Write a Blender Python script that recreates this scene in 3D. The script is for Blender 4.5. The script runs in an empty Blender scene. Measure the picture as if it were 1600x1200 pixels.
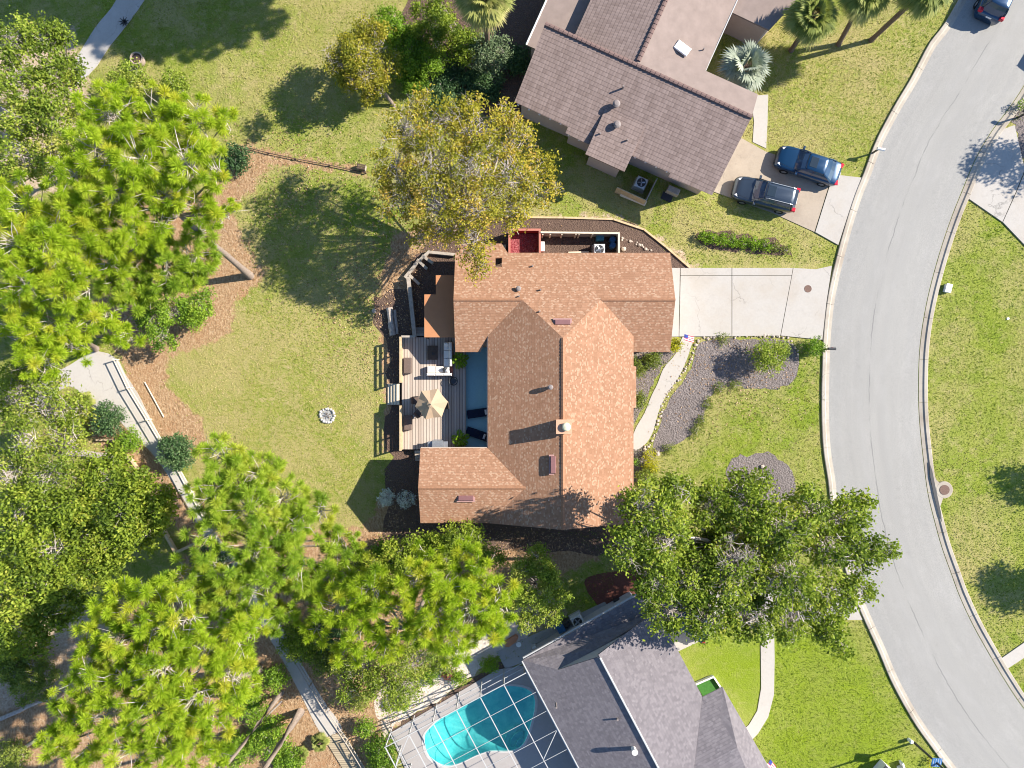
import bpy, bmesh, math, random
import numpy as np
from mathutils import Vector, Matrix
random.seed(7)
rng = np.random.default_rng(7)
scene = bpy.context.scene
C = scene.collection
PI = math.pi
# ---------------------------------------------------------------- camera, sky, sun, exposure
H = 52.0          # height of the drone above the ground
F = 1109.0        # focal length in photo pixels (1600 wide)
cam = bpy.data.objects.new("camera", bpy.data.cameras.new("camera"))
C.objects.link(cam)
cam.location = (0, 0, H)
cam.rotation_euler = (0, 0, 0)
cam.data.sensor_width = 36.0
cam.data.lens = 36.0 * F / 1600.0
cam.data.clip_start = 0.5
cam.data.clip_end = 3000
scene.camera = cam
SUN_EL, SUN_AZ = math.radians(34.5), math.radians(16.5)      # azimuth from +x towards +y
sunv = Vector((math.cos(SUN_EL) * math.cos(SUN_AZ), math.cos(SUN_EL) * math.sin(SUN_AZ), math.sin(SUN_EL)))
world = bpy.data.worlds.new("World")
scene.world = world
world.use_nodes = True
wn = world.node_tree.nodes
sky = wn.new("ShaderNodeTexSky")
sky.sky_type = 'NISHITA'
sky.sun_disc = False
sky.sun_elevation = SUN_EL
sky.sun_rotation = PI / 2 - SUN_AZ
sky.ozone_density = 5.0
sky.dust_density = 0.3
bg = wn["Background"]
bg.inputs["Strength"].default_value = 0.10
world.node_tree.links.new(sky.outputs[0], bg.inputs["Color"])
sl = bpy.data.lights.new("sun", 'SUN')
sl.energy = 5.0
sl.angle = math.radians(0.5)
sl.color = (1.0, 0.93, 0.82)
so = bpy.data.objects.new("sun", sl)
so.rotation_euler = sunv.to_track_quat('Z', 'Y').to_euler()
so.location = sunv * 100
C.objects.link(so)
scene.view_settings.view_transform = 'Standard'
scene.view_settings.look = 'None'
scene.view_settings.exposure = 1.2
scene.view_settings.gamma = 1.0
scene.view_settings.use_curve_mapping = False
try:
    scene.cycles.max_bounces = 6
    scene.cycles.filter_width = 1.05
    scene.cycles.transparent_max_bounces = 8
except Exception:
    pass


# ---------------------------------------------------------------- helpers
def P(px, py, z=0.0):
    k = (H - z) / F
    return Vector(((px - 800) * k, (600 - py) * k, z))


def P2(px, py, z=0.0):
    v = P(px, py, z)
    return (v.x, v.y)


class MB:
    def __init__(s):
        s.v, s.f = [], []

    def add(s, vs, fs):
        n = len(s.v)
        s.v += [tuple(q) for q in vs]
        s.f += [tuple(i + n for i in f) for f in fs]
        return s

    def box(s, c, d, rz=0.0, ry=0.0, rx=0.0):
        m = Matrix.Rotation(rz, 3, 'Z') @ Matrix.Rotation(ry, 3, 'Y') @ Matrix.Rotation(rx, 3, 'X')
        c = Vector(c)
        vs = [c + m @ Vector((x * d[0] / 2, y * d[1] / 2, z * d[2] / 2)) for x in (-1, 1) for y in (-1, 1) for z in (-1, 1)]
        return s.add(vs, [(0, 1, 3, 2), (4, 6, 7, 5), (0, 4, 5, 1), (2, 3, 7, 6), (0, 2, 6, 4), (1, 5, 7, 3)])

    def rbox(s, c, d, rz=0.0, b=0.04):
        """box with chamfered upper edges"""
        x, y, z = d[0] / 2, d[1] / 2, d[2] / 2
        m = Matrix.Rotation(rz, 3, 'Z')
        c = Vector(c)
        rings = [(x - b, y - b, -z), (x, y, -z + b), (x, y, z - b), (x - b, y - b, z)]
        vs = []
        for (a, q, h) in rings:
            vs += [c + m @ Vector(t) for t in ((-a, -q, h), (a, -q, h), (a, q, h), (-a, q, h))]
        fs = [(3, 2, 1, 0), (12, 13, 14, 15)]
        for r in range(3):
            for i in range(4):
                j = (i + 1) % 4
                fs.append((r * 4 + i, r * 4 + j, r * 4 + 4 + j, r * 4 + 4 + i))
        return s.add(vs, fs)

    def prism(s, poly, z0, z1):
        a = sum(poly[i][0] * poly[(i + 1) % len(poly)][1] - poly[(i + 1) % len(poly)][0] * poly[i][1] for i in range(len(poly)))
        if a < 0:
            poly = poly[::-1]
        n = len(poly)
        vs = [(p[0], p[1], z0) for p in poly] + [(p[0], p[1], z1) for p in poly]
        fs = [tuple(range(n, 2 * n)), tuple(range(n - 1, -1, -1))]
        fs += [(i, (i + 1) % n, n + (i + 1) % n, n + i) for i in range(n)]
        return s.add(vs, fs)

    def tube(s, pts, rad, n=6, caps=True):
        pts = [Vector(p) for p in pts]
        if not hasattr(rad, '__len__'):
            rad = [rad] * len(pts)
        vs, fs = [], []
        for i, p in enumerate(pts):
            d = (pts[min(i + 1, len(pts) - 1)] - pts[max(i - 1, 0)])
            d = d.normalized() if d.length > 1e-9 else Vector((0, 0, 1))
            a = d.cross(Vector((0, 0, 1)))
            if a.length < 1e-3:
                a = Vector((1, 0, 0))
            a.normalize()
            b = d.cross(a)
            for k in range(n):
                t = 2 * PI * k / n
                vs.append(p + (a * math.cos(t) + b * math.sin(t)) * rad[i])
        for i in range(len(pts) - 1):
            for k in range(n):
                fs.append((i * n + k, i * n + (k + 1) % n, (i + 1) * n + (k + 1) % n, (i + 1) * n + k))
        if caps:
            fs.append(tuple(range(n - 1, -1, -1)))
            fs.append(tuple(range((len(pts) - 1) * n, len(pts) * n)))
        return s.add(vs, fs)

    def lathe(s, prof, c=(0, 0, 0), n=20):
        vs, fs = [], []
        for (r, z) in prof:
            for k in range(n):
                t = 2 * PI * k / n
                vs.append((c[0] + r * math.cos(t), c[1] + r * math.sin(t), c[2] + z))
        for i in range(len(prof) - 1):
            for k in range(n):
                fs.append((i * n + k, i * n + (k + 1) % n, (i + 1) * n + (k + 1) % n, (i + 1) * n + k))
        return s.add(vs, fs)

    def rock(s, c, r, seed=None, flat=0.7):
        bm = bmesh.new()
        bmesh.ops.create_icosphere(bm, subdivisions=1, radius=1)
        vs = []
        for v in bm.verts:
            k = random.uniform(0.75, 1.15)
            vs.append((c[0] + v.co.x * r * k, c[1] + v.co.y * r * k, c[2] + v.co.z * r * k * flat))
        fs = [tuple(v.index for v in f.verts) for f in bm.faces]
        bm.free()
        return s.add(vs, fs)

    def build(s, name, mat, parent=None, origin=None, smooth=False, bevel=0):
        if origin is None:
            origin = Vector(parent.location) if parent is not None and parent.get('_world') else Vector((0, 0, 0))
        o3 = Vector(origin)
        me = bpy.data.meshes.new(name)
        me.from_pydata([(a - o3.x, b - o3.y, c - o3.z) for (a, b, c) in s.v], [], s.f)
        me.materials.append(mat)
        if smooth:
            me.polygons.foreach_set('use_smooth', [True] * len(me.polygons))
        me.update()
        ob = bpy.data.objects.new(name, me)
        C.objects.link(ob)
        if parent is not None:
            ob.parent = parent
        else:
            ob.location = o3
        if bevel:
            m = ob.modifiers.new('bevel', 'BEVEL')
            m.width = bevel
            m.segments = 2
            m.limit_method = 'ANGLE'
        return ob


def tag(o, label=None, cat=None, group=None, kind=None):
    if label:
        o['label'] = label
    if cat:
        o['category'] = cat
    if group:
        o['group'] = group
    if kind:
        o['kind'] = kind
    return o


def thing(name, label, cat, loc=(0, 0, 0), group=None, rz=0.0):
    """Empty at a thing's base. rz == 0: its parts are given in world coordinates"""
    o = bpy.data.objects.new(name, None)
    C.objects.link(o)
    o.location = loc
    o.rotation_euler = (0, 0, rz)
    o.empty_display_size = 0.3
    tag(o, label, cat, group)
    return o


def off(mb, loc):
    """shift a builder's points so that a part may be given in world coordinates"""
    mb.v = [(a - loc[0], b - loc[1], c - loc[2]) for (a, b, c) in mb.v]
    return mb


def part(mb, name, mat, t, smooth=False, bevel=0):
    """a part given in world coordinates under an unrotated thing or part"""
    loc = Vector((0, 0, 0))
    q = t
    while q is not None:
        loc += Vector(q.location)
        q = q.parent
    return off(mb, loc).build(name, mat, t, origin=(0, 0, 0), smooth=smooth, bevel=bevel)


def solo(mb, name, mat, label, cat, loc=None, group=None, smooth=False, bevel=0):
    """a thing that is one mesh; points in world coordinates"""
    if loc is None:
        a = np.array(mb.v)
        loc = (float(a[:, 0].mean()), float(a[:, 1].mean()), float(a[:, 2].min()))
    return tag(mb.build(name, mat, None, origin=loc, smooth=smooth, bevel=bevel), label, cat, group)


def struct(mb, name, mat, smooth=False):
    return tag(mb.build(name, mat, None, smooth=smooth), kind='structure')


def np_mesh(name, verts, faces, mat, parent=None, loc=(0, 0, 0), tint=None, smooth=False):
    verts = np.asarray(verts, dtype=np.float32).reshape(-1, 3)
    faces = np.asarray(faces, dtype=np.int32)
    k = faces.shape[1]
    me = bpy.data.meshes.new(name)
    me.vertices.add(len(verts))
    me.vertices.foreach_set('co', verts.ravel())
    me.loops.add(faces.size)
    me.loops.foreach_set('vertex_index', faces.ravel())
    me.polygons.add(len(faces))
    me.polygons.foreach_set('loop_start', np.arange(0, faces.size, k, dtype=np.int32))
    try:
        me.polygons.foreach_set('loop_total', np.full(len(faces), k, dtype=np.int32))
    except Exception:
        pass
    if smooth:
        me.polygons.foreach_set('use_smooth', np.ones(len(faces), dtype=bool))
    me.update(calc_edges=True)
    if tint is not None:
        at = me.attributes.new('tint', 'FLOAT', 'FACE')
        at.data.foreach_set('value', np.asarray(tint, dtype=np.float32))
    me.materials.append(mat)
    ob = bpy.data.objects.new(name, me)
    C.objects.link(ob)
    if parent is not None:
        ob.parent = parent
    else:
        ob.location = loc
    return ob


def jitter_poly(pts, step=0.35, amp=0.08):
    """smooth the corners of an outline (Catmull-Rom) and roughen it, as a planted edge is"""
    n = len(pts)
    out = []
    for i in range(n):
        p0, p1, p2, p3 = [np.array(pts[(i + k) % n][:2]) for k in (-1, 0, 1, 2)]
        m = max(1, int(np.linalg.norm(p2 - p1) / step))
        for j in range(m):
            t = j / m
            q = 0.5 * ((2 * p1) + (-p0 + p2) * t + (2 * p0 - 5 * p1 + 4 * p2 - p3) * t * t + (-p0 + 3 * p1 - 3 * p2 + p3) * t ** 3)
            out.append(tuple(q + rng.normal(0, amp, 2)))
    return out


def smooth_line(pts, step=0.5):
    out = []
    n = len(pts)
    for i in range(n - 1):
        p0, p1, p2, p3 = [np.array(pts[min(max(i + k, 0), n - 1)]) for k in (-1, 0, 1, 2)]
        m = max(1, int(np.linalg.norm(p2 - p1) / step))
        for j in range(m):
            t = j / m
            out.append(tuple(0.5 * ((2 * p1) + (-p0 + p2) * t + (2 * p0 - 5 * p1 + 4 * p2 - p3) * t * t + (-p0 + 3 * p1 - 3 * p2 + p3) * t ** 3)))
    out.append(tuple(pts[-1]))
    return out


# ---------------------------------------------------------------- materials
class N:
    """small node-graph writer"""
    def __init__(s, name):
        s.m = bpy.data.materials.new(name)
        s.m.use_nodes = True
        s.t = s.m.node_tree
        s.n = s.t.nodes
        s.b = s.n["Principled BSDF"]
        s.out = s.n["Material Output"]
        s._pos = None

    def link(s, a, b):
        s.t.links.new(a, b)

    def pos(s):
        if s._pos is None:
            s._pos = s.n.new("ShaderNodeNewGeometry").outputs["Position"]
        return s._pos

    def uv(s):
        return s.n.new("ShaderNodeUVMap").outputs[0]

    def mapping(s, vec, scale=(1, 1, 1), rot=(0, 0, 0)):
        k = s.n.new("ShaderNodeMapping")
        k.inputs["Scale"].default_value = scale
        k.inputs["Rotation"].default_value = rot
        s.link(vec, k.inputs["Vector"])
        return k.outputs[0]

    def noise(s, scale, detail=3, rough=0.6, vec=None, dist=0.0):
        k = s.n.new("ShaderNodeTexNoise")
        k.inputs["Scale"].default_value = scale
        k.inputs["Detail"].default_value = detail
        k.inputs["Roughness"].default_value = rough
        k.inputs["Distortion"].default_value = dist
        s.link(vec if vec is not None else s.pos(), k.inputs["Vector"])
        return k.outputs["Fac"]

    def voro(s, scale, vec=None, feature='F1', out="Distance"):
        k = s.n.new("ShaderNodeTexVoronoi")
        k.feature = feature
        k.inputs["Scale"].default_value = scale
        s.link(vec if vec is not None else s.pos(), k.inputs["Vector"])
        return k.outputs[out]

    def ramp(s, fac, stops, interp='LINEAR'):
        k = s.n.new("ShaderNodeValToRGB")
        k.color_ramp.interpolation = interp
        e = k.color_ramp.elements
        while len(e) < len(stops):
            e.new(0.5)
        for el, (p, c) in zip(e, stops):
            el.position = p
            el.color = (c, c, c, 1) if not hasattr(c, '__len__') else (c[0], c[1], c[2], 1)
        s.link(fac, k.inputs[0])
        return k.outputs[0]

    def mix(s, fac, a, b, mode='MIX'):
        k = s.n.new("ShaderNodeMix")
        k.data_type = 'RGBA'
        k.blend_type = mode
        for sock, val in ((k.inputs["Factor"], fac), (k.inputs[6], a), (k.inputs[7], b)):
            if hasattr(val, 'is_linked'):
                s.link(val, sock)
            elif hasattr(val, '__len__'):
                sock.default_value = (val[0], val[1], val[2], 1)
            else:
                sock.default_value = val
        return k.outputs[2]

    def math(s, op, a, b=0.0, clamp=False):
        k = s.n.new("ShaderNodeMath")
        k.operation = op
        k.use_clamp = clamp
        for sock, val in ((k.inputs[0], a), (k.inputs[1], b)):
            if hasattr(val, 'is_linked'):
                s.link(val, sock)
            else:
                sock.default_value = val
        return k.outputs[0]

    def attr(s, name, out="Fac"):
        k = s.n.new("ShaderNodeAttribute")
        k.attribute_name = name
        return k.outputs[out]

    def bump(s, h, strength=0.5, dist=0.05):
        k = s.n.new("ShaderNodeBump")
        k.inputs["Strength"].default_value = strength
        k.inputs["Distance"].default_value = dist
        s.link(h, k.inputs["Height"])
        s.link(k.outputs[0], s.b.inputs["Normal"])

    def color(s, c):
        if hasattr(c, 'is_linked'):
            s.link(c, s.b.inputs["Base Color"])
        else:
            s.b.inputs["Base Color"].default_value = (c[0], c[1], c[2], 1)

    def rough(s, r, spec=0.3, metal=0.0):
        s.b.inputs["Roughness"].default_value = r
        s.b.inputs["Specular IOR Level"].default_value = spec
        s.b.inputs["Metallic"].default_value = metal
        return s.m


def mat_plain(name, c, r=0.7, spec=0.3, metal=0.0, var=0.12, scale=6.0, bump=0.0):
    g = N(name)
    n = g.noise(scale, 4)
    g.color(g.mix(n, tuple(max(0, x * (1 - var * 2)) for x in c), tuple(min(1, x * (1 + var * 2)) for x in c)))
    if bump:
        g.bump(g.noise(scale * 5, 3), bump, 0.02)
    return g.rough(r, spec, metal)


def mat_mulch(name, cols, scale=9.0, bump=0.8):
    g = N(name)
    v = g.voro(scale * 1.6, vec=g.mapping(g.pos(), (1, 0.55, 1), (0, 0, 0.6)), out="Color")
    n = g.noise(scale * 0.1, 4)
    f = g.noise(scale * 2.2, 4, 0.7)
    c = g.ramp(f, [(0.3, cols[0]), (0.5, cols[1]), (0.68, cols[2])])
    c = g.mix(g.math('MULTIPLY', v, 0.35), c, cols[2])
    c = g.mix(g.ramp(n, [(0.4, 0.0), (0.7, 0.6)]), c, cols[1])
    g.color(c)
    g.bump(g.math('ADD', f, g.voro(scale * 1.6)), bump, 0.06)
    return g.rough(0.95, 0.1)


def mat_concrete(name, c, stain=(0.3, 0.24, 0.17), amt=0.35, crack=True, spec=0.2):
    g = N(name)
    n1 = g.noise(0.35, 5, 0.65)
    n2 = g.noise(7.0, 4, 0.7)
    n3 = g.noise(1.6, 5, 0.7, dist=0.6)
    a = g.mix(n2, tuple(x * 0.86 for x in c), tuple(min(1, x * 1.08) for x in c))
    a = g.mix(g.math('MULTIPLY', g.ramp(n1, [(0.45, 0.0), (0.75, 1.0)]), amt), a, stain)
    a = g.mix(g.math('MULTIPLY', g.ramp(n3, [(0.55, 0.0), (0.8, 1.0)]), amt * 0.6), a, tuple(x * 0.6 for x in c))
    if crack:
        wob = g.n.new("ShaderNodeVectorMath")
        wob.operation = 'ADD'
        k = g.n.new("ShaderNodeTexNoise")
        k.inputs["Scale"].default_value = 1.3
        k.inputs["Detail"].default_value = 4
        g.link(g.pos(), k.inputs["Vector"])
        g.link(g.pos(), wob.inputs[0])
        g.link(k.outputs["Color"], wob.inputs[1])
        d = g.voro(0.22, vec=wob.outputs[0], feature='DISTANCE_TO_EDGE')
        line = g.ramp(d, [(0.0, 1.0), (0.006, 0.0)])
        vis = g.ramp(g.noise(0.25, 2), [(0.48, 0.0), (0.6, 0.7)])
        a = g.mix(g.math('MULTIPLY', line, vis), a, tuple(x * 0.4 for x in c))
    g.color(a)
    g.bump(n2, 0.15, 0.02)
    return g.rough(0.9, spec)


def mat_leaf(name, cols, trans=0.35, rough=0.6, spec=0.25):
    """leaf colours spread by the per-leaf attribute tint"""
    g = N(name)
    t = g.attr('tint')
    n = len(cols)
    c = g.ramp(t, [(i / max(1, n - 1), cc) for i, cc in enumerate(cols)])
    g.color(c)
    g.rough(rough, spec)
    tr = g.n.new("ShaderNodeBsdfTranslucent")
    g.link(g.mix(0.6, c, (0.9, 1.0, 0.25), 'MULTIPLY'), tr.inputs["Color"])
    mx = g.n.new("ShaderNodeMixShader")
    mx.inputs[0].default_value = trans
    g.link(g.b.outputs[0], mx.inputs[1])
    g.link(tr.outputs[0], mx.inputs[2])
    g.link(mx.outputs[0], g.out.inputs["Surface"])
    return g.m


def mat_shingle(name, c0, c1, fleck, fl=0.82, rowh=0.19, roww=0.32, bump=0.8, blot=0.25):
    g = N(name)
    uv = g.uv()
    k = g.n.new("ShaderNodeTexBrick")
    k.offset = 0.5
    k.inputs["Color1"].default_value = (0, 0, 0, 1)
    k.inputs["Color2"].default_value = (1, 1, 1, 1)
    k.inputs["Mortar"].default_value = (0.3, 0.3, 0.3, 1)
    k.inputs["Scale"].default_value = 1.0
    k.inputs["Mortar Size"].default_value = 0.0
    k.inputs["Bias"].default_value = 0.0
    k.inputs["Brick Width"].default_value = roww
    k.inputs["Row Height"].default_value = rowh
    g.link(uv, k.inputs["Vector"])
    r = k.outputs["Color"]
    base = g.mix(r, c0, c1)
    w = g.noise(0.5, 4)
    base = g.mix(g.math('MULTIPLY', g.ramp(w, [(0.4, 0), (0.7, 1)]), blot), base, tuple(x * 0.75 for x in c0))
    # the granule blend of single tabs gives the pale flecks
    k2 = g.n.new("ShaderNodeTexBrick")
    k2.offset = 0.37
    k2.inputs["Color1"].default_value = (0, 0, 0, 1)
    k2.inputs["Color2"].default_value = (1, 1, 1, 1)
    k2.inputs["Scale"].default_value = 1.0
    k2.inputs["Mortar Size"].default_value = 0.0
    k2.inputs["Brick Width"].default_value = roww * 0.8
    k2.inputs["Row Height"].default_value = rowh / 2
    g.link(uv, k2.inputs["Vector"])
    fk = g.ramp(k2.outputs["Color"], [(fl, 0.0), (fl + 0.06, 1.0)])
    gr = g.noise(18.0, 2)
    c = g.mix(g.math('MULTIPLY', fk, g.ramp(gr, [(0.3, 0.25), (0.6, 1.0)])), base, fleck)
    c = g.mix(g.ramp(g.noise(30.0, 2), [(0.35, 0.25), (0.65, 0.0)]), c, tuple(x * 0.5 for x in c0))
    g.color(c)
    sx = g.n.new("ShaderNodeSeparateXYZ")
    g.link(uv, sx.inputs[0])
    saw = g.math('FRACT', g.math('DIVIDE', sx.outputs[1], rowh))
    hgt = g.math('ADD', g.math('MULTIPLY', g.math('SUBTRACT', 1.0, saw), 0.7), g.math('MULTIPLY', r, 0.4))
    g.bump(hgt, bump, 0.035)
    return g.rough(0.92, 0.15)


def mat_tile(name, c0, c1, gap, rowh=0.36, roww=0.26):
    g = N(name)
    uv = g.uv()
    k = g.n.new("ShaderNodeTexBrick")
    k.offset = 0.0
    k.inputs["Color1"].default_value = (0, 0, 0, 1)
    k.inputs["Color2"].default_value = (1, 1, 1, 1)
    k.inputs["Scale"].default_value = 1.0
    k.inputs["Mortar Size"].default_value = 0.0
    k.inputs["Mortar Smooth"].default_value = 0.5
    k.inputs["Brick Width"].default_value = roww
    k.inputs["Row Height"].default_value = rowh
    k.inputs["Mortar"].default_value = (0.5, 0.5, 0.5, 1)
    g.link(uv, k.inputs["Vector"])
    base = g.mix(k.outputs["Color"], c0, c1)
    w = g.noise(1.2, 5, 0.7, vec=g.mapping(uv, (1.6, 0.25, 1)))
    base = g.mix(g.ramp(w, [(0.45, 0.0), (0.75, 0.6)]), base, tuple(min(1, x * 1.3) for x in c1))
    base = g.mix(g.math('MULTIPLY', g.noise(0.7, 4), 0.4), base, c0)
    sx = g.n.new("ShaderNodeSeparateXYZ")
    g.link(uv, sx.inputs[0])
    saw = g.math('FRACT', g.math('DIVIDE', sx.outputs[1], rowh))
    lap = g.ramp(saw, [(0.0, 0.75), (0.16, 0.0)])
    base = g.mix(lap, base, gap)
    g.color(base)
    barrel = g.math('ABSOLUTE', g.math('SINE', g.math('MULTIPLY', sx.outputs[0], PI / roww)))
    g.bump(g.math('ADD', g.math('MULTIPLY', barrel, 0.15), g.math('SUBTRACT', 1.0, saw)), 0.7, 0.05)
    return g.rough(0.85, 0.2)


def mat_boards(name, cols, width=0.14, axis=0, gap=(0.05, 0.04, 0.035)):
    g = N(name)
    sx = g.n.new("ShaderNodeSeparateXYZ")
    g.link(g.pos(), sx.inputs[0])
    q = g.math('DIVIDE', sx.outputs[axis], width)
    fr = g.math('FRACT', q)
    idx = g.math('FLOOR', q)
    wn_ = g.n.new("ShaderNodeTexWhiteNoise")
    wn_.noise_dimensions = '1D'
    g.link(idx, wn_.inputs["W"])
    c = g.ramp(wn_.outputs["Value"], [(0.0, cols[0]), (0.5, cols[1]), (1.0, cols[2])])
    sc = (0.6, 0.6, 0.6)
    grain = g.noise(6.0, 5, 0.7, vec=g.mapping(g.pos(), (6, 0.5, 1) if axis == 0 else (0.5, 6, 1)))
    c = g.mix(g.ramp(grain, [(0.35, 0.5), (0.65, 0.0)]), c, cols[0])
    edge = g.math('ABSOLUTE', g.math('SUBTRACT', fr, 0.5))
    c = g.mix(g.ramp(edge, [(0.38, 0.0), (0.46, 0.9)]), c, gap)
    g.color(c)
    g.bump(g.ramp(edge, [(0.42, 1.0), (0.47, 0.0)]), 0.6, 0.02)
    return g.rough(0.85, 0.2)


def mat_car(name, c):
    g = N(name)
    g.color(c)
    g.rough(0.28, 0.5, 0.35)
    g.b.inputs["Coat Weight"].default_value = 0.8
    g.b.inputs["Coat Roughness"].default_value = 0.06
    return g.m


def mat_glass(name, c=(0.02, 0.03, 0.04)):
    g = N(name)
    g.color(c)
    return g.rough(0.06, 0.7)


M = {}
M['roof'] = mat_shingle('brown_shingle', (0.29, 0.155, 0.092), (0.36, 0.20, 0.125), (0.43, 0.285, 0.195), 0.78, 0.19, 0.17, 1.0)
M['greyroof'] = mat_shingle('grey_shingle', (0.15, 0.135, 0.145), (0.205, 0.185, 0.195), (0.22, 0.20, 0.21), 0.9, 0.2, 0.2, 0.9)
M['tile'] = mat_tile('mauve_roof_tile', (0.175, 0.13, 0.115), (0.245, 0.187, 0.168), (0.09, 0.063, 0.056), 0.27, 0.22)
M['ridge_tile'] = mat_tile('ridge_tile', (0.27, 0.18, 0.155), (0.38, 0.27, 0.235), (0.1, 0.065, 0.06), 0.3, 0.3)
M['awning'] = mat_plain('brown_awning', (0.42, 0.19, 0.09), 0.7, 0.2, var=0.05, scale=2)
M['flatroof'] = mat_plain('pink_flat_roof', (0.235, 0.185, 0.163), 0.9, 0.1, var=0.12, scale=1.5)
M['stucco'] = mat_plain('pink_stucco', (0.46, 0.36, 0.31), 0.95, 0.1, var=0.05, scale=3, bump=0.1)
M['tan_wall'] = mat_plain('tan_siding', (0.40, 0.28, 0.19), 0.9, 0.15, var=0.06, scale=3)
M['grey_wall'] = mat_plain('grey_stucco', (0.45, 0.43, 0.42), 0.95, 0.1, var=0.05, scale=3)
M['trim'] = mat_plain('white_trim', (0.75, 0.72, 0.68), 0.6, 0.3, var=0.04)
M['white'] = mat_plain('white_paint', (0.8, 0.79, 0.76), 0.45, 0.4, var=0.03)
M['darkmetal'] = mat_plain('dark_metal', (0.03, 0.03, 0.032), 0.5, 0.5, var=0.1)
M['vent'] = mat_plain('mauve_vent_metal', (0.18, 0.085, 0.085), 0.55, 0.4, var=0.08)
M['pipe'] = mat_plain('grey_pipe', (0.2, 0.17, 0.16), 0.6, 0.3)
M['brick'] = mat_plain('chimney_stucco', (0.52, 0.30, 0.20), 0.9, 0.1, var=0.1, scale=8)
M['cream'] = mat_plain('cream_cap', (0.62, 0.60, 0.42), 0.5, 0.4, var=0.05)
M['glass'] = mat_glass('dark_glass')
M['carglass'] = mat_glass('car_glass', (0.03, 0.06, 0.11))
M['concrete'] = mat_concrete('driveway_concrete', (0.40, 0.372, 0.338), (0.34, 0.285, 0.22), 0.5)
M['concrete2'] = mat_concrete('stained_concrete', (0.36, 0.30, 0.235), (0.22, 0.175, 0.14), 0.7)
M['concrete3'] = mat_concrete('path_concrete', (0.42, 0.39, 0.353), (0.36, 0.31, 0.255), 0.4)
M['patio'] = mat_concrete('patio_concrete_shade_tint', (0.34, 0.56, 0.58), (0.28, 0.44, 0.47), 0.3, crack=False)  # concrete tinted blue: the bluish shade of the house is put into its colour
M['pooldeck'] = mat_concrete('pool_deck_concrete', (0.325, 0.30, 0.287), (0.29, 0.26, 0.245), 0.4, crack=False)
M['kerb'] = mat_concrete('kerb_concrete', (0.40, 0.36, 0.30), (0.25, 0.20, 0.155), 0.85)
M['mulch'] = mat_mulch('grey_brown_mulch', [(0.06, 0.05, 0.047), (0.145, 0.122, 0.114), (0.30, 0.258, 0.24)], 5)
M['soil'] = mat_mulch('dark_soil', [(0.045, 0.030, 0.026), (0.105, 0.07, 0.056), (0.2, 0.135, 0.1)], 8)
M['redmulch'] = mat_mulch('red_rubber_mulch', [(0.06, 0.01, 0.014), (0.24, 0.045, 0.055), (0.42, 0.2, 0.2)], 5)
M['sand'] = mat_mulch('pale_gravel', [(0.3, 0.24, 0.19), (0.5, 0.42, 0.35), (0.72, 0.66, 0.58)], 6, 0.5)
M['redpaint'] = mat_plain('red_painted_wood', (0.36, 0.035, 0.03), 0.7, 0.2, var=0.1)
M['redcap'] = mat_plain('faded_red_rail', (0.42, 0.16, 0.12), 0.8, 0.2)
M['timber'] = mat_plain('weathered_timber', (0.50, 0.37, 0.22), 0.85, 0.15, var=0.2, scale=4)
M['alu'] = mat_plain('white_aluminium', (0.40, 0.40, 0.40), 0.5, 0.3, var=0.03)
M['greywood'] = mat_plain('grey_wood', (0.36, 0.31, 0.26), 0.9, 0.1, var=0.22, scale=5)
M['palewood'] = mat_plain('pale_wood', (0.62, 0.53, 0.40), 0.8, 0.2, var=0.12, scale=4)
M['darkwood'] = mat_plain('dark_wood', (0.09, 0.06, 0.045), 0.85, 0.2, var=0.2)
M['log'] = mat_plain('bleached_log', (0.36, 0.31, 0.27), 0.95, 0.1, var=0.3, scale=7, bump=0.6)
M['deck'] = mat_boards('deck_boards', [(0.36, 0.29, 0.24), (0.45, 0.375, 0.315), (0.52, 0.445, 0.375)], 0.2, 0)
M['boardwalk'] = mat_boards('boardwalk_boards', [(0.3, 0.24, 0.16), (0.38, 0.31, 0.21), (0.44, 0.36, 0.25)], 0.16, 1)
M['stone'] = mat_plain('pale_stone', (0.42, 0.35, 0.29), 0.9, 0.15, var=0.2, scale=5)
M['greystone'] = mat_plain('grey_stone', (0.45, 0.42, 0.39), 0.9, 0.15, var=0.25, scale=5)
M['ash'] = mat_plain('grey_ash', (0.32, 0.32, 0.32), 1.0, 0.0, var=0.3, scale=6)
M['bark'] = mat_plain('grey_bark', (0.24, 0.19, 0.155), 0.95, 0.1, var=0.3, scale=9, bump=0.6)
M['twig'] = mat_plain('pale_twig', (0.46, 0.40, 0.36), 0.9, 0.1, var=0.25, scale=9)
M['darkbark'] = mat_plain('dark_bark', (0.12, 0.09, 0.07), 0.95, 0.1, var=0.3, scale=9)
M['palmtrunk'] = mat_plain('palm_trunk', (0.17, 0.125, 0.09), 0.95, 0.1, var=0.25, scale=10, bump=0.5)
M['canvas'] = mat_plain('tan_canvas', (0.40, 0.29, 0.195), 0.85, 0.15, var=0.05, scale=2)
M['cushion_white'] = mat_plain('white_cushion', (0.72, 0.66, 0.60), 0.9, 0.1, var=0.05)
M['cushion_grey'] = mat_plain('grey_cushion', (0.34, 0.33, 0.32), 0.9, 0.1, var=0.06)
M['wicker'] = mat_plain('brown_wicker', (0.13, 0.095, 0.08), 0.8, 0.2, var=0.25, scale=20)
M['redframe'] = mat_plain('red_brown_frame', (0.25, 0.09, 0.06), 0.7, 0.3)
M['navy'] = mat_plain('navy_sling', (0.012, 0.018, 0.04), 0.8, 0.2)
M['steel'] = mat_plain('grey_steel', (0.36, 0.37, 0.39), 0.35, 0.5, 0.6, var=0.1)
M['blueplastic'] = mat_plain('blue_plastic', (0.03, 0.11, 0.24), 0.5, 0.4)
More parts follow.
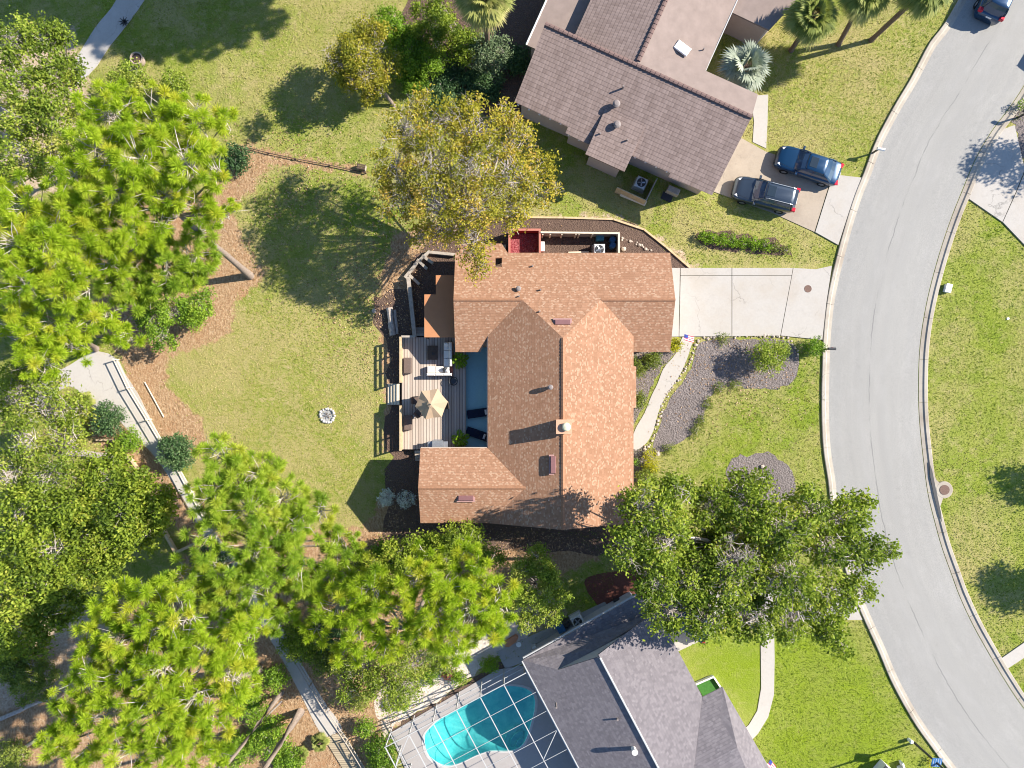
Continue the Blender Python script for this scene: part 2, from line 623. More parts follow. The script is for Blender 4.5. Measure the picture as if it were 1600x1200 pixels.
M['tealplastic'] = mat_plain('teal_plastic', (0.05, 0.2, 0.26), 0.5, 0.4)
M['acmetal'] = mat_plain('pale_unit_metal', (0.55, 0.56, 0.56), 0.5, 0.4, var=0.05)
M['turf'] = mat_plain('green_turf', (0.05, 0.15, 0.03), 0.95, 0.1, var=0.2, scale=8)
M['rust'] = mat_plain('rusty_iron', (0.14, 0.085, 0.065), 0.8, 0.3, var=0.3, scale=12)
M['asphalt_seal'] = mat_plain('dark_seal', (0.1, 0.1, 0.1), 0.9, 0.2)
M['tyre'] = mat_plain('black_rubber', (0.012, 0.012, 0.013), 0.8, 0.3)
M['rim'] = mat_plain('alloy_rim', (0.45, 0.46, 0.48), 0.35, 0.5, 0.7)
M['redlight'] = mat_plain('red_lamp_lens', (0.5, 0.012, 0.03), 0.25, 0.5, var=0.02)
M['headlamp'] = mat_plain('clear_lamp_lens', (0.65, 0.66, 0.68), 0.2, 0.6, var=0.02)
M['carblue'] = mat_car('blue_car_paint', (0.004, 0.036, 0.09))
M['cargrey'] = mat_car('slate_car_paint', (0.035, 0.05, 0.072))
M['cardark'] = mat_car('dark_blue_car_paint', (0.008, 0.04, 0.10))
M['terracotta'] = mat_plain('terracotta', (0.42, 0.19, 0.10), 0.8, 0.2)
M['orange'] = mat_plain('orange_paint', (0.6, 0.18, 0.05), 0.6, 0.3)
M['flagwhite'] = mat_plain('flag_white', (0.75, 0.73, 0.72), 0.8, 0.1, var=0.02)
M['flagred'] = mat_plain('flag_red', (0.5, 0.03, 0.05), 0.8, 0.1, var=0.02)
M['flagblue'] = mat_plain('flag_blue', (0.03, 0.05, 0.2), 0.8, 0.1, var=0.02)
M['solar'] = mat_plain('solar_cell', (0.03, 0.10, 0.24), 0.25, 0.5, var=0.1)
# foliage
M['pine'] = mat_leaf('pine_needles', [(0.20, 0.315, 0.018), (0.35, 0.475, 0.026), (0.46, 0.565, 0.04), (0.58, 0.56, 0.06)], 0.52)
M['pine_green'] = mat_leaf('green_pine_needles', [(0.19, 0.31, 0.03), (0.31, 0.44, 0.04), (0.41, 0.53, 0.055), (0.52, 0.54, 0.07)], 0.52)
M['olive'] = mat_leaf('olive_leaves', [(0.21, 0.22, 0.022), (0.35, 0.33, 0.035), (0.48, 0.40, 0.05), (0.54, 0.36, 0.08)], 0.48)
M['oak'] = mat_leaf('oak_leaves', [(0.085, 0.135, 0.014), (0.18, 0.25, 0.024), (0.29, 0.37, 0.036), (0.42, 0.43, 0.065)], 0.45)
M['oak_light'] = mat_leaf('light_oak_leaves', [(0.11, 0.165, 0.018), (0.20, 0.275, 0.028), (0.30, 0.37, 0.045), (0.42, 0.41, 0.09)], 0.42)
M['dull'] = mat_leaf('dull_olive_leaves', [(0.11, 0.155, 0.022), (0.20, 0.255, 0.036), (0.29, 0.335, 0.06), (0.38, 0.38, 0.10)], 0.42)
M['bush'] = mat_leaf('green_bush_leaves', [(0.065, 0.135, 0.014), (0.13, 0.24, 0.02), (0.22, 0.35, 0.028), (0.32, 0.43, 0.045)], 0.42)
M['darkbush'] = mat_leaf('dark_bush_leaves', [(0.03, 0.07, 0.025), (0.06, 0.125, 0.045), (0.10, 0.175, 0.06), (0.16, 0.23, 0.09)], 0.3)
M['bluebush'] = mat_leaf('grey_green_leaves', [(0.06, 0.10, 0.05), (0.10, 0.15, 0.07), (0.16, 0.21, 0.10), (0.21, 0.25, 0.13)], 0.25)
M['lime'] = mat_leaf('yellow_leaves', [(0.30, 0.30, 0.012), (0.42, 0.40, 0.012), (0.52, 0.47, 0.02)], 0.35)
M['limegreen'] = mat_leaf('lime_leaves', [(0.14, 0.26, 0.016), (0.22, 0.34, 0.02), (0.32, 0.42, 0.04)], 0.4)
M['variegated'] = mat_leaf('variegated_leaves', [(0.10, 0.14, 0.12), (0.55, 0.60, 0.58), (0.85, 0.88, 0.86)], 0.3)
M['redleaf'] = mat_leaf('red_leaves', [(0.10, 0.03, 0.02), (0.2, 0.05, 0.03), (0.28, 0.12, 0.05)], 0.3)
M['palm'] = mat_leaf('palm_fronds', [(0.10, 0.135, 0.03), (0.20, 0.24, 0.05), (0.34, 0.34, 0.10), (0.50, 0.43, 0.18)], 0.3)
M['silverpalm'] = mat_leaf('silver_fronds', [(0.19, 0.22, 0.155), (0.30, 0.335, 0.25), (0.41, 0.43, 0.34), (0.36, 0.27, 0.19)], 0.15)
M['grassblade'] = mat_leaf('grass_blades', [(0.125, 0.20, 0.008), (0.19, 0.255, 0.018), (0.275, 0.285, 0.045), (0.43, 0.36, 0.18)], 0.35)
M['needle'] = mat_leaf('fallen_needles', [(0.26, 0.14, 0.065), (0.4, 0.25, 0.13), (0.55, 0.41, 0.27)], 0.05)
M['dryleaf'] = mat_leaf('fallen_leaves', [(0.16, 0.09, 0.045), (0.34, 0.2, 0.1), (0.5, 0.36, 0.22)], 0.05)
# ---------------------------------------------------------------- ground sheet
def pp(pts, z=0.0):
    return [P2(a, b, z) for a, b in pts]


def poly_dist(X, Y, poly):
    """signed distance to a polygon, positive inside"""
    n = len(poly)
    inside = np.zeros(X.shape, bool)
    d = np.full(X.shape, 1e9)
    for i in range(n):
        x0, y0 = poly[i]
        x1, y1 = poly[(i + 1) % n]
        c = (y0 > Y) != (y1 > Y)
        inside ^= c & (X < (x1 - x0) * (Y - y0) / (y1 - y0 + 1e-12) + x0)
        dx, dy = x1 - x0, y1 - y0
        t = np.clip(((X - x0) * dx + (Y - y0) * dy) / (dx * dx + dy * dy + 1e-12), 0, 1)
        d = np.minimum(d, np.hypot(X - x0 - t * dx, Y - y0 - t * dy))
    return np.where(inside, d, -d)


STRAW = [pp(q) for q in (
    [(385, 225), (470, 245), (570, 262), (575, 275), (480, 262), (420, 258), (395, 300), (350, 330), (330, 300), (355, 240)],
    [(200, 300), (350, 300), (395, 400), (420, 430), (370, 470), (360, 520), (300, 548), (262, 560), (260, 600), (320, 660), (325, 700), (300, 720), (250, 690), (185, 560), (150, 480), (150, 400)],
    [(110, 620), (150, 600), (240, 690), (330, 800), (430, 900), (470, 1010), (580, 1200), (560, 1230), (-60, 1230), (-60, 1040), (200, 960), (300, 860), (270, 820), (150, 690)],
    [(420, 840), (520, 820), (640, 830), (900, 830), (940, 870), (880, 900), (700, 1000), (640, 1100), (600, 1180), (560, 1180), (480, 1030), (440, 960)],
    [(620, 360), (700, 350), (690, 400), (650, 430), (610, 520), (640, 560), (628, 700), (600, 705), (598, 540), (590, 440)],
    [(640, 700), (660, 830), (560, 840), (600, 770)],
)]
DIRT = [pp(q) for q in (
    [(-60, 1020), (60, 970), (140, 940), (200, 930), (200, 990), (120, 1080), (20, 1110), (-60, 1100)],
    [(600, 1080), (700, 1040), (790, 960), (870, 900), (880, 960), (770, 1030), (640, 1130), (590, 1150)],
    [(800, 340), (960, 338), (1030, 370), (1090, 420), (1080, 420), (1000, 366), (955, 346), (800, 350)],
    [(0, 60), (110, 40), (140, 130), (100, 300), (0, 320)],
)]
LUSH = [pp(q) for q in (
    [(1040, 1010), (1200, 960), (1350, 970), (1480, 1230), (1190, 1230), (1150, 1130), (1080, 1060)],
    [(1540, 560), (1700, 560), (1700, 1180), (1560, 900), (1530, 760)],
    [(1460, 440), (1500, 300), (1600, 400), (1700, 700), (1450, 700)],
    [(1020, 690), (1110, 600), (1290, 600), (1290, 760), (1000, 760)],
)]
DRY = [pp(q) for q in (
    [(1180, 60), (1500, -60), (1560, -60), (1330, 290), (1190, 230)],
    [(1020, 330), (1120, 280), (1300, 370), (1290, 420), (1080, 420)],
    [(330, 430), (640, 420), (600, 560), (600, 700), (560, 830), (450, 830), (270, 690), (260, 580)],
    [(400, 60), (520, 0), (500, 200), (400, 220)],
)]
gx = np.concatenate([[-700, -300, -120, -70], np.arange(-50, 50.01, 0.16), [70, 120, 300, 700]])
gy = np.concatenate([[-700, -300, -120, -60], np.arange(-40, 40.01, 0.16), [60, 120, 300, 700]])
GX, GY = np.meshgrid(gx, gy)


def zone(polys, soft):
    d = np.full(GX.shape, -1e9)
    for q in polys:
        d = np.maximum(d, poly_dist(GX, GY, q))
    return np.clip(0.5 + d / (2 * soft), 0, 1)


lush_zone = np.maximum(zone(LUSH[:1], 2.0), 0.42 * zone(LUSH[1:], 3.0))
attrs = {'straw': zone(STRAW, 0.9), 'dirt': zone(DIRT, 1.1), 'lush': lush_zone, 'dry': zone(DRY, 3.0)}
nx, ny = len(gx), len(gy)
vid = np.arange(nx * ny).reshape(ny, nx)
gf = np.stack([vid[:-1, :-1], vid[:-1, 1:], vid[1:, 1:], vid[1:, :-1]], -1).reshape(-1, 4)
gv = np.stack([GX.ravel(), GY.ravel(), np.zeros(nx * ny)], -1)
g = N('lawn_and_soil')
fine = g.noise(11.0, 4, 0.75)
fine2 = g.noise(4.0, 5, 0.75)
mid = g.noise(0.55, 5, 0.65)
big = g.noise(0.11, 4, 0.6)
grass = g.mix(g.ramp(mid, [(0.35, 0), (0.68, 1)]), (0.24, 0.27, 0.045), (0.15, 0.22, 0.02))
grass = g.mix(g.ramp(big, [(0.4, 0), (0.65, 0.7)]), grass, (0.30, 0.285, 0.09))
grass = g.mix(g.math('MULTIPLY', g.attr('lush'), g.ramp(mid, [(0.25, 0.9), (0.75, 0.35)])), grass, (0.175, 0.26, 0.004))
grass = g.mix(g.math('MULTIPLY', g.attr('dry'), g.ramp(fine2, [(0.42, 0.0), (0.62, 0.8)])), grass, (0.37, 0.30, 0.12))
grass = g.mix(g.math('MULTIPLY', g.ramp(g.noise(1.3, 6, 0.8), [(0.5, 0.0), (0.70, 0.8)]), g.math('SUBTRACT', 1.0, g.math('MULTIPLY', g.attr('lush'), 0.75))), grass, (0.44, 0.345, 0.19))
grass = g.mix(g.math('MULTIPLY', g.ramp(g.noise(0.22, 5, 0.7, dist=0.5), [(0.46, 0.0), (0.6, 0.75)]), g.math('SUBTRACT', 1.0, g.attr('lush'))), grass, (0.36, 0.30, 0.13))
grass = g.mix(g.ramp(fine, [(0.3, 0.6), (0.5, 0.0)]), grass, (0.08, 0.11, 0.012))
grass = g.mix(g.ramp(fine, [(0.55, 0.0), (0.75, 0.55)]), grass, (0.42, 0.36, 0.16))
straw = g.ramp(g.noise(7.0, 5, 0.8, vec=g.mapping(g.pos(), (1, 0.45, 1), (0, 0, 0.5))), [(0.3, (0.15, 0.085, 0.045)), (0.5, (0.37, 0.235, 0.13)), (0.7, (0.55, 0.42, 0.27))])
straw = g.mix(g.ramp(mid, [(0.5, 0), (0.75, 0.6)]), straw, (0.35, 0.17, 0.08))
dirt = g.ramp(g.noise(5.0, 6, 0.8), [(0.3, (0.22, 0.145, 0.09)), (0.5, (0.46, 0.34, 0.235)), (0.72, (0.66, 0.55, 0.43))])
wob = g.math('SUBTRACT', g.noise(1.1, 6, 0.75), 0.5)


def edge(a, k):
    return g.ramp(g.math('ADD', g.attr(a), g.math('MULTIPLY', wob, k)), [(0.44, 0.0), (0.58, 1.0)])


col = g.mix(edge('straw', 1.3), grass, straw)
col = g.mix(g.math('MULTIPLY', edge('dirt', 1.6), 0.9), col, dirt)
g.color(col)
g.bump(g.math('ADD', g.math('MULTIPLY', fine, 0.6), fine2), 0.9, 0.10)
g.rough(0.95, 0.08)
POOL = pp([(663, 1151), (667, 1174), (677, 1187), (695, 1196), (717, 1192), (745, 1179), (765, 1173), (793, 1173), (813, 1167), (823, 1152), (831, 1125), (836, 1104), (834, 1086), (822, 1075), (798, 1071), (776, 1075), (756, 1085), (717, 1107), (688, 1123), (672, 1137)])
wet = (poly_dist(GX, GY, POOL) > -0.12).ravel()
gf = gf[~wet[gf].any(axis=1)]          # the hole the pool is dug into
go = np_mesh('ground', gv, gf, g.m)
tag(go, kind='structure')
for k_, a_ in attrs.items():
    at = go.data.attributes.new(k_, 'FLOAT', 'POINT')
    at.data.foreach_set('value', a_.ravel().astype(np.float32))

# ---------------------------------------------------------------- road and kerbs
KL = [(1600, -200), (1530, -70), (1502, -10), (1475, 37), (1452, 67), (1437, 95), (1420, 127), (1400, 160), (1385, 187), (1371, 214), (1360, 240), (1350, 268), (1335, 305), (1320, 352), (1307, 400), (1298, 438), (1291, 475), (1286, 525), (1284, 575), (1283, 625), (1284, 675), (1287, 712), (1293, 750), (1297, 785), (1308, 845), (1328, 915), (1351, 971), (1372, 1017), (1390, 1060), (1412, 1102), (1432, 1135), (1455, 1167), (1478, 1198), (1530, 1260), (1620, 1350)]
KR = [(1740, -130), (1660, 20), (1623, 90), (1599, 136), (1575, 172), (1550, 205), (1525, 248), (1503, 300), (1487, 340), (1472, 384), (1460, 425), (1450, 465), (1442, 507), (1437, 550), (1435.5, 597), (1436, 640), (1439, 680), (1444, 725), (1450, 770), (1460, 812), (1472, 855), (1487, 897), (1500, 932), (1520, 975), (1545, 1020), (1570, 1062), (1599, 1105), (1650, 1165), (1740, 1260)]
kl = smooth_line(pp(KL), 0.5)
kr = smooth_line(pp(KR), 0.5)


def offset_line(line, d):
    a = np.array(line)
    t = np.gradient(a, axis=0)
    t /= np.linalg.norm(t, axis=1)[:, None]
    return a + np.stack([-t[:, 1], t[:, 0]], -1) * d


g = N('asphalt')
uv = g.uv()
n1 = g.noise(0.12, 5, 0.6)
n2 = g.noise(16.0, 3, 0.8)
sxu = g.n.new("ShaderNodeSeparateXYZ")
g.link(uv, sxu.inputs[0])
streak = g.noise(1.0, 5, 0.65, vec=g.mapping(uv, (2.2, 0.07, 1)))
c = g.mix(n1, (0.28, 0.27, 0.25), (0.34, 0.328, 0.305))
c = g.mix(g.ramp(streak, [(0.42, 0.0), (0.68, 0.55)]), c, (0.275, 0.265, 0.25))
c = g.mix(g.ramp(g.noise(0.9, 5, 0.7, vec=g.mapping(uv, (1.0, 0.35, 1))), [(0.5, 0.0), (0.72, 0.45)]), c, (0.38, 0.365, 0.345))
c = g.mix(g.ramp(n2, [(0.35, 0.45), (0.6, 0.0)]), c, (0.16, 0.16, 0.155))
# wheel tracks polished a little paler, and a wandering joint along the crown
trk = g.math('ABSOLUTE', g.math('SUBTRACT', g.math('FRACT', g.math('DIVIDE', sxu.outputs[0], 1.65)), 0.5))
c = g.mix(g.ramp(trk, [(0.0, 0.2), (0.22, 0.0)]), c, (0.26, 0.255, 0.245))
wj = g.math('ADD', sxu.outputs[0], g.math('MULTIPLY', g.math('SUBTRACT', g.noise(0.8, 5, 0.7, vec=g.mapping(uv, (0.001, 1, 1))), 0.5), 0.35))
jn = g.math('ABSOLUTE', g.math('SUBTRACT', wj, 3.1))
c = g.mix(g.math('MULTIPLY', g.ramp(jn, [(0.0, 0.8), (0.05, 0.0)]), g.ramp(g.noise(0.35, 4), [(0.40, 0.0), (0.56, 0.9)])), c, (0.11, 0.11, 0.11))
ed = g.math('ABSOLUTE', g.math('SUBTRACT', sxu.outputs[0], 3.3))
c = g.mix(g.ramp(g.math('ADD', ed, g.math('MULTIPLY', g.noise(2.0, 4, 0.7), 0.5)), [(0.0, 0.0), (1.0, 0.0)]), c, (0.2, 0.19, 0.18))
oil = g.ramp(g.noise(1.4, 3, 0.5), [(0.64, 0.0), (0.74, 0.6)])
c = g.mix(g.math('MULTIPLY', oil, g.ramp(sxu.outputs[0], [(0.0, 1.0), (1.0, 0.3)])), c, (0.17, 0.165, 0.16))
g.color(c)
g.bump(n2, 0.3, 0.02)
g.rough(0.9, 0.2)
M['asphalt'] = g.m
road_l = offset_line(kl, 0.30)
road_r = offset_line(kr, -0.05)


def resample(line, n):
    a = np.array(line)
    L = np.concatenate([[0], np.cumsum(np.linalg.norm(np.diff(a, axis=0), axis=1))])
    s_ = np.linspace(0, L[-1], n)
    return np.stack([np.interp(s_, L, a[:, 0]), np.interp(s_, L, a[:, 1])], -1)


nr = 140
rl, rr_ = resample(road_l, nr), resample(road_r, nr)
cols = 9
vs = np.concatenate([np.concatenate([rl + (rr_ - rl) * (k / (cols - 1)), np.full((nr, 1), 0.012 + 0.05 * (1 - (2 * k / (cols - 1) - 1) ** 2))], 1) for k in range(cols)])
fs = np.array([(k * nr + i, k * nr + i + 1, (k + 1) * nr + i + 1, (k + 1) * nr + i) for k in range(cols - 1) for i in range(nr - 1)])
ro = np_mesh('road', vs, fs, M['asphalt'], smooth=True)
tag(ro, kind='structure')
uvl = ro.data.uv_layers.new(name='UVMap')
step_ = np.linalg.norm(np.diff(rl, axis=0), axis=1).mean()
uv_ = np.stack([(np.arange(nr * cols) // nr) * 6.6 / (cols - 1), (np.arange(nr * cols) % nr) * step_], -1)
uvl.data.foreach_set('uv', uv_[fs.ravel()].ravel().astype(np.float32))


def kerb(line, d0, d1, profile):
    """ribbon of kerb segments about 3 m long with thin joints; profile is (fraction across, height)"""
    mbk = MB()
    a = np.array(line)
    i = 0
    while i < len(a) - 2:
        j = min(i + 6, len(a) - 1)
        seg = a[i:j + 1].copy()
        v = (seg[-1] - seg[-2])
        seg[-1] = seg[-1] - v * 0.05
        t = np.gradient(seg, axis=0)
        t /= np.linalg.norm(t, axis=1)[:, None]
        nrm = np.stack([-t[:, 1], t[:, 0]], -1)
        m = len(profile)
        vs, fs = [], []
        for k in range(len(seg)):
            for (u, h) in profile:
                p = seg[k] + nrm[k] * (d0 + (d1 - d0) * u)
                vs.append((p[0], p[1], h))
        for k in range(len(seg) - 1):
            for q in range(m - 1):
                fs.append((k * m + q, (k + 1) * m + q, (k + 1) * m + q + 1, k * m + q + 1))
        fs.append(tuple(range(m)))
        fs.append(tuple((len(seg) - 1) * m + q for q in range(m))[::-1])
        mbk.add(vs, fs)
        i = j
    return mbk


prof = [(0, -0.1), (0, 0.115), (0.06, 0.13), (0.42, 0.125), (0.58, 0.05), (1.0, 0.022), (1.0, -0.1)]
sgn = 1
struct(kerb(kl, 0.0, 0.56, prof), 'kerb', M['kerb'])
struct(kerb(kr, -0.56 * 0 + 0.60, -0.0, prof), 'kerb', M['kerb'])


def slabs(name, polys, mat, z=0.03):
    mb = MB()
    for q in polys:
        mb.prism(pp(q), -0.12, z)
    return struct(mb, name, mat)


slabs('driveway', [
    [(1049, 419), (1062, 419), (1060, 526), (1043, 526)],
    [(1063, 431), (1142.5, 431), (1142.5, 525.5), (1061, 525.8)], [(1063, 419), (1142.5, 419), (1142.5, 430.3), (1063, 430.3)],
    [(1143.5, 431), (1236, 431), (1218.5, 524.3), (1143.5, 525.4)], [(1143.5, 419), (1238, 419), (1236.2, 430.3), (1143.5, 430.3)],
    [(1239, 419), (1274, 421), (1299, 415.5), (1290, 475), (1284, 531), (1219.5, 524.4)]], M['concrete'], 0.10)
slabs('driveway', [[(1158, 216), (1196, 237), (1300, 273), (1272, 362.5), (1205, 332), (1110, 298)]], M['concrete2'], 0.05)
slabs('driveway_apron', [[(1301.3, 273), (1345, 278), (1326, 330), (1309, 383), (1273.3, 363)]], M['concrete'], 0.09)
slabs('driveway', [[(1513, 311), (1565, 347), (1586, 300), (1600, 265), (1584, 196), (1562, 204), (1534, 252)],
                   [(1566, 347.5), (1640, 425), (1720, 300), (1602, 265), (1587, 301)]], M['concrete'], 0.09)
slabs('driveway', [[(1010, 905), (1130, 925), (1322, 915), (1347, 968), (1180, 971), (1130, 985), (1096, 1000), (1060, 1017), (1030, 975)]], M['concrete'], 0.06)
walk1 = [(1173, 150), (1200, 148), (1199, 190), (1197, 232), (1176, 222), (1178, 190)]
slabs('walkway', [walk1], M['concrete3'], 0.035)
slabs('walkway', [[(1188, 972), (1209, 972), (1210, 1030), (1209, 1085), (1200, 1120), (1184, 1146), (1160, 1170), (1150, 1150), (1170, 1132), (1183, 1110), (1189, 1075)]], M['concrete3'], 0.05)
slabs('walkway', [[(1561, 1030), (1600, 1003), (1660, 965), (1672, 982), (1604, 1024), (1572, 1045)]], M['concrete3'], 0.08)
wl = [(1085, 526), (1066, 527), (1060, 545), (1050, 560), (1037, 575), (1027, 600), (1018, 618), (1007, 645), (992, 672), (985, 700), (994, 703), (1010, 692), (1021, 672), (1030, 640), (1044, 612), (1056, 596), (1066, 578), (1075, 556), (1080, 540)]
mb = MB()
mb.prism(jitter_poly(pp(wl), 0.3, 0.0), -0.1, 0.04)
struct(mb, 'front_walk', M['concrete3'])
# golf-course path on the left, its upper stretch and its boardwalk
PL = [(60, 640), (108, 603), (150, 640), (180, 652), (208, 680), (236, 706), (262, 742), (290, 785), (318, 838), (352, 895), (395, 955), (443, 1034), (470, 1085), (506, 1151)]
PR = [(535, 1140), (503, 1090), (470, 1034), (430, 960), (385, 890), (345, 845), (312, 785), (284, 737), (255, 690), (232, 648), (214, 612), (196, 585), (185, 562), (150, 548), (110, 570), (60, 600)]
mb = MB()
mb.prism(jitter_poly(pp(PL + PR), 0.6, 0.0), -0.1, 0.03)
struct(mb, 'golf_path', M['concrete3'])
mb = MB()
mb.prism(pp([(507, 1153), (536, 1142), (572, 1200), (620, 1290), (590, 1290), (536, 1200)]), 0.0, 0.09)
struct(mb, 'boardwalk', M['boardwalk'])
mb = MB()
mb.prism(jitter_poly(pp([(200, -60), (260, -60), (226, 0), (198, 40), (170, 75), (152, 103), (138, 118), (112, 140), (96, 150), (108, 118), (124, 84), (150, 42), (182, 0)]), 0.6, 0.0), -0.1, 0.03)
struct(mb, 'cart_path', mat_concrete('grey_path_concrete', (0.42, 0.39, 0.36), (0.26, 0.23, 0.2), 0.5))


def bed(name, pts, mat, z=0.012, amp=0.10, h=0.0):
    mb = MB()
    mb.prism(jitter_poly(pp(pts), max(0.25, amp * 3.5), amp), -0.08, z)
    return struct(mb, name, mat)


FRONTBED = [(1094, 533), (1130, 530), (1180, 529), (1222, 530), (1243, 545), (1249, 566), (1243, 585), (1230, 600), (1205, 607), (1165, 604), (1135, 602), (1112, 615), (1100, 640), (1090, 665), (1068, 688), (1043, 703), (1024, 706), (1020, 690), (1029, 672), (1038, 642), (1050, 617), (1065, 598), (1076, 580), (1085, 557)]
bed('mulch_bed', FRONTBED, M['mulch'])
bed('mulch_bed', [(1137, 725), (1160, 711), (1190, 707), (1216, 716), (1236, 735), (1243, 770), (1238, 800), (1160, 800), (1140, 760)], M['mulch'])
bed('mulch_bed', [(975, 548), (1048, 548), (1055, 552), (1040, 566), (1025, 590), (1012, 615), (1000, 645), (988, 668), (975, 640)], M['mulch'])
bed('mulch_bed', [(985, 698), (1008, 696), (1024, 706), (1022, 735), (1010, 752), (985, 748)], M['mulch'])
bed('mulch_bed', [(1086, 372), (1100, 358), (1150, 363), (1200, 372), (1236, 385), (1240, 396), (1200, 399), (1150, 392), (1100, 385)], M['soil'], amp=0.12)
bed('soil_bed', [(690, 345), (800, 341), (958, 343), (1005, 360), (1076, 417), (1062, 424), (1030, 440), (690, 440)], M['soil'], 0.02, 0.03)
bed('soil_bed', [(655, 395), (712, 380), (712, 540), (640, 528), (636, 440)], M['soil'], 0.030, 0.04)
bed('soil_bed', [(586, 465), (640, 458), (648, 528), (632, 545), (632, 705), (602, 700), (606, 600), (600, 540)], M['soil'], 0.006, 0.15)
bed('soil_bed', [(640, 700), (700, 690), (700, 830), (600, 828), (612, 780), (606, 720)], M['soil'], 0.012, 0.25)
bed('soil_bed', [(650, 812), (990, 812), (985, 850), (900, 870), (650, 850)], M['soil'], 0.018, 0.25)
bed('planting_bed', [(630, 0), (830, -40), (870, 60), (815, 190), (760, 175), (690, 150), (640, 110), (620, 60)], M['soil'], 0.008, 0.3)
bed('gravel_bed', [(585, 1100), (600, 1075), (640, 1065), (690, 1045), (720, 1010), (770, 985), (810, 970), (830, 985), (770, 1030), (700, 1082), (640, 1120), (608, 1145), (600, 1155)], M['sand'], 0.015, 0.12)
bed('soil_bed', [(1592, 160), (1640, 150), (1640, 240), (1600, 250), (1586, 196), (1578, 190)], M['mulch'], 0.012)
bed('soil_bed', [(606, 1146), (700, 1085), (775, 1038), (800, 1020), (806, 1032), (775, 1060), (700, 1105), (612, 1160)], M['soil'], 0.022, 0.08)
bed('brick_patio', [(915, 905), (960, 893), (1010, 893), (1010, 930), (950, 950), (925, 935)], mat_plain('red_brick_paving', (0.15, 0.06, 0.045), 0.9, 0.1, var=0.25, scale=9), 0.02, 0.02)
slabs('side_path', [[(775, 1018), (885, 968), (945, 940), (960, 962), (830, 1030), (790, 1045)]], mat_concrete('side_path_concrete', (0.36, 0.34, 0.32), (0.28, 0.25, 0.22), 0.3, crack=False), 0.03)
# patio beside the house
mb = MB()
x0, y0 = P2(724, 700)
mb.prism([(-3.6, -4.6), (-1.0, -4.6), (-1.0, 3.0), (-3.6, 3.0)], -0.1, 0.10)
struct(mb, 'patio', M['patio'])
# ---------------------------------------------------------------- houses
def roof_mesh(name, polys, mat, parent, loc, thick=0.16, weld=0.02):
    """polys: lists of 3-D points (world). UVs in metres run along the eaves and up the slope"""
    bm = bmesh.new()
    uvl = bm.loops.layers.uv.new('UVMap')
    for q in polys:
        q = [Vector(p) for p in q]
        n = Vector((0, 0, 0))
        for i in range(len(q)):
            a, b = q[i], q[(i + 1) % len(q)]
            n += Vector(((a.y - b.y) * (a.z + b.z), (a.z - b.z) * (a.x + b.x), (a.x - b.x) * (a.y + b.y)))
        if n.z < 0:
            q = q[::-1]
            n = -n
        n.normalize()
        h = Vector((0, 0, 1)).cross(n)
        h = h.normalized() if h.length > 1e-4 else Vector((1, 0, 0))
        s = n.cross(h)
        vs = [bm.verts.new(p - Vector(loc)) for p in q]
        f = bm.faces.new(vs)
        for lp, p in zip(f.loops, q):
            lp[uvl].uv = (p.dot(h), p.dot(s))
    bmesh.ops.remove_doubles(bm, verts=bm.verts, dist=weld)
    me = bpy.data.meshes.new(name)
    bm.to_mesh(me)
    bm.free()
    me.materials.append(mat)
    ob = bpy.data.objects.new(name, me)
    C.objects.link(ob)
    ob.parent = parent
    if thick:
        m = ob.modifiers.new('thickness', 'SOLIDIFY')
        m.thickness = thick
        m.offset = -1
    return ob


def gable_prism(mb, axis, a0, a1, b0, b1, ze, zr, br=None):
    """closed block with a gable profile; runs along x (axis 0) or y (axis 1)"""
    br = (b0 + b1) / 2 if br is None else br
    pr = [(b0, -0.05), (b1, -0.05), (b1, ze), (br, zr), (b0, ze)]
    vs = []
    for a in (a0, a1):
        for (b, z) in pr:
            vs.append((a, b, z) if axis == 0 else (b, a, z))
    fs = [(0, 1, 2, 3, 4), (9, 8, 7, 6, 5)] + [(i, (i + 1) % 5, 5 + (i + 1) % 5, 5 + i) for i in range(5)]
    mb.add(vs, fs)


# ---- the red-brown shingled house in the middle (plan in metres, y down the picture)
S = 0.46
xW, xE = -3.95, 11.03
yN, yR, yS, zN, zR = -9.15, -5.69, -2.23, 2.5, 2.5 + S * 3.46
xw, xr, xe, zE, zM = -1.68, 3.355, 8.39, 3.0, 3.0 + S * 5.035
yG = 9.6


def fN(x, y): return (x, -y, zN + S * (y - yN))
def fS(x, y): return (x, -y, zN + S * (yS - y))
def fW(x, y): return (x, -y, zE + S * (x - xw))
def fE(x, y): return (x, -y, zE + S * (xe - x))


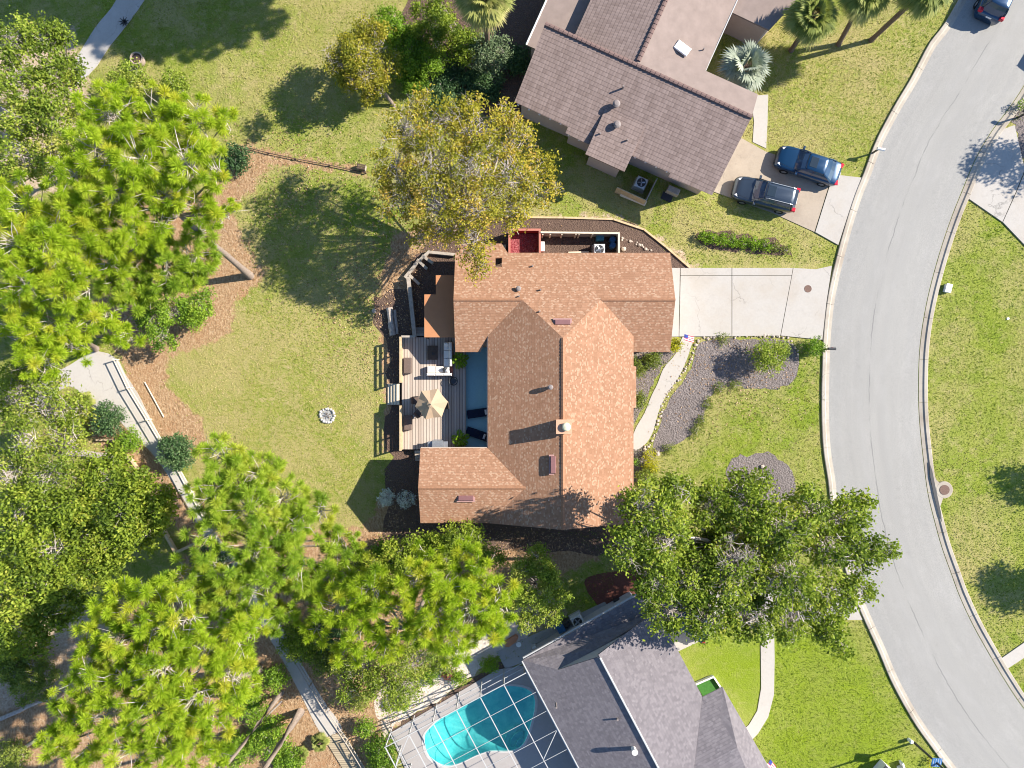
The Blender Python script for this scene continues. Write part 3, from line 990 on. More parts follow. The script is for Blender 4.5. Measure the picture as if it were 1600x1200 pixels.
xa = xw + (zR - zE) / S
xb = xe - (zR - zE) / S
yA = yN + (zM - zN) / S
yV = yS - (zE - zN) / S
s0, s1 = 4.42, yG
sm = (s0 + s1) / 2
zs = zE + S * (s1 - s0) / 2
xs = xw + (zs - zE) / S
xSW = -6.32
house = thing('house', 'central house with a speckled orange-brown shingle roof and a timber deck behind it', 'house', (3.3, 0, 0))
R = roof_mesh('roof', [
    [fN(xW, yN), fN(-1.15, yN), fN(-1.15, yR), fN(xW, yR)],
    [fN(-1.15, yN), fN(-0.7, yN), fN(-0.7, -8.78), fN(-1.15, -8.78)],
    [fN(-1.15, -8.1), fN(-0.7, -8.1), fN(-0.7, yR), fN(-1.15, yR)],
    [fN(-0.7, yN), fN(xE, yN), fN(xE, yR), fN(xb, yR), fN(xr, yA), fN(xa, yR), fN(-0.7, yR)],
    [fN(-3.62, -9.86), fN(-0.72, -9.86), fN(-0.3, yN), fN(-3.62, yN)],
    [fS(xW, yR), fS(xa, yR), fS(xw, yV), fS(-2.2, yS), fS(xW, yS)],
    [fS(xb, yR), fS(xE, yR), fS(xE, yS), fS(xe, yS), fS(xe, yV)],
    [fW(xa, yR), fW(xr, yA), fW(xr, yG), fW(xw, yG), fW(xs, sm), fW(xw, s0), fW(xw, yV)],
    [fE(xr, yA), fE(xb, yR), fE(xe, yV), fE(xe, -1.25), fE(xe + 0.2, -1.2), fE(xe + 0.2, 1.62), fE(xe, 1.67), fE(xe, yG), fE(xr, yG)],
    [(xSW, -s0, zE), (xw, -s0, zE), (xs, -sm, zs), (xSW, -sm, zs)],
    [(xSW, -sm, zs), (xs, -sm, zs), (xw, -s1, zE), (xSW, -s1, zE)],
], M['roof'], house, house.location)
capm = mat_plain('ridge_cap_shingle', (0.295, 0.157, 0.094), 0.92, 0.1, var=0.18, scale=6)
for (a, b) in (((xW, -yR, zR), (xa, -yR, zR)), ((xb, -yR, zR), (xE, -yR, zR)), ((xr, -yA, zM), (xr, -yG, zM)), ((xSW, -sm, zs), (xs, -sm, zs))):
    a, b = Vector(a), Vector(b)
    d = (b - a).normalized()
    sd = Vector((-d.y, d.x, 0)) * 0.12
    dn = Vector((0, 0, -0.12 * S + 0.02))
    up = Vector((0, 0, 0.03))
    n = int((b - a).length / 0.22)
    mb = MB()
    for i in range(n):      # overlapping ridge caps
        p, q = a.lerp(b, i / n), a.lerp(b, (i + 1.25) / n)
        q = q if (q - a).length < (b - a).length else b
        lift = up * 0.6
        mb.add([p + sd + dn, p + up, p - sd + dn, q + sd + dn + lift, q + up + lift, q - sd + dn + lift], [(0, 1, 4, 3), (1, 2, 5, 4), (3, 4, 5), (2, 1, 0)])
    part(mb, 'ridge_cap', capm, R)


def slope_z(x, y):
    """height of the roof under a plan point"""
    cand = []
    if xw <= x <= xe and yA - 3 <= y <= yG:
        w = fW(x, y)[2] if x < xr else fE(x, y)[2]
        cand.append(min(w, fN(x, y)[2]) if y < yA + 0.5 else w)
    if xW <= x <= xE and yN <= y <= yS:
        cand.append(min(fN(x, y)[2], fS(x, y)[2]) if not (xa < x < xb) else fN(x, y)[2])
    if xSW <= x <= xs and s0 <= y <= s1:
        cand.append(zE + S * min(y - s0, s1 - y))
    return max(cand) if cand else 3.0


def on_roof(px, py, it=6):
    z = 3.5
    for _ in range(it):
        p = P(px, py, z)
        z = slope_z(p.x, -p.y)
    return P(px, py, z)


# ridge vents (low metal boxes), pipes, turbine, chimney
for (px, py, w, d) in ((879, 503.5, 1.05, 0.34), (864, 726, 0.36, 1.15), (728, 778, 1.05, 0.36)):
    p = on_roof(px, py)
    mb = MB()
    mb.rbox((p.x, p.y, p.z + 0.02), (w, d, 0.24), 0, 0.04)
    v = part(mb, 'roof_vent', M['vent'], R)
    mb = MB()
    mb.box((p.x, p.y, p.z + 0.005), (w + 0.18, d + 0.18, 0.05))
    part(mb, 'flashing', mat_plain('vent_flashing', (0.34, 0.2, 0.18), 0.6, 0.4) if 'fl' not in M else M['fl'], v)
for (px, py, r, h) in ((832, 416, 0.06, 0.2), (844.5, 453, 0.06, 0.22), (843, 487, 0.06, 0.16), (811, 463, 0.05, 0.2), (857, 780.5, 0.05, 0.3)):
    p = on_roof(px, py)
    mb = MB()
    mb.tube([p - Vector((0, 0, 0.1)), p + Vector((0, 0, h))], r, 8)
    part(mb, 'vent_pipe', M['pipe'], R)
for (px, py) in ((810, 451.5), (860, 605)):
    p = on_roof(px, py)
    mb = MB()
    mb.lathe([(0.11, -0.1), (0.11, 0.16), (0.17, 0.17), (0.18, 0.24), (0.1, 0.29), (0.0, 0.3)], p, 12)
    part(mb, 'flue', M['pipe'], R)
cx, cy = P2(876, 667, 6.0)
cx, cy = xr + 0.02, cy
ch = MB()
ch.box((cx, cy, zM - 0.15), (0.92, 0.84, 1.3))
chim = part(ch, 'chimney', M['brick'], R, bevel=0.02)
mb = MB()
mb.box((cx, cy, zM + 0.53), (1.02, 0.94, 0.07))
part(mb, 'crown', M['cream'] if False else M['brick'], chim)
mb = MB()
mb.lathe([(0.13, 0.56), (0.13, 0.66), (0.27, 0.68), (0.29, 0.76), (0.2, 0.83), (0.0, 0.86)], (cx + 0.14, cy, zM), 20)
part(mb, 'chimney_cap', M['cream'], chim, smooth=True)
# walls
mb = MB()
gable_prism(mb, 0, -0.5, xE - 0.4, -(yN + 0.45), -(yS - 0.45), zN + 0.02, zR - 0.22)
gable_prism(mb, 0, xW + 0.4, -0.45, 7.9, -(yS - 0.45), zN + 0.02, zR - 0.25, 5.69)
gable_prism(mb, 1, 2.7, -(yG - 0.4), xw + 0.5, xe - 0.5, zE + 0.04, zM - 0.22)
gable_prism(mb, 0, xSW + 0.4, xw + 1.0, -(s0 + 0.45), -(s1 - 0.42), zE + 0.02, zs - 0.2)
W_ = part(mb, 'wall', M['tan_wall'], house)
# gutters / fascia along the two patio eaves
mb = MB()
mb.box(((xSW + xw) / 2, -s0 + 0.02, zE - 0.09), (abs(xSW - xw) - 0.05, 0.07, 0.11))
mb.box((xw - 0.02, (-yV - s0) / 2 + 0.02, zE - 0.09), (0.06, (s0 - yV) - 0.2, 0.11))
part(mb, 'gutter', mat_plain('tan_gutter', (0.42, 0.34, 0.28), 0.6, 0.3, var=0.05), house)


def wall_panel(name, c, d, mat, parent, frame=M['trim'], sub=None):
    mb = MB()
    mb.box(c, d)
    o = part(mb, name, mat, parent)
    if sub:
        m2 = MB()
        ax = 0 if d[0] < d[1] else 1
        w = d[1] if ax == 0 else d[0]
        for sx in (-1, 1):
            if ax == 0:
                m2.box((c[0], c[1] + sx * (w / 2 + 0.04), c[2]), (d[0] + 0.03, 0.08, d[2] + 0.16))
            else:
                m2.box((c[0] + sx * (w / 2 + 0.04), c[1], c[2]), (0.08, d[1] + 0.03, d[2] + 0.16))
        for sz in (-1, 1):
            if ax == 0:
                m2.box((c[0], c[1], c[2] + sz * (d[2] / 2 + 0.04)), (d[0] + 0.03, w - 0.005, 0.08))
            else:
                m2.box((c[0], c[1], c[2] + sz * (d[2] / 2 + 0.04)), (w - 0.005, d[1] + 0.03, 0.08))
        part(m2, sub, frame, o)
    return o


wall_panel('garage_door', (xE - 0.385, 5.3, 1.12), (0.06, 4.9, 2.2), M['white'], house, sub='frame')
wall_panel('sliding_door', (xw + 0.485, 0.9, 1.15), (0.06, 3.6, 2.1), M['glass'], house, sub='frame')
wall_panel('window', (xe - 0.485, -3.5, 1.5), (0.06, 2.0, 1.3), M['glass'], house, sub='frame')
wall_panel('window', (xe - 0.485, -7.2, 1.5), (0.06, 1.6, 1.3), M['glass'], house, sub='frame')
wall_panel('front_door', (xe - 0.485, 0.4, 1.1), (0.06, 1.0, 2.1), M['redpaint'], house, sub='frame')
wall_panel('window', (xSW + 0.385, -7.0, 1.5), (0.06, 1.8, 1.2), M['glass'], house, sub='frame')
wall_panel('window', (3.0, -(yG - 0.385), 1.6), (1.8, 0.06, 1.2), M['glass'], house, sub='frame')
wall_panel('window', (6.0, -(yN + 0.435), 1.5), (1.4, 0.06, 1.0), M['glass'], house, sub='frame')
# flat brown awning on the back wall, with its posts
za = 2.35
def pz(px, py, z): return P2(px, py, z)
mb = MB()
aw = [pz(663, 460, za), pz(681, 460, za), pz(681, 430, za), pz(713, 430, za), pz(713, 527, za), pz(663, 527, za)]
mb.prism(aw, za - 0.12, za)
A_ = part(mb, 'awning', M['awning'], house)
for q in (pz(664.5, 462, za), pz(664.5, 525.5, za), pz(682.5, 432, za)):
    mb = MB()
    mb.box((q[0], q[1], (za - 0.13) / 2), (0.1, 0.1, za - 0.13))
    part(mb, 'post', M['darkwood'], A_)

# ---- the mauve tiled house at the top
UX, UY = Vector((0.912, -0.411, 0)), Vector((-0.411, -0.912, 0))
O = Vector((2.20, 23.86, 0))
SL = 0.342


def U(u, v, z): return O + UX * u + UY * v + Vector((0, 0, z))
def um(u, v): return U(u, v, 5.0 - SL * v)


uh = thing('house', 'pinkish house under a weathered mauve-brown barrel tile roof with a white skylight', 'house', (9, 20, 0))
UR = roof_mesh('roof', [
    [um(0, 0), um(15.0, 0), um(15.0, 5.19), um(11.75, 5.25), um(11.75, 4.99), um(4.05, 4.99), um(0, 4.95)],
    [um(4.05, 4.99), um(5.95, 4.99), um(5.95, 5.45), um(4.05, 5.4)],
], M['tile'], uh, uh.location, 0.14)
# raised shed over the bump-out
def ub(u, v, lift): return U(u, v, 5.0 - SL * 3.0 + 0.03 - 0.22 * (v - 3.0) + lift)
mb = roof_mesh('raised_roof', [[ub(5.9, 3.0, 0), ub(8.85, 3.0, 0), ub(8.85, 6.2, 0), ub(5.9, 6.2, 0)]], M['tile'], UR, (0, 0, 0), 0.4)
mb.location = -Vector(uh.location)
# back wing: ridge square to the main one
uR, zRg = 6.63, 5.0
def uw(u, v): return U(u, v, zRg - SL * abs(u - uR))
W2 = roof_mesh('wing_roof', [
    [uw(uR, -0.0), uw(uR, -14), uw(1.9, -14), uw(1.9, 0.0)],
], M['tile'], UR, (0, 0, 0), 0.14)
W2.location = -Vector(uh.location)
W3 = roof_mesh('smooth_wing_roof', [
    [U(uR, 0, zRg), U(uR, -14, zRg), U(11.0, -14, zRg - SL * 4.37), U(11.0, -4.37, zRg - SL * 4.37)],
    [U(uR, 0, 5.0), U(15.0, 0, 5.0), U(14.85, -1.85, 5.0 - SL * 1.85), U(11.0, -1.85, 5.0 - SL * 1.85), U(11.0, -4.37, 5.0 - SL * 4.37)],
], M['flatroof'], UR, (0, 0, 0), 0.12)
W3.location = -Vector(uh.location)
mb = MB()
def ridge_caps(mb, a, b, w=0.17, step=0.33, h=0.10):
    n = max(2, int((b - a).length / step))
    d = (b - a).normalized()
    sd = Vector((-d.y, d.x, 0))
    for i in range(n):
        p, q = a.lerp(b, i / n), a.lerp(b, (i + 1.08) / n)
        vs = []
        for (pt, r, lift) in ((p, 1.0, 0.0), (q, 0.86, -0.02)):
            for k in range(5):
                t = PI * k / 4
                vs.append(pt + sd * (w * r * math.cos(t)) + Vector((0, 0, h * r * math.sin(t) + lift - 0.02)))
        mb.add(vs, [(k, k + 1, 6 + k, 5 + k) for k in range(4)] + [(0, 4, 3, 2, 1), (5, 6, 7, 8, 9)])
ridge_caps(mb, U(0, 0, 5.02), U(15, 0, 5.02))
ridge_caps(mb, U(uR, -0.3, zRg + 0.02), U(uR, -13.9, zRg + 0.02))
part(mb, 'ridge_tile', M['ridge_tile'], UR)
# low flat roof at the left
mb = MB()
mb.prism([(q.x, q.y) for q in (U(-0.97, 0.72, 0), U(1.85, 0.72, 0), U(1.85, -12, 0), U(-0.97, -12, 0))], 2.45, 2.6)
part(mb, 'flat_roof', M['flatroof'], UR)
mb = MB()
a, b = U(-1.0, 0.72, 2.58), U(-1.0, -12, 2.58)
mb.tube([a, b], 0.07, 6)
part(mb, 'gutter', M['trim'], UR)
mb = MB()
a, b = U(11.05, -1.9, zRg - SL * 4.4), U(11.05, -13.9, zRg - SL * 4.4)
mb.tube([a, b], 0.045, 6)
part(mb, 'gutter', M['alu'], UR)
# skylight, vents
p = P(1066, 76, 4.35)
mb = MB()
mb.rbox((p.x, p.y, p.z + 0.05), (1.05, 0.62, 0.16), -0.64, 0.03)
part(mb, 'skylight', M['white'], UR)


def on_u(px, py, z=4.2):
    for _ in range(6):
        q = P(px, py, z) - O
        v = q.x * UY.x + q.y * UY.y
        z = 5.0 - SL * v
    return P(px, py, z)


for (px, py) in ((962, 165), (963, 197)):
    p = on_u(px, py)
    mb = MB()
    mb.lathe([(0.14, -0.2), (0.14, 0.25), (0.24, 0.27), (0.26, 0.38), (0.14, 0.46), (0, 0.47)], p, 12)
    part(mb, 'roof_vent', M['pipe'], UR)
for (px, py) in ((973, 138), (937, 211), (979, 221)):
    p = on_u(px, py)
    mb = MB()
    mb.tube([p - Vector((0, 0, 0.1)), p + Vector((0, 0, 0.4))], 0.06, 8)
    part(mb, 'vent_pipe', M['pipe'], UR)
p = P(1098, 79, 3.8)
mb = MB()
mb.tube([p, p + Vector((0, 0, 0.35))], 0.05, 8)
part(mb, 'vent_pipe', M['pipe'], UR)
# walls


def uprism(mb, pts, z0, z1):
    mb.prism([(U(u, v, 0).x, U(u, v, 0).y) for u, v in pts], z0, z1)


mb = MB()
uprism(mb, [(0.35, 0.2), (14.5, 0.2), (14.5, 4.4), (0.35, 4.5)], -0.05, 3.25)
uprism(mb, [(4.2, 4.3), (5.95, 4.3), (5.95, 4.9), (4.2, 4.9)], -0.05, 3.1)
uprism(mb, [(6.15, 4.3), (8.5, 4.3), (8.5, 5.75), (6.15, 5.75)], -0.05, 3.2)
uprism(mb, [(2.2, 0.3), (10.6, 0.3), (10.6, -13.6), (2.2, -13.6)], -0.05, 3.3)
uprism(mb, [(-0.7, 0.5), (2.3, 0.5), (2.3, -11.7), (-0.7, -11.7)], -0.04, 2.44)
uprism(mb, [(11.2, 0.3), (14.4, 0.3), (14.3, -1.5), (11.2, -1.5)], -0.05, 3.9)
part(mb, 'wall', M['stucco'], uh)
mb = MB()
q = U(10.3, 4.43, 2.45)
mb.box(q, (1.5, 0.1, 0.5), math.atan2(UX.y, UX.x))
wd = part(mb, 'window', M['glass'], uh)
mb = MB()
for sz in (-1, 1):
    mb.box(q + Vector((0, 0, sz * 0.28)), (1.62, 0.13, 0.06), math.atan2(UX.y, UX.x))
part(mb, 'frame', M['stucco'], wd)
mb = MB()
q = U(14.53, 2.4, 1.1)
mb.box(q, (0.06, 3.4, 2.1), math.atan2(UX.y, UX.x))
part(mb, 'garage_door', M['white'], uh)
# eave blocks under the tiles
for i in range(15):
    u = 0.3 + i * 0.8
    mb = MB()
    if 5.6 < u < 9.0 or u > 11.6:
        continue
    v = 4.93 if not (4.05 < u < 5.95) else 5.36
    mb.box(U(u, v, 5.0 - SL * v - 0.14), (0.12, 0.16, 0.12), math.atan2(UX.y, UX.x))
    part(mb, 'eave_block', M['trim'], uh)

# a second roof reaches into the frame beyond it
nh = thing('house', 'smooth pink roof corner of the building next to the fan palms', 'house', (20, 27, 0))
z = 3.1
q = [P(1202, 47, z), P(1250, -5, z), P(1300, -60, z), P(1190, -130, z), P(1105, 1, z), P(1143, 19, z)]
mb = MB()
mb.prism([(a.x, a.y) for a in q], z - 0.15, z)
part(mb, 'roof', M['flatroof'], nh)
mb = MB()
cxm = sum(a.x for a in q) / 6
cym = sum(a.y for a in q) / 6
mb.prism([(cxm + (a.x - cxm) * 0.9, cym + (a.y - cym) * 0.9) for a in q], -0.05, z - 0.16)
part(mb, 'wall', M['stucco'], nh)

# ---- the grey shingled house at the bottom
SX, TX = Vector((0.467, -0.884, 0)), Vector((0.884, 0.467, 0))


def G(s, t, z): return SX * s + TX * t + Vector((0, 0, z))
gh = thing('house', 'house with a slate-grey shingle roof beside the screened swimming pool', 'house', (8, -24, 0))
tW, tE, tR = -8.27, 1.54, -3.3
zG = 5.2
GS = (zG - 3.0) / (tR - tW)
GE = (zG - 3.0) / (tE - tR)
def gw(s, t): return G(s, t, 3.0 + GS * (t - tW))
def ge(s, t): return G(s, t, 3.0 + GE * (tE - t))
sN, sB = 16.95, 18.45
tw1, te1 = tW + 2.0, tE - 1.9
zb = 3.0 + GS * 2.0
GR = roof_mesh('roof', [
    [G(sN + 0.25, tW, 3.0), G(sN, 0.95, 3.0), G(sN + 1.6, tE, 3.0), G(sB, te1, 3.0 + GE * 1.9), G(sB + 0.1, tR, zb + 0.1), G(sB + 0.15, tw1, zb)],
    [G(sN + 0.25, tW, 3.0), gw(sB + 0.15, tw1), gw(sB + 0.15, tR), gw(34, tR), gw(34, tW)],
    [ge(sB, tR), ge(sB, te1), ge(sN + 1.6, tE), ge(25.2, tE), ge(28.7, tE - 2.9), ge(34, tE - 2.9), ge(34, tR)],
], M['greyroof'], gh, gh.location, 0.14, 0.001)
mb = MB()     # gable face over the lower roof
mb.add([gw(sB + 0.12, tw1), gw(sB + 0.12, tR), ge(sB + 0.12, te1), G(sB + 0.12, te1, zb - 0.3), G(sB + 0.12, tw1, zb - 0.3)], [(0, 1, 2, 3, 4)])
part(mb, 'gable', M['grey_wall'], GR)
sP = SX.dot(P(1097, 1089, 3.0)) * 0.5 + SX.dot(P(1129, 1073, 3.0)) * 0.5


def porch(px, py, z=3.6):     # point of the porch's front slope seen at this pixel
    for _ in range(8):
        z = 3.0 + 0.36 * (SX.dot(P(px, py, z)) - sP)
    return P(px, py, z)


pA, pB, pC, pD, pG, pF = [porch(*q) for q in ((1097, 1089), (1129, 1073), (1125, 1122), (1152, 1168), (1110, 1190), (1080, 1200))]
pE_ = P(1215, 1222, pB.z)
pH = P(1172, 1216, pD.z + 0.05)
GP = roof_mesh('porch_roof', [[pA, pB, pC, pD, pG, pF], [pB, pE_, pH, pD, pC], [pG, pD, pH, P(1110, 1280, 4.4), pF]], M['greyroof'], GR, (0, 0, 0), 0.12)
GP.location = -Vector(gh.location)
mb = MB()
a, b = gw(sB + 0.2, tR), gw(34, tR)
mb.tube([a + Vector((0, 0, 0.03)), b + Vector((0, 0, 0.03))], 0.065, 6)
part(mb, 'ridge_vent', M['alu'], GR)
mb = MB()
mb.tube([G(sN + 0.3, tW - 0.06, 2.95), G(34, tW - 0.04, 2.95)], 0.065, 6)
part(mb, 'gutter', M['alu'], gh)
mb = MB()
mb.tube([G(sN + 0.14, tW + 0.1, 2.95), G(sN - 0.08, 0.9, 2.95)], 0.07, 6)
part(mb, 'gutter', M['alu'], gh)
for (px, py, z) in ((869, 1103, 4.2), (964, 1122, 4.7), (957.5, 1007, 3.9)):
    p = P(px, py, z)
    mb = MB()
    mb.tube([p - Vector((0, 0, 0.4)), p + Vector((0, 0, 0.3))], 0.07, 8)
    part(mb, 'vent_pipe', M['darkmetal'] if px == 957.5 else M['pipe'], GR)
p = P(990, 1170, 4.9)
mb = MB()
mb.lathe([(0.16, -0.5), (0.16, 0.4), (0.2, 0.42), (0.2, 0.5), (0, 0.52)], p, 12)
part(mb, 'flue', M['trim'], GR)
mb = MB()
mb.prism([(G(s, t, 0).x, G(s, t, 0).y) for s, t in ((sN + 0.75, tW + 0.5), (sN + 0.5, 0.5), (sN + 1.9, tE - 0.5), (33.8, tE - 0.5), (33.8, tW + 0.5))], -0.05, 2.85)
mb.prism([(q.x, q.y) for q in (P(1112, 1135, 2.7), P(1143, 1120, 2.7), P(1205, 1222, 2.7), P(1080, 1250, 2.7))], -0.04, 2.8)
part(mb, 'wall', M['grey_wall'], gh)
mb = MB()
q = G(26, tW + 0.47, 1.15)
mb.box(q, (0.06, 4.0, 2.1), math.atan2(TX.y, TX.x))
part(mb, 'sliding_door', M['glass'], gh)
mb = MB()
q = G(21, tE - 0.47, 1.1)
mb.box(q, (0.06, 4.4, 2.1), math.atan2(TX.y, TX.x))
part(mb, 'garage_door', M['white'], gh)
# walled entry court with a strip of artificial turf
mb = MB()
mb.prism(pp([(1087, 1068), (1113, 1056), (1124, 1075), (1100, 1091)], 0.05), -0.05, 0.07)
solo(mb, 'turf_mat', M['turf'], 'small strip of bright green artificial turf in the entry court of the grey house', 'turf')
mb = MB()
for a, b in (((1086, 1067), (1113.5, 1055)), ((1114, 1056), (1126, 1074))):
    a, b = P(*a, 0), P(*b, 0)
    m = (a + b) / 2
    mb.box((m.x, m.y, 0.15), ((b - a).length, 0.12, 0.3), math.atan2((b - a).y, (b - a).x))
solo(mb, 'court_wall', M['trim'], 'low cream wall round the green turf of the grey house entry', 'wall')
# ---------------------------------------------------------------- deck and its furniture
ZD = 0.55
def D(px, py, z=ZD): return P(px, py, z)


dk = thing('deck', 'raised timber deck with slatted side rails and steps behind the central house', 'deck', P(670, 615))
mb = MB()
a, b = D(628, 527), D(727, 702)
mb.prism([(a.x, a.y), (D(728, 0).x, a.y), (D(728, 0).x, D(0, 701).y), (D(657, 0).x, D(0, 701).y), (D(657, 0).x, b.y), (a.x, b.y)], ZD - 0.12, ZD)
part(mb, 'floor', M['deck'], dk)
mb = MB()
mb.box(((a.x + D(728, 0).x) / 2, (a.y + b.y) / 2, 0.2), (D(728, 0).x - a.x - 0.2, a.y - b.y - 0.2, 0.42))
part(mb, 'skirt', M['darkwood'], dk)
rail_x = a.x + 0.05
for (y0, y1) in ((527.5, 598), (633, 702.5)):
    Y0, Y1 = D(0, y0).y, D(0, y1).y
    ym, ln = (Y0 + Y1) / 2, Y0 - Y1
    mb = MB()
    mb.box((rail_x, ym, ZD + 0.95), (0.16, ln, 0.05))
    r = part(mb, 'top_rail', M['timber'], dk)
    mb = MB()
    for zz in (0.12, 0.42, 0.68):
        mb.box((rail_x, ym, ZD + zz), (0.03, ln - 0.04, 0.14))
    part(mb, 'rail_board', M['timber'], dk)
    for k in range(4):
        yy = Y0 - 0.06 - (ln - 0.12) * k / 3
        mb = MB()
        mb.box((rail_x - 0.075, yy, (ZD + 0.92) / 2), (0.1, 0.1, ZD + 0.92))
        part(mb, 'post', M['timber'], dk)
mb = MB()
p0, p1 = D(628, 527.5), D(649, 527.5)
mb.box(((p0.x + p1.x) / 2 + 0.1, p0.y + 0.02, ZD + 0.95), (p1.x - p0.x, 0.14, 0.05))
mb.box(((p0.x + p1.x) / 2 + 0.1, p0.y + 0.02, ZD + 0.4), (p1.x - p0.x, 0.03, 0.14))
mb.box(((p0.x + p1.x) / 2 + 0.1, p0.y + 0.02, ZD + 0.7), (p1.x - p0.x, 0.03, 0.14))
part(mb, 'end_rail', M['greywood'], dk)
for i in range(4):      # steps down to the lawn
    p = P(622 - i * 4.6, 616, 0.45 - i * 0.12)
    mb = MB()
    mb.box((p.x, p.y, 0.47 - i * 0.125), (0.20, 1.5, 0.045))
    part(mb, 'step', M['palewood'], dk)
for yy in (600.5, 631.5):
    mb = MB()
    q0, q1 = P(625, yy, 0.4), P(605, yy, 0)
    mb.tube([(q0.x, q0.y, 0.40), (q1.x, q1.y, 0.02)], 0.05, 4)
    part(mb, 'stringer', M['greywood'], dk)
for (x0, x1, yy, n) in ((648, 663, 524, 3), (648, 659, 704.5, 4)):
    up = yy < 600
    for i in range(n):
        p = P((x0 + x1) / 2, yy + (-4.7 if up else 4.3) * i, 0.4)
        mb = MB()
        mb.box((p.x, p.y + (0.06 if up else -0.06), 0.44 - i * 0.12), ((x1 - x0) / 21.4, 0.19, 0.045))
        part(mb, 'step', M['greywood'], dk)

# umbrella over a round table
uc = P(673.5, 631.5, 2.7)
um_ = thing('patio_umbrella', 'open tan six-sided patio umbrella on the sunny half of the deck', 'umbrella', (uc.x, uc.y, ZD))
mb = MB()
ring = []
rot = math.radians(8)
Rr = 1.16
for k in range(6):
    t = rot + k * PI / 3
    ring.append(Vector((uc.x + Rr * math.cos(t), uc.y + Rr * math.sin(t), 2.42)))
top = Vector((uc.x, uc.y, 2.98))
vs, fs = [], []
for k in range(6):
    p, q = ring[k], ring[(k + 1) % 6]
    n0 = len(vs)
    sag = Vector((0, 0, -0.05))
    inn = 0.14
    vs += [top.lerp(p, inn), top.lerp(q, inn), top.lerp(p, 0.55) , ((top.lerp(p, 0.55)) + (top.lerp(q, 0.55))) / 2 + sag, top.lerp(q, 0.55), p, (p + q) / 2 + sag * 1.6 - (((p + q) / 2 - Vector((uc.x, uc.y, 2.42))) * 0.04), q]
    fs += [(n0, n0 + 2, n0 + 3), (n0, n0 + 3, n0 + 1), (n0 + 1, n0 + 3, n0 + 4), (n0 + 2, n0 + 5, n0 + 6, n0 + 3), (n0 + 3, n0 + 6, n0 + 7, n0 + 4)]
mb.add(vs, fs)
cn = part(mb, 'canopy', M['canvas'], um_)
mo = cn.modifiers.new('thickness', 'SOLIDIFY')
mo.thickness = 0.012
mb = MB()
vs = []
for k in range(6):
    t = rot + k * PI / 3
    vs.append((uc.x + 0.27 * math.cos(t), uc.y + 0.27 * math.sin(t), 2.95))
mb.add([(top.x, top.y, 3.06)] + vs, [(0, 1 + k, 1 + (k + 1) % 6) for k in range(6)])
part(mb, 'vent_cap', M['canvas'], cn)
mb = MB()
for k in range(6):
    mb.tube([top - Vector((0, 0, 0.06)), ring[k] - Vector((0, 0, 0.05))], 0.013, 5)
part(mb, 'rib', M['darkmetal'], cn)
mb = MB()
mb.tube([(uc.x, uc.y, ZD + 0.02), (uc.x, uc.y, 3.0)], 0.025, 8)
part(mb, 'pole', M['darkmetal'], um_)
mb = MB()
mb.lathe([(0, 3.16), (0.03, 3.14), (0.045, 3.10), (0.03, 3.05), (0.02, 3.0)], (uc.x, uc.y, 0), 8)
part(mb, 'finial', M['darkmetal'], um_)
tb = thing('patio_table', 'dark round patio table in the shade of the tan umbrella', 'table', (uc.x, uc.y, ZD))
mb = MB()
mb.lathe([(0.06, ZD + 0.70), (0.62, ZD + 0.70), (0.64, ZD + 0.72), (0.62, ZD + 0.74), (0.06, ZD + 0.74)], (uc.x, uc.y, 0), 28)
part(mb, 'tabletop', M['darkmetal'], tb)
for k in range(4):
    t = k * PI / 2 + 0.5
    mb = MB()
    mb.tube([(uc.x + 0.5 * math.cos(t), uc.y + 0.5 * math.sin(t), ZD + 0.01), (uc.x + 0.42 * math.cos(t), uc.y + 0.42 * math.sin(t), ZD + 0.7)], 0.022, 6)
    part(mb, 'leg', M['darkmetal'], tb)


def patio_chair(px, py, ang, label):
    c = D(px, py)
    t = thing('patio_chair', label, 'chair', c, 'dark chairs round the umbrella table', ang)
    for nm, f in (('seat', lambda m: m.rbox((0, 0, 0.43), (0.5, 0.5, 0.06), 0, 0.02)),
                  ('backrest', lambda m: m.box((-0.25, 0, 0.68), (0.04, 0.48, 0.46), 0, -0.15))):
        m = MB()
        f(m)
        m.build(nm, M['wicker'], t)
    for sx in (-1, 1):
        for sy in (-1, 1):
            m = MB()
            m.tube([(sx * 0.22, sy * 0.22, 0.0), (sx * 0.2, sy * 0.2, 0.41)], 0.018, 6)
            m.build('leg', M['darkmetal'], t)
        m = MB()
        m.tube([(-0.22, sx * 0.26, 0.62), (0.2, sx * 0.26, 0.62), (0.22, sx * 0.25, 0.0)], 0.018, 6)
        m.build('armrest', M['darkmetal'], t)


patio_chair(651, 625, 0.1, 'dark chair in the umbrella shadow, on the lawn side of the round table')
patio_chair(656, 645, 0.75, 'dark chair under the umbrella edge, nearest the brown cushioned bench')
patio_chair(697, 633, 3.2, 'dark chair peeking out from the umbrella on the house side')


def bench(px, py, w, l, label):
    c = D(px, py)
    t = thing('bench', label, 'bench', c, 'brown benches along the deck rail')
    m = MB()
    m.rbox((0, 0, 0.22), (w, l, 0.32), 0, 0.03)
    m.build('base', M['wicker'], t)
    m = MB()
    m.rbox((0, 0, 0.43), (w + 0.02, l + 0.02, 0.11), 0, 0.04)
    m.build('cushion', M['wicker'], t)
    for sx in (-1, 1):
        for sy in (-1, 1):
            m = MB()
            m.box((sx * (w / 2 - 0.05), sy * (l / 2 - 0.05), 0.03), (0.05, 0.05, 0.06))
            m.build('leg', M['darkwood'], t)


bench(638, 571.5, 0.54, 1.12, 'brown cushioned bench on the deck between the rail and the white sofa, fully sunlit')
bench(638.5, 660, 0.54, 1.05, 'brown cushioned bench on the deck, partly shaded by the umbrella')
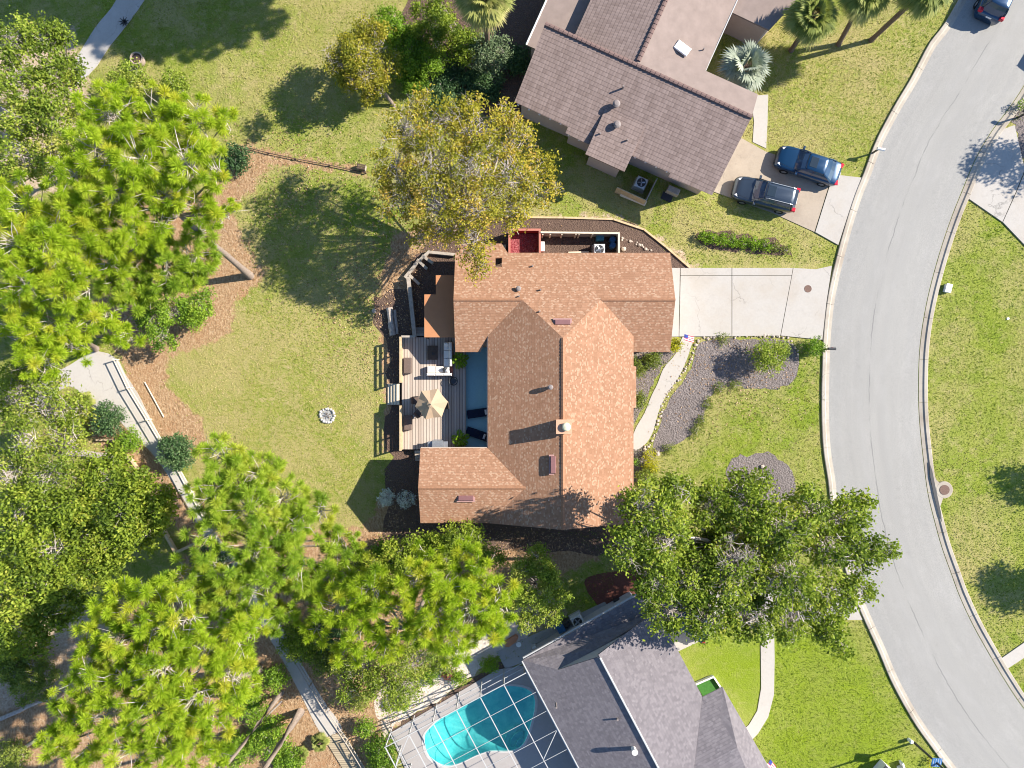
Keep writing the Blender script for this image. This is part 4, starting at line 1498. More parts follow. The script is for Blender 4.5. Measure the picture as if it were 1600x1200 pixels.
# low dark table in the house shade
c = D(676.8, 551.5)
t = thing('coffee_table', 'square dark coffee table in the shade beside the sectional sofa', 'table', c)
m = MB()
m.rbox((0, 0, 0.36), (0.76, 1.02, 0.06), 0, 0.01)
m.build('tabletop', M['darkwood'], t)
m = MB()
m.rbox((0, 0, 0.17), (0.6, 0.86, 0.32), 0, 0.01)
m.build('base', M['darkwood'], t)
m = MB()
m.lathe([(0.05, 0.4), (0.09, 0.41), (0.1, 0.46), (0.07, 0.47)], (0.06, -0.06, 0), 12)
solo(off(m, (-c.x, -c.y, -c.z)), 'bowl', M['darkmetal'], 'small dark bowl standing on the square coffee table', 'bowl')
# sectional sofa
c = D(690, 562)
t = thing('sectional_sofa', 'L-shaped sectional sofa with pale cushions, one arm sunlit and one in shade', 'sofa', c)
def dl(px, py): q = D(px, py); return (q.x - c.x, q.y - c.y)
ax, ay = dl(694, 535)
bx_, by_ = dl(708, 588)
m = MB()
m.box(((ax + bx_) / 2, (ay + by_) / 2, 0.14), (bx_ - ax, ay - by_, 0.22))
cx0, cy0 = dl(668, 572.5)
m.box(((cx0 + ax) / 2 - 0.002, (cy0 + by_) / 2, 0.141), (ax - cx0 - 0.006, cy0 - by_, 0.22))
m.build('frame', M['redframe'], t)
sw = 0.62
n = 3
for k in range(n):     # shaded run of seats
    y1 = ay - 0.02 - (ay - cy0) * k / n
    y0_ = ay - (ay - cy0) * (k + 1) / n
    m = MB()
    m.rbox((ax + 0.22, (y0_ + y1) / 2, 0.345), (0.42, y1 - y0_, 0.17), 0, 0.04)
    m.build('seat_cushion', M['cushion_white'], t)
    m = MB()
    m.rbox((ax + 0.53, (y0_ + y1) / 2, 0.52), (0.18, y1 - y0_, 0.5), 0, 0.05)
    m.build('back_cushion', M['cushion_white'], t)
for k in range(2):
    x0_ = cx0 + 0.02 + (ax - cx0) * k / 2
    x1_ = cx0 + (ax - cx0) * (k + 1) / 2
    m = MB()
    m.rbox(((x0_ + x1_) / 2, cy0 - 0.24, 0.345), (x1_ - x0_, 0.46, 0.17), 0, 0.04)
    m.build('seat_cushion', M['cushion_white'], t)
    m = MB()
    m.rbox(((x0_ + x1_) / 2, by_ + 0.13, 0.52), (x1_ - x0_, 0.18, 0.48), 0, 0.05)
    m.build('back_cushion', M['cushion_white'], t)
m = MB()
m.rbox((ax + 0.22, cy0 - 0.26, 0.345), (0.42, 0.5, 0.17), 0, 0.04)
m.build('seat_cushion', M['cushion_white'], t)
m = MB()
m.rbox((ax + 0.30, by_ + 0.13, 0.52), (0.62, 0.18, 0.48), 0, 0.05)
m.build('back_cushion', M['cushion_white'], t)


def pillow(px, py, z, mat, label, rz, s=0.36):
    q = D(px, py)
    bm = bmesh.new()
    bmesh.ops.create_uvsphere(bm, u_segments=12, v_segments=8, radius=1)
    m = MB()
    rm = Matrix.Rotation(rz, 3, 'Z') @ Matrix.Rotation(0.7, 3, 'X')
    vs = []
    for v in bm.verts:
        x, y, zz = v.co
        f = 1.0 / max(abs(x), abs(y), 0.55) ** 0.5
        w = rm @ Vector((x * f * s / 2, y * f * s / 2, zz * 0.09))
        vs.append((q.x + w.x, q.y + w.y, z + w.z))
    m.add(vs, [tuple(v.index for v in f.verts) for f in bm.faces])
    bm.free()
    solo(m, 'pillow', mat, label, 'pillow', smooth=True)


pillow(696.5, 577.5, 1.12, M['darkmetal'], 'black throw pillow at the corner of the sectional sofa', 0.6)
pillow(700, 581, 1.16, M['cushion_white'], 'white throw pillow leaning beside the black one on the sofa corner', -0.5)
pillow(699, 539, 1.12, M['cushion_white'], 'pale pillow at the shaded far end of the sectional sofa', 0.2, 0.34)
# round wire side table
q = D(709, 595.5)
t = thing('side_table', 'round black wire side table in the shade behind the sofa', 'table', q)
for nm, r, z in (('rim', 0.3, 0.45), ('inner_ring', 0.19, 0.45), ('base_ring', 0.27, 0.03)):
    m = MB()
    m.tube([(r * math.cos(k * PI / 10), r * math.sin(k * PI / 10), z) for k in range(21)], 0.022, 5)
    m.build(nm, M['darkmetal'], t)
m = MB()
m.lathe([(0.0, 0.44), (0.17, 0.44), (0.17, 0.455), (0, 0.455)], (0, 0, 0), 16)
m.build('tabletop', M['darkmetal'], t)
for k in range(3):
    m = MB()
    a_ = k * 2.094
    m.tube([(0.3 * math.cos(a_), 0.3 * math.sin(a_), 0.45), (0.2 * math.cos(a_ + 0.4), 0.2 * math.sin(a_ + 0.4), 0.25), (0.27 * math.cos(a_), 0.27 * math.sin(a_), 0.03)], 0.014, 5)
    m.build('leg', M['darkmetal'], t)
# grill
q = D(686, 693)
t = thing('grill', 'grey gas grill with side shelves against the deck edge by the lower roof', 'grill', q)
m = MB()
m.box((0, 0, 0.42), (0.7, 0.5, 0.72))
m.build('cabinet', M['darkmetal'], t)
m = MB()
pr = [(-0.3, 0), (-0.3, 0.12), (-0.18, 0.27), (0.1, 0.27), (0.3, 0.08), (0.3, 0)]
m.add([(-0.38, y, 0.8 + z) for y, z in pr] + [(0.38, y, 0.8 + z) for y, z in pr], [tuple(range(6))[::-1], tuple(range(6, 12))] + [(i, (i + 1) % 6, 6 + (i + 1) % 6, 6 + i) for i in range(6)])
m.build('lid', M['steel'], t)
for sx in (-1, 1):
    m = MB()
    m.box((sx * 0.56, 0, 0.83), (0.32, 0.44, 0.04))
    m.build('side_shelf', M['steel'], t)
m = MB()
m.tube([(-0.28, 0.37, 0.95), (0.28, 0.37, 0.95)], 0.015, 6)
m.build('handle', M['steel'], t)
# loungers
for (px, py, ang, lab) in ((749, 645, 0.14, 'navy sun lounger with a white head pillow, nearer the umbrella'), (747, 678, -0.33, 'navy sun lounger with a white head pillow, nearer the lower roof and the potted palm')):
    q = P(px, py, 0.1)
    t = thing('sun_lounger', lab, 'sun lounger', q, 'navy sun loungers on the patio', ang)
    m = MB()
    m.rbox((-0.25, 0, 0.30), (1.25, 0.62, 0.06), 0, 0.02)
    m.build('seat', M['navy'], t)
    m = MB()
    m.box((0.62, 0, 0.40), (0.62, 0.62, 0.05), 0, -0.4)
    m.build('backrest', M['navy'], t)
    m = MB()
    m.rbox((0.5, 0, 0.47), (0.16, 0.36, 0.1), 0, 0.03)
    m.build('pillow', M['cushion_white'], t)
    for sx in (-0.8, 0.35):
        for sy in (-0.26, 0.26):
            m = MB()
            m.box((sx, sy, 0.14), (0.05, 0.05, 0.28))
            m.build('leg', M['darkmetal'], t)

# ---------------------------------------------------------------- yard features
def edging(name, pts, w, z, mat, label, cat, seglen=None, group=None):
    mb = MB()
    for i in range(len(pts) - 1):
        a, b = P(*pts[i]), P(*pts[i + 1])
        m = (a + b) / 2
        mb.box((m.x, m.y, z / 2 - 0.02), ((b - a).length + 0.02, w, z + 0.04), math.atan2((b - a).y, (b - a).x))
    return solo(mb, name, mat, label, cat, group=group)


edging('timber_border', [(790, 340), (800, 340), (880, 340.5), (958, 343), (1006, 359), (1040, 386), (1077, 418)], 0.13, 0.14, M['timber'], 'pale timber border curving round the dark soil bed at the top of the central house', 'border')
mb = MB()
a, b = P(638, 433, 0.7), P(648, 526, 0.7)
m_ = (a + b) / 2
mb.box((m_.x, m_.y, 0.35), ((b - a).length, 0.2, 0.75), math.atan2((b - a).y, (b - a).x))
mb.box((m_.x, m_.y, 0.76), ((b - a).length + 0.05, 0.28, 0.06), math.atan2((b - a).y, (b - a).x))
solo(mb, 'retaining_wall', M['greywood'], 'grey timber retaining wall running up from the deck corner', 'wall')
logs = [((633, 434), (652, 410)), ((648, 414), (672, 392)), ((652, 406), (667, 420)), ((660, 400), (676, 411)), ((640, 430), (655, 444)), ((668, 394), (712, 398))]
labs = ['weathered timber beam of the stepped bed, lowest one beside the grey retaining wall', 'weathered timber beam of the stepped bed that runs under the yellow tree', 'short timber tie in the middle of the stepped bed', 'short timber tie at the upper end of the stepped bed', 'short timber tie at the lower end of the stepped bed', 'dark timber beam in shade between the stepped bed and the house corner']
for (a, b), lb in zip(logs, labs):
    mb = MB()
    a, b = P(*a, 0.2), P(*b, 0.35)
    d = (b - a)
    m_ = (a + b) / 2
    mb.box((m_.x, m_.y, 0.2), (d.length, 0.2, 0.4), math.atan2(d.y, d.x), random.uniform(-0.06, 0.06))
    solo(mb, 'landscape_timber', M['greywood'], lb, 'timber', group='landscape timbers of the stepped bed')
# bleached log halves
for (a, b, r, lb) in (((609, 481), (613, 524), 0.24, 'grey split log lying in the shade left of the deck corner, the wider one'), ((616.5, 484), (620.5, 522), 0.12, 'thin grey split log lying against the wider one left of the deck corner')):
    mb = MB()
    a, b = P(*a, r), P(*b, r)
    pts = [a.lerp(b, k / 7) + Vector((random.uniform(-.03, .03), 0, random.uniform(-.02, .02))) for k in range(8)]
    mb.tube(pts, [r * random.uniform(0.8, 1.1) for _ in pts], 9)
    solo(mb, 'log', M['log'], lb, 'log')
# fire pit
c = P(512, 649)
fp = thing('fire_pit', 'round fire pit ringed with grey stones and full of ash in the back lawn', 'fire pit', c)
for k in range(17):
    mb = MB()
    t = k * 2 * PI / 17 + random.uniform(-0.08, 0.08)
    r = 0.52 + random.uniform(-0.04, 0.05)
    mb.rock((c.x + r * math.cos(t), c.y + r * math.sin(t), 0.08), random.uniform(0.10, 0.15))
    part(mb, 'stone', M['greystone'], fp)
mb = MB()
mb.prism([(c.x + 0.48 * math.cos(k * 0.35), c.y + 0.48 * math.sin(k * 0.35)) for k in range(18)], -0.02, 0.022)
part(mb, 'ash', M['ash'], fp)
for k in range(4):
    mb = MB()
    t = k * 0.9 + 0.3
    mb.tube([(c.x - 0.25 * math.cos(t), c.y - 0.25 * math.sin(t), 0.05), (c.x + 0.25 * math.cos(t), c.y + 0.25 * math.sin(t), 0.13)], 0.03, 6)
    part(mb, 'charred_log', M['ash'] if k % 2 else M['darkbark'], fp)


def stone_row(name, pts, n, r, label, group, mat=M['stone'], cat='stone', jit=0.09):
    line = smooth_line(pp(pts), 0.1)
    made = []
    for k in range(n):
        q = line[int((len(line) - 1) * k / max(1, n - 1))]
        mb = MB()
        rr = r * random.uniform(0.5, 1.3)
        mb.rock((q[0] + random.uniform(-jit, jit), q[1] + random.uniform(-jit, jit), rr * 0.45), rr)
        made.append(solo(mb, name, mat, label, cat, group=group))
    return made


stone_row('edging_stone', [(970, 373), (985, 377), (1000, 384), (1016, 393)], 15, 0.11, 'pale edging stone in the short curved row beside the side yard fence', 'edging stones by the side yard fence')
stone_row('edging_stone', [(1090, 531), (1080, 560), (1066, 585), (1048, 607), (1036, 632), (1028, 660), (1018, 690), (1005, 703)], 60, 0.10, 'pale edging stone between the curved front walk and the grey mulch bed', 'edging stones along the front walk')
stone_row('edging_stone', [(1100, 528.5), (1140, 526.5), (1180, 525.5), (1222, 526), (1240, 540), (1248, 556)], 46, 0.10, 'pale edging stone between the driveway and the grey mulch bed', 'edging stones along the driveway')
for (px, py, r, lb) in ((974.5, 389.5, 0.2, 'single tan rock standing on the soil below the curved stone row'), (1027, 709, 0.2, 'tan rock at the bottom tip of the mulch bed by the yellow shrub'), (1191, 729, 0.17, 'tan rock in the round mulch bed in the front lawn'), (585, 486, 0.2, 'pale rock at the edge of the lawn left of the grey logs')):
    mb = MB()
    q = P(px, py)
    mb.rock((q.x, q.y, r * 0.5), r)
    solo(mb, 'rock', M['stone'], lb, 'rock')

# red walled bed and grey fenced side yard
t = thing('raised_bed', 'red wooden enclosure filled with red mulch above the central roof', 'raised bed', P(820, 378))
def wallseg(a, b, z, w, mat, name, tt, capm=None, z0=0.0):
    a, b = P(*a, z), P(*b, z)
    m_ = (a + b) / 2
    mb = MB()
    mb.box((m_.x, m_.y, (z + z0) / 2), ((b - a).length + w * 0.98, w, z - z0), math.atan2((b - a).y, (b - a).x))
    o = part(mb, name, mat, tt)
    if capm:
        mb = MB()
        mb.box((m_.x, m_.y, z + 0.022), ((b - a).length + w + 0.06, w + 0.07, 0.045), math.atan2((b - a).y, (b - a).x))
        part(mb, 'cap_rail', capm, o)
    return o


wallseg((796, 359), (843.5, 359), 1.25, 0.08, M['redpaint'], 'side', t, M['redcap'])
wallseg((796, 361), (796, 402), 1.24, 0.08, M['redpaint'], 'side', t, M['redcap'])
wallseg((843.5, 361), (843.5, 402), 1.24, 0.08, M['redpaint'], 'side', t, M['redcap'])
mb = MB()
mb.prism(pp([(795, 365), (841, 365), (841, 402), (795, 402)], 0.3), -0.02, 0.3)
part(mb, 'mulch_fill', M['redmulch'], t)
for k in range(120):
    pass
t = thing('fence', 'grey-tan board fence with a capped corner round the narrow side yard', 'fence', P(905, 365))
wallseg((846, 363), (967, 364.5), 1.3, 0.05, M['greywood'], 'board_panel', t, M['palewood'])
wallseg((967, 366), (967, 402), 1.31, 0.06, M['palewood'], 'board_panel', t, M['palewood'])
for px in (848, 860, 878, 900, 905, 926, 965):
    q = P(px, 365.5, 1.2)
    mb = MB()
    mb.box((q.x, q.y - 0.02, 0.62), (0.1, 0.1, 1.24))
    part(mb, 'post', M['palewood'], t)
mb = MB()
q = P(937.5, 371.5, 0.5)
mb.rbox((q.x, q.y, 0.32), (0.56, 0.38, 0.62), 0, 0.03)
solo(mb, 'storage_bin', M['tealplastic'], 'teal storage bin standing inside the fenced side yard', 'bin')
for (px, py, lb) in ((957.5, 374, 'round blue barrel in the fence corner, farther from the roof'), (957.5, 383, 'round blue barrel in the fence corner, nearer the roof')):
    q = P(px, py, 0.7)
    mb = MB()
    mb.lathe([(0.19, 0.0), (0.23, 0.15), (0.23, 0.7), (0.2, 0.78), (0.19, 0.76), (0.0, 0.75)], (q.x, q.y, 0), 18)
    solo(mb, 'barrel', M['blueplastic'], lb, 'barrel', group='blue barrels in the side yard')


def ac_unit(px, py, label, rz=0.0):
    q = P(px, py, 0.0)
    t = thing('air_conditioner', label, 'air conditioner', q, None, rz)
    m = MB()
    m.rbox((0, 0, 0.42), (0.8, 0.8, 0.76), 0, 0.05)
    m.build('casing', M['acmetal'], t)
    m = MB()
    m.lathe([(0.0, 0.806), (0.31, 0.806), (0.32, 0.815), (0.30, 0.83)], (0, 0, 0), 24)
    m.build('fan_opening', M['darkmetal'], t)
    m = MB()
    for k in range(4):
        a_ = k * PI / 2 + 0.4
        m.box((0.15 * math.cos(a_), 0.15 * math.sin(a_), 0.82), (0.26, 0.1, 0.012), a_, 0.0, 0.3)
    m.build('fan', M['steel'], t)
    m = MB()
    m.box((0, 0, 0.03), (0.95, 0.95, 0.06))
    m.build('pad', M['kerb'], t)


ac_unit(934.5, 393, 'pale air conditioner in the fenced side yard, half under the orange roof edge')
ac_unit(999, 290, 'pale air conditioner inside the little board fence of the pink house', -0.42)
mb = MB()
q = P(847, 386, 0.3)
mb.rbox((q.x, q.y, 0.3), (0.32, 0.7, 0.55), 0, 0.03)
solo(mb, 'utility_box', M['white'], 'white box standing against the outside of the red enclosure', 'box')
mb = MB()
q = P(904, 394.5, 0.1)
mb.box((q.x, q.y, 0.12), (1.5, 0.14, 0.06), 0.03)
solo(mb, 'board', M['palewood'], 'pale board lying on the soil along the roof edge in the side yard', 'board')
mb = MB()
q = P(788, 386, 0.3)
mb.box((q.x, q.y, 0.2), (0.25, 0.3, 0.4))
solo(mb, 'utility_box', M['steel'], 'small grey box in the shade left of the red enclosure', 'box')
# little board fence beside the pink house
t = thing('fence', 'small tan board fence hiding the air conditioner of the pink house', 'fence', P(990, 305))
wallseg((965, 293), (1009, 313), 1.3, 0.06, M['timber'], 'board_panel', t)
wallseg((1010, 313), (1027, 279), 1.28, 0.06, M['greywood'], 'board_panel', t)
mb = MB()
a = P(969, 303, 0.0)
pts = [P(969, 304, 0), P(1008, 320, 0)]
mb.box(((pts[0] + pts[1]) / 2) + Vector((0, 0, 0.35)), ((pts[1] - pts[0]).length, 0.42, 0.06), math.atan2(-16, 39), 0, 0.8)
solo(mb, 'board', M['palewood'], 'pale sheet of board leaning against the small fence of the pink house', 'board')
mb = MB()
q = P(1051, 299, 0.3)
mb.rbox((q.x, q.y, 0.35), (0.9, 0.45, 0.7), -0.42, 0.04)
solo(mb, 'storage_box', M['greywood'], 'grey storage box in the shade under the garage eave of the pink house', 'box')
mb = MB()
q = P(1042, 308, 0.0)
mb.box((q.x, q.y, 0.03), (0.8, 0.55, 0.06), -0.42)
solo(mb, 'paving_slab', M['darkmetal'], 'dark slab on the ground beside the grey storage box', 'slab')

# ---------------------------------------------------------------- swimming pool under its screen frame
pool_px = [(663, 1151), (667, 1174), (677, 1187), (695, 1196), (717, 1192), (745, 1179), (765, 1173), (793, 1173), (813, 1167), (823, 1152), (831, 1125), (836, 1104), (834, 1086), (822, 1075), (798, 1071), (776, 1075), (756, 1085), (717, 1107), (688, 1123), (672, 1137)]
outline = jitter_poly(pp(pool_px), 0.3, 0.0)
ctr = P(748, 1135)
poolr = thing('swimming_pool', 'kidney-shaped swimming pool with turquoise water and corner steps', 'pool', ctr)
deck_px = [(609, 1145), (776, 1046), (838, 1036), (1000, 1330), (690, 1330)]
mbd = bmesh.new()
# deck slab with the pool cut out: ring of quads between the pool outline and an outer outline
def ring_mesh(name, inner, outer_fn, z, mat, parent, zi=None):
    n = len(inner)
    vs = [(x, y, z if zi is None else zi) for x, y in inner] + [(*outer_fn(x, y), z) for x, y in inner]
    m = MB()
    m.add(vs, [(i, (i + 1) % n, n + (i + 1) % n, n + i) for i in range(n)])
    return m


def hull_hit(x, y, poly, c):
    best = None
    dx, dy = x - c[0], y - c[1]
    for i in range(len(poly)):
        x0, y0 = poly[i]
        x1, y1 = poly[(i + 1) % len(poly)]
        ex, ey = x1 - x0, y1 - y0
        den = dx * ey - dy * ex
        if abs(den) < 1e-9:
            continue
        t = ((x0 - c[0]) * ey - (y0 - c[1]) * ex) / den
        u = ((x0 - c[0]) * dy - (y0 - c[1]) * dx) / den
        if t > 0 and -1e-6 <= u <= 1 + 1e-6 and (best is None or t < best):
            best = t
    return (c[0] + dx * best, c[1] + dy * best)


deck_poly = [P2(*q) for q in deck_px]
# dense outer outline: make sure the corners are included
cc = (ctr.x, ctr.y)
angs = sorted([math.atan2(y - cc[1], x - cc[0]) for x, y in outline])
corner_angs = [math.atan2(y - cc[1], x - cc[0]) for x, y in deck_poly]
all_a = sorted(set([-PI + 2 * PI * k / 160 for k in range(160)] + corner_angs))
inner = [hull_hit(cc[0] + math.cos(a), cc[1] + math.sin(a), outline, cc) for a in all_a]
outer = [hull_hit(cc[0] + math.cos(a), cc[1] + math.sin(a), deck_poly, cc) for a in all_a]
n = len(all_a)
m = MB()
mid_ = [(cc[0] + (x - cc[0]) * 1.0, cc[1] + (y - cc[1]) * 1.0) for x, y in inner]
m.add([(x, y, 0.08) for x, y in inner] + [(x, y, 0.08) for x, y in outer] + [(x, y, -0.1) for x, y in outer],
      [(i, (i + 1) % n, n + (i + 1) % n, n + i) for i in range(n)] + [(n + i, n + (i + 1) % n, 2 * n + (i + 1) % n, 2 * n + i) for i in range(n)])
struct(m, 'pool_deck', M['pooldeck'])
gp = N('pool_plaster')
nn = gp.noise(1.8, 4, 0.7)
vv = gp.voro(2.6, feature='SMOOTH_F1')
gp.color(gp.mix(nn, (0.42, 0.72, 0.72), (0.62, 0.86, 0.84)))
gp.rough(0.8, 0.2)
m = MB()


def inset(k, z):
    return [(cc[0] + (x - cc[0]) * k, cc[1] + (y - cc[1]) * k, z) for x, y in inner]


def deep(x, y):      # deeper towards the left end
    return 0.0
levels = [inset(1.0, 0.081), inset(0.995, -0.10), inset(0.96, -0.55), inset(0.86, -0.9), inset(0.55, -1.25), inset(0.2, -1.35)]
vs, fs = [], []
dirx = Vector((-0.87, -0.49))
for L, lv in enumerate(levels):
    for (x, y, z) in lv:
        if L >= 2:
            tt = ((x - cc[0]) * dirx.x + (y - cc[1]) * dirx.y) / 3.5
            z = z * (1.0 + 0.45 * max(-1, min(1, tt)))
        vs.append((x, y, z))
for L in range(len(levels) - 1):
    for i in range(n):
        j = (i + 1) % n
        fs.append((L * n + i, L * n + j, (L + 1) * n + j, (L + 1) * n + i))
fs.append(tuple((len(levels) - 1) * n + i for i in range(n)))
m.add(vs, fs)
part(m, 'basin', gp.m, poolr, smooth=True)
m = MB()
k1 = [(cc[0] + (x - cc[0]) * 1.045, cc[1] + (y - cc[1]) * 1.045) for x, y in inner]
m.add([(x, y, 0.10) for x, y in inner] + [(x, y, 0.10) for x, y in k1] + [(x, y, 0.07) for x, y in k1] + [(x, y, 0.0) for x, y in inner],
      [(i, (i + 1) % n, n + (i + 1) % n, n + i) for i in range(n)] + [(n + i, n + (i + 1) % n, 2 * n + (i + 1) % n, 2 * n + i) for i in range(n)] + [(3 * n + i, 3 * n + (i + 1) % n, (i + 1) % n, i) for i in range(n)])
part(m, 'coping', mat_plain('pool_coping', (0.42, 0.40, 0.385), 0.85, 0.2, var=0.08), poolr)
gw_ = N('pool_water')
wv = gw_.noise(2.2, 4, 0.65, dist=0.8)
bn = gw_.n.new("ShaderNodeBump")
bn.inputs["Strength"].default_value = 0.25
bn.inputs["Distance"].default_value = 0.08
gw_.link(wv, bn.inputs["Height"])
tr = gw_.n.new("ShaderNodeBsdfTransparent")
tcol = gw_.mix(gw_.ramp(gw_.noise(1.1, 4, 0.7, dist=1.0), [(0.35, 0), (0.65, 1)]), (0.22, 0.58, 0.61), (0.40, 0.73, 0.72))
gw_.link(tcol, tr.inputs["Color"])
gl = gw_.n.new("ShaderNodeBsdfGlossy")
gl.inputs["Roughness"].default_value = 0.05
gw_.link(bn.outputs[0], gl.inputs["Normal"])
fr = gw_.n.new("ShaderNodeFresnel")
fr.inputs["IOR"].default_value = 1.33
gw_.link(bn.outputs[0], fr.inputs["Normal"])
mx = gw_.n.new("ShaderNodeMixShader")
mx.inputs[0].default_value = 0.045
gw_.link(tr.outputs[0], mx.inputs[1])
gw_.link(gl.outputs[0], mx.inputs[2])
gw_.link(mx.outputs[0], gw_.out.inputs["Surface"])
m = MB()
m.add([(cc[0] + (x - cc[0]) * 0.999, cc[1] + (y - cc[1]) * 0.999, -0.02) for x, y in inner], [tuple(range(n))])
part(m, 'water', gw_.m, poolr)
for k in range(3):
    c0 = P(819, 1168)
    rr = 1.45 - k * 0.42
    pts = [(c0.x, c0.y)] + [(c0.x + rr * math.cos(a), c0.y + rr * math.sin(a)) for a in np.linspace(PI * 0.52, PI * 1.05, 14)]
    m = MB()
    m.prism(pts, -0.9, -0.55 + k * 0.2)
    part(m, 'step', mat_plain('pool_step', (0.66, 0.80, 0.76), 0.8, 0.2, var=0.05), poolr)

cage = thing('pool_enclosure', 'white aluminium frame of the screened enclosure over the swimming pool', 'enclosure', G(22, -14, 0))
ZT = 2.9
ts = [-19.5, -17.65, -15.8, -13.95, -12.07, -10.22]
sA, sZ = 18.12, 30.5
def bar(name, a, b, w, mat=M['alu']):
    m = MB()
    a, b = Vector(a), Vector(b)
    d = b - a
    m_ = (a + b) / 2
    if abs(d.z) > 0.9 * d.length:
        m.box(m_, (w, w, d.length), math.atan2(TX.y, TX.x))
    else:
        m.box(m_, (d.length, w, w), math.atan2(d.y, d.x), -math.asin(d.z / d.length))
    return part(m, name, mat, cage)


bar('roof_beam', G(sA, -19.56, ZT), G(sA, -8.35, ZT), 0.06)
bar('roof_beam', G(sA + 0.06, -19.5, ZT - 0.005), G(sZ, -19.5, ZT - 0.005), 0.06)
for tt in ts[1:]:
    bar('roof_beam', G(sA + 0.06, tt, ZT - 0.01), G(sZ, tt, ZT - 0.01), 0.052)
bar('roof_beam', G(sA + 0.06, -8.4, ZT + 0.01), G(sZ, -8.4, ZT + 0.01), 0.052)
for k in range(1, 8):
    bar('cross_beam', G(sA + 1.5 * k, -19.45, ZT + 0.004), G(sA + 1.5 * k, -8.45, ZT + 0.004), 0.03)
for tt in ts + [-8.6]:
    bar('post', G(sA, tt, 0.08), G(sA, tt, ZT - 0.05), 0.07)
for k in range(1, 6):
    bar('post', G(sA + 1.5 * k, -19.5, 0.08), G(sA + 1.5 * k, -19.5, ZT - 0.06), 0.07)
bar('wall_rail', G(sA, -19.45, 0.95), G(sA, -8.6, 0.95), 0.05)
bar('wall_rail', G(sA, -19.45, 1.9), G(sA, -8.6, 1.9), 0.04)
bar('wall_rail', G(sA + 0.05, -19.5, 0.96), G(sZ, -19.5, 0.96), 0.05)
bar('brace', G(sA + 0.05, -17.65, ZT), G(sA + 1.5, -19.45, ZT), 0.045)
bar('brace', G(sA + 5.9, -10.25, ZT + 0.01), G(sA + 4.55, -8.5, ZT + 0.01), 0.045)
# things along the shaded side path of the grey house
for (px, py, w, d, h, mt, lb, ang) in ((871, 1000, 1.1, 0.55, 0.95, 'tealplastic', 'teal storage chest under the gutter of the grey house', 0.5), (876, 980, 0.55, 0.5, 0.9, 'blueplastic', 'blue wheeled bin under the gutter of the grey house, nearer the shrub tree', 0.5), (884, 973, 0.4, 0.4, 0.8, 'darkmetal', 'black bin next to the blue bin by the grey house', 0.5), (835, 1011, 0.3, 0.3, 0.6, 'acmetal', 'small grey meter box at the corner of the grey house', 0.5), (964, 941, 0.5, 0.5, 0.5, 'darkmetal', 'black pot in the dark corner between the grey roof and the brick paving', 0.2)):
    q = P(px, py, h / 2)
    m = MB()
    m.rbox((q.x, q.y, h / 2), (w, d, h), ang, 0.05)
    m.box((q.x, q.y, h + 0.012), (w * 0.94, d * 0.94, 0.05), ang)
    solo(m, 'storage_bin', M[mt], lb, 'bin')
ac_unit(901, 966, 'dark-fan air conditioner beside the grey house in deep shade', 0.5)
q = P(810.5, 1007)
m = MB()
m.lathe([(0.0, 0.05), (0.17, 0.05), (0.19, 0.04), (0.19, 0.0)], (q.x, q.y, 0), 18)
solo(m, 'drain_cover', M['white'], 'white round cover on the shaded side path of the grey house', 'cover')
m = MB()
a, b = P(790, 1004, 0.2), P(806, 988, 0.2)
m.prism(pp([(788, 1003), (806, 992), (810, 996), (806, 1003), (795, 1011), (789, 1010)], 0.25), 0.0, 0.3)
solo(m, 'raised_box', M['terracotta'], 'orange-red planter box beside the side path of the grey house', 'planter')
m = MB()
for a, b in (((722, 1024), (734, 1021)), ((734, 1021), (735, 1030)), ((735, 1030), (721, 1026)), ((721, 1026), (722, 1024))):
    a, b = P(*a, 0.12), P(*b, 0.12)
    m.tube([a, b], 0.035, 5)
solo(m, 'frame', M['greywood'], 'small empty wooden frame lying on the gravel bed by the pool', 'frame')
# ---------------------------------------------------------------- cars
def loft(rings, close_ends=True):
    n = len(rings[0])
    vs = [p for r in rings for p in r]
    fs = []
    for i in range(len(rings) - 1):
        for k in range(n):
            fs.append((i * n + k, i * n + (k + 1) % n, (i + 1) * n + (k + 1) % n, (i + 1) * n + k))
    if close_ends:
        fs.append(tuple(range(n - 1, -1, -1)))
        fs.append(tuple(range((len(rings) - 1) * n, len(rings) * n)))
    return vs, fs


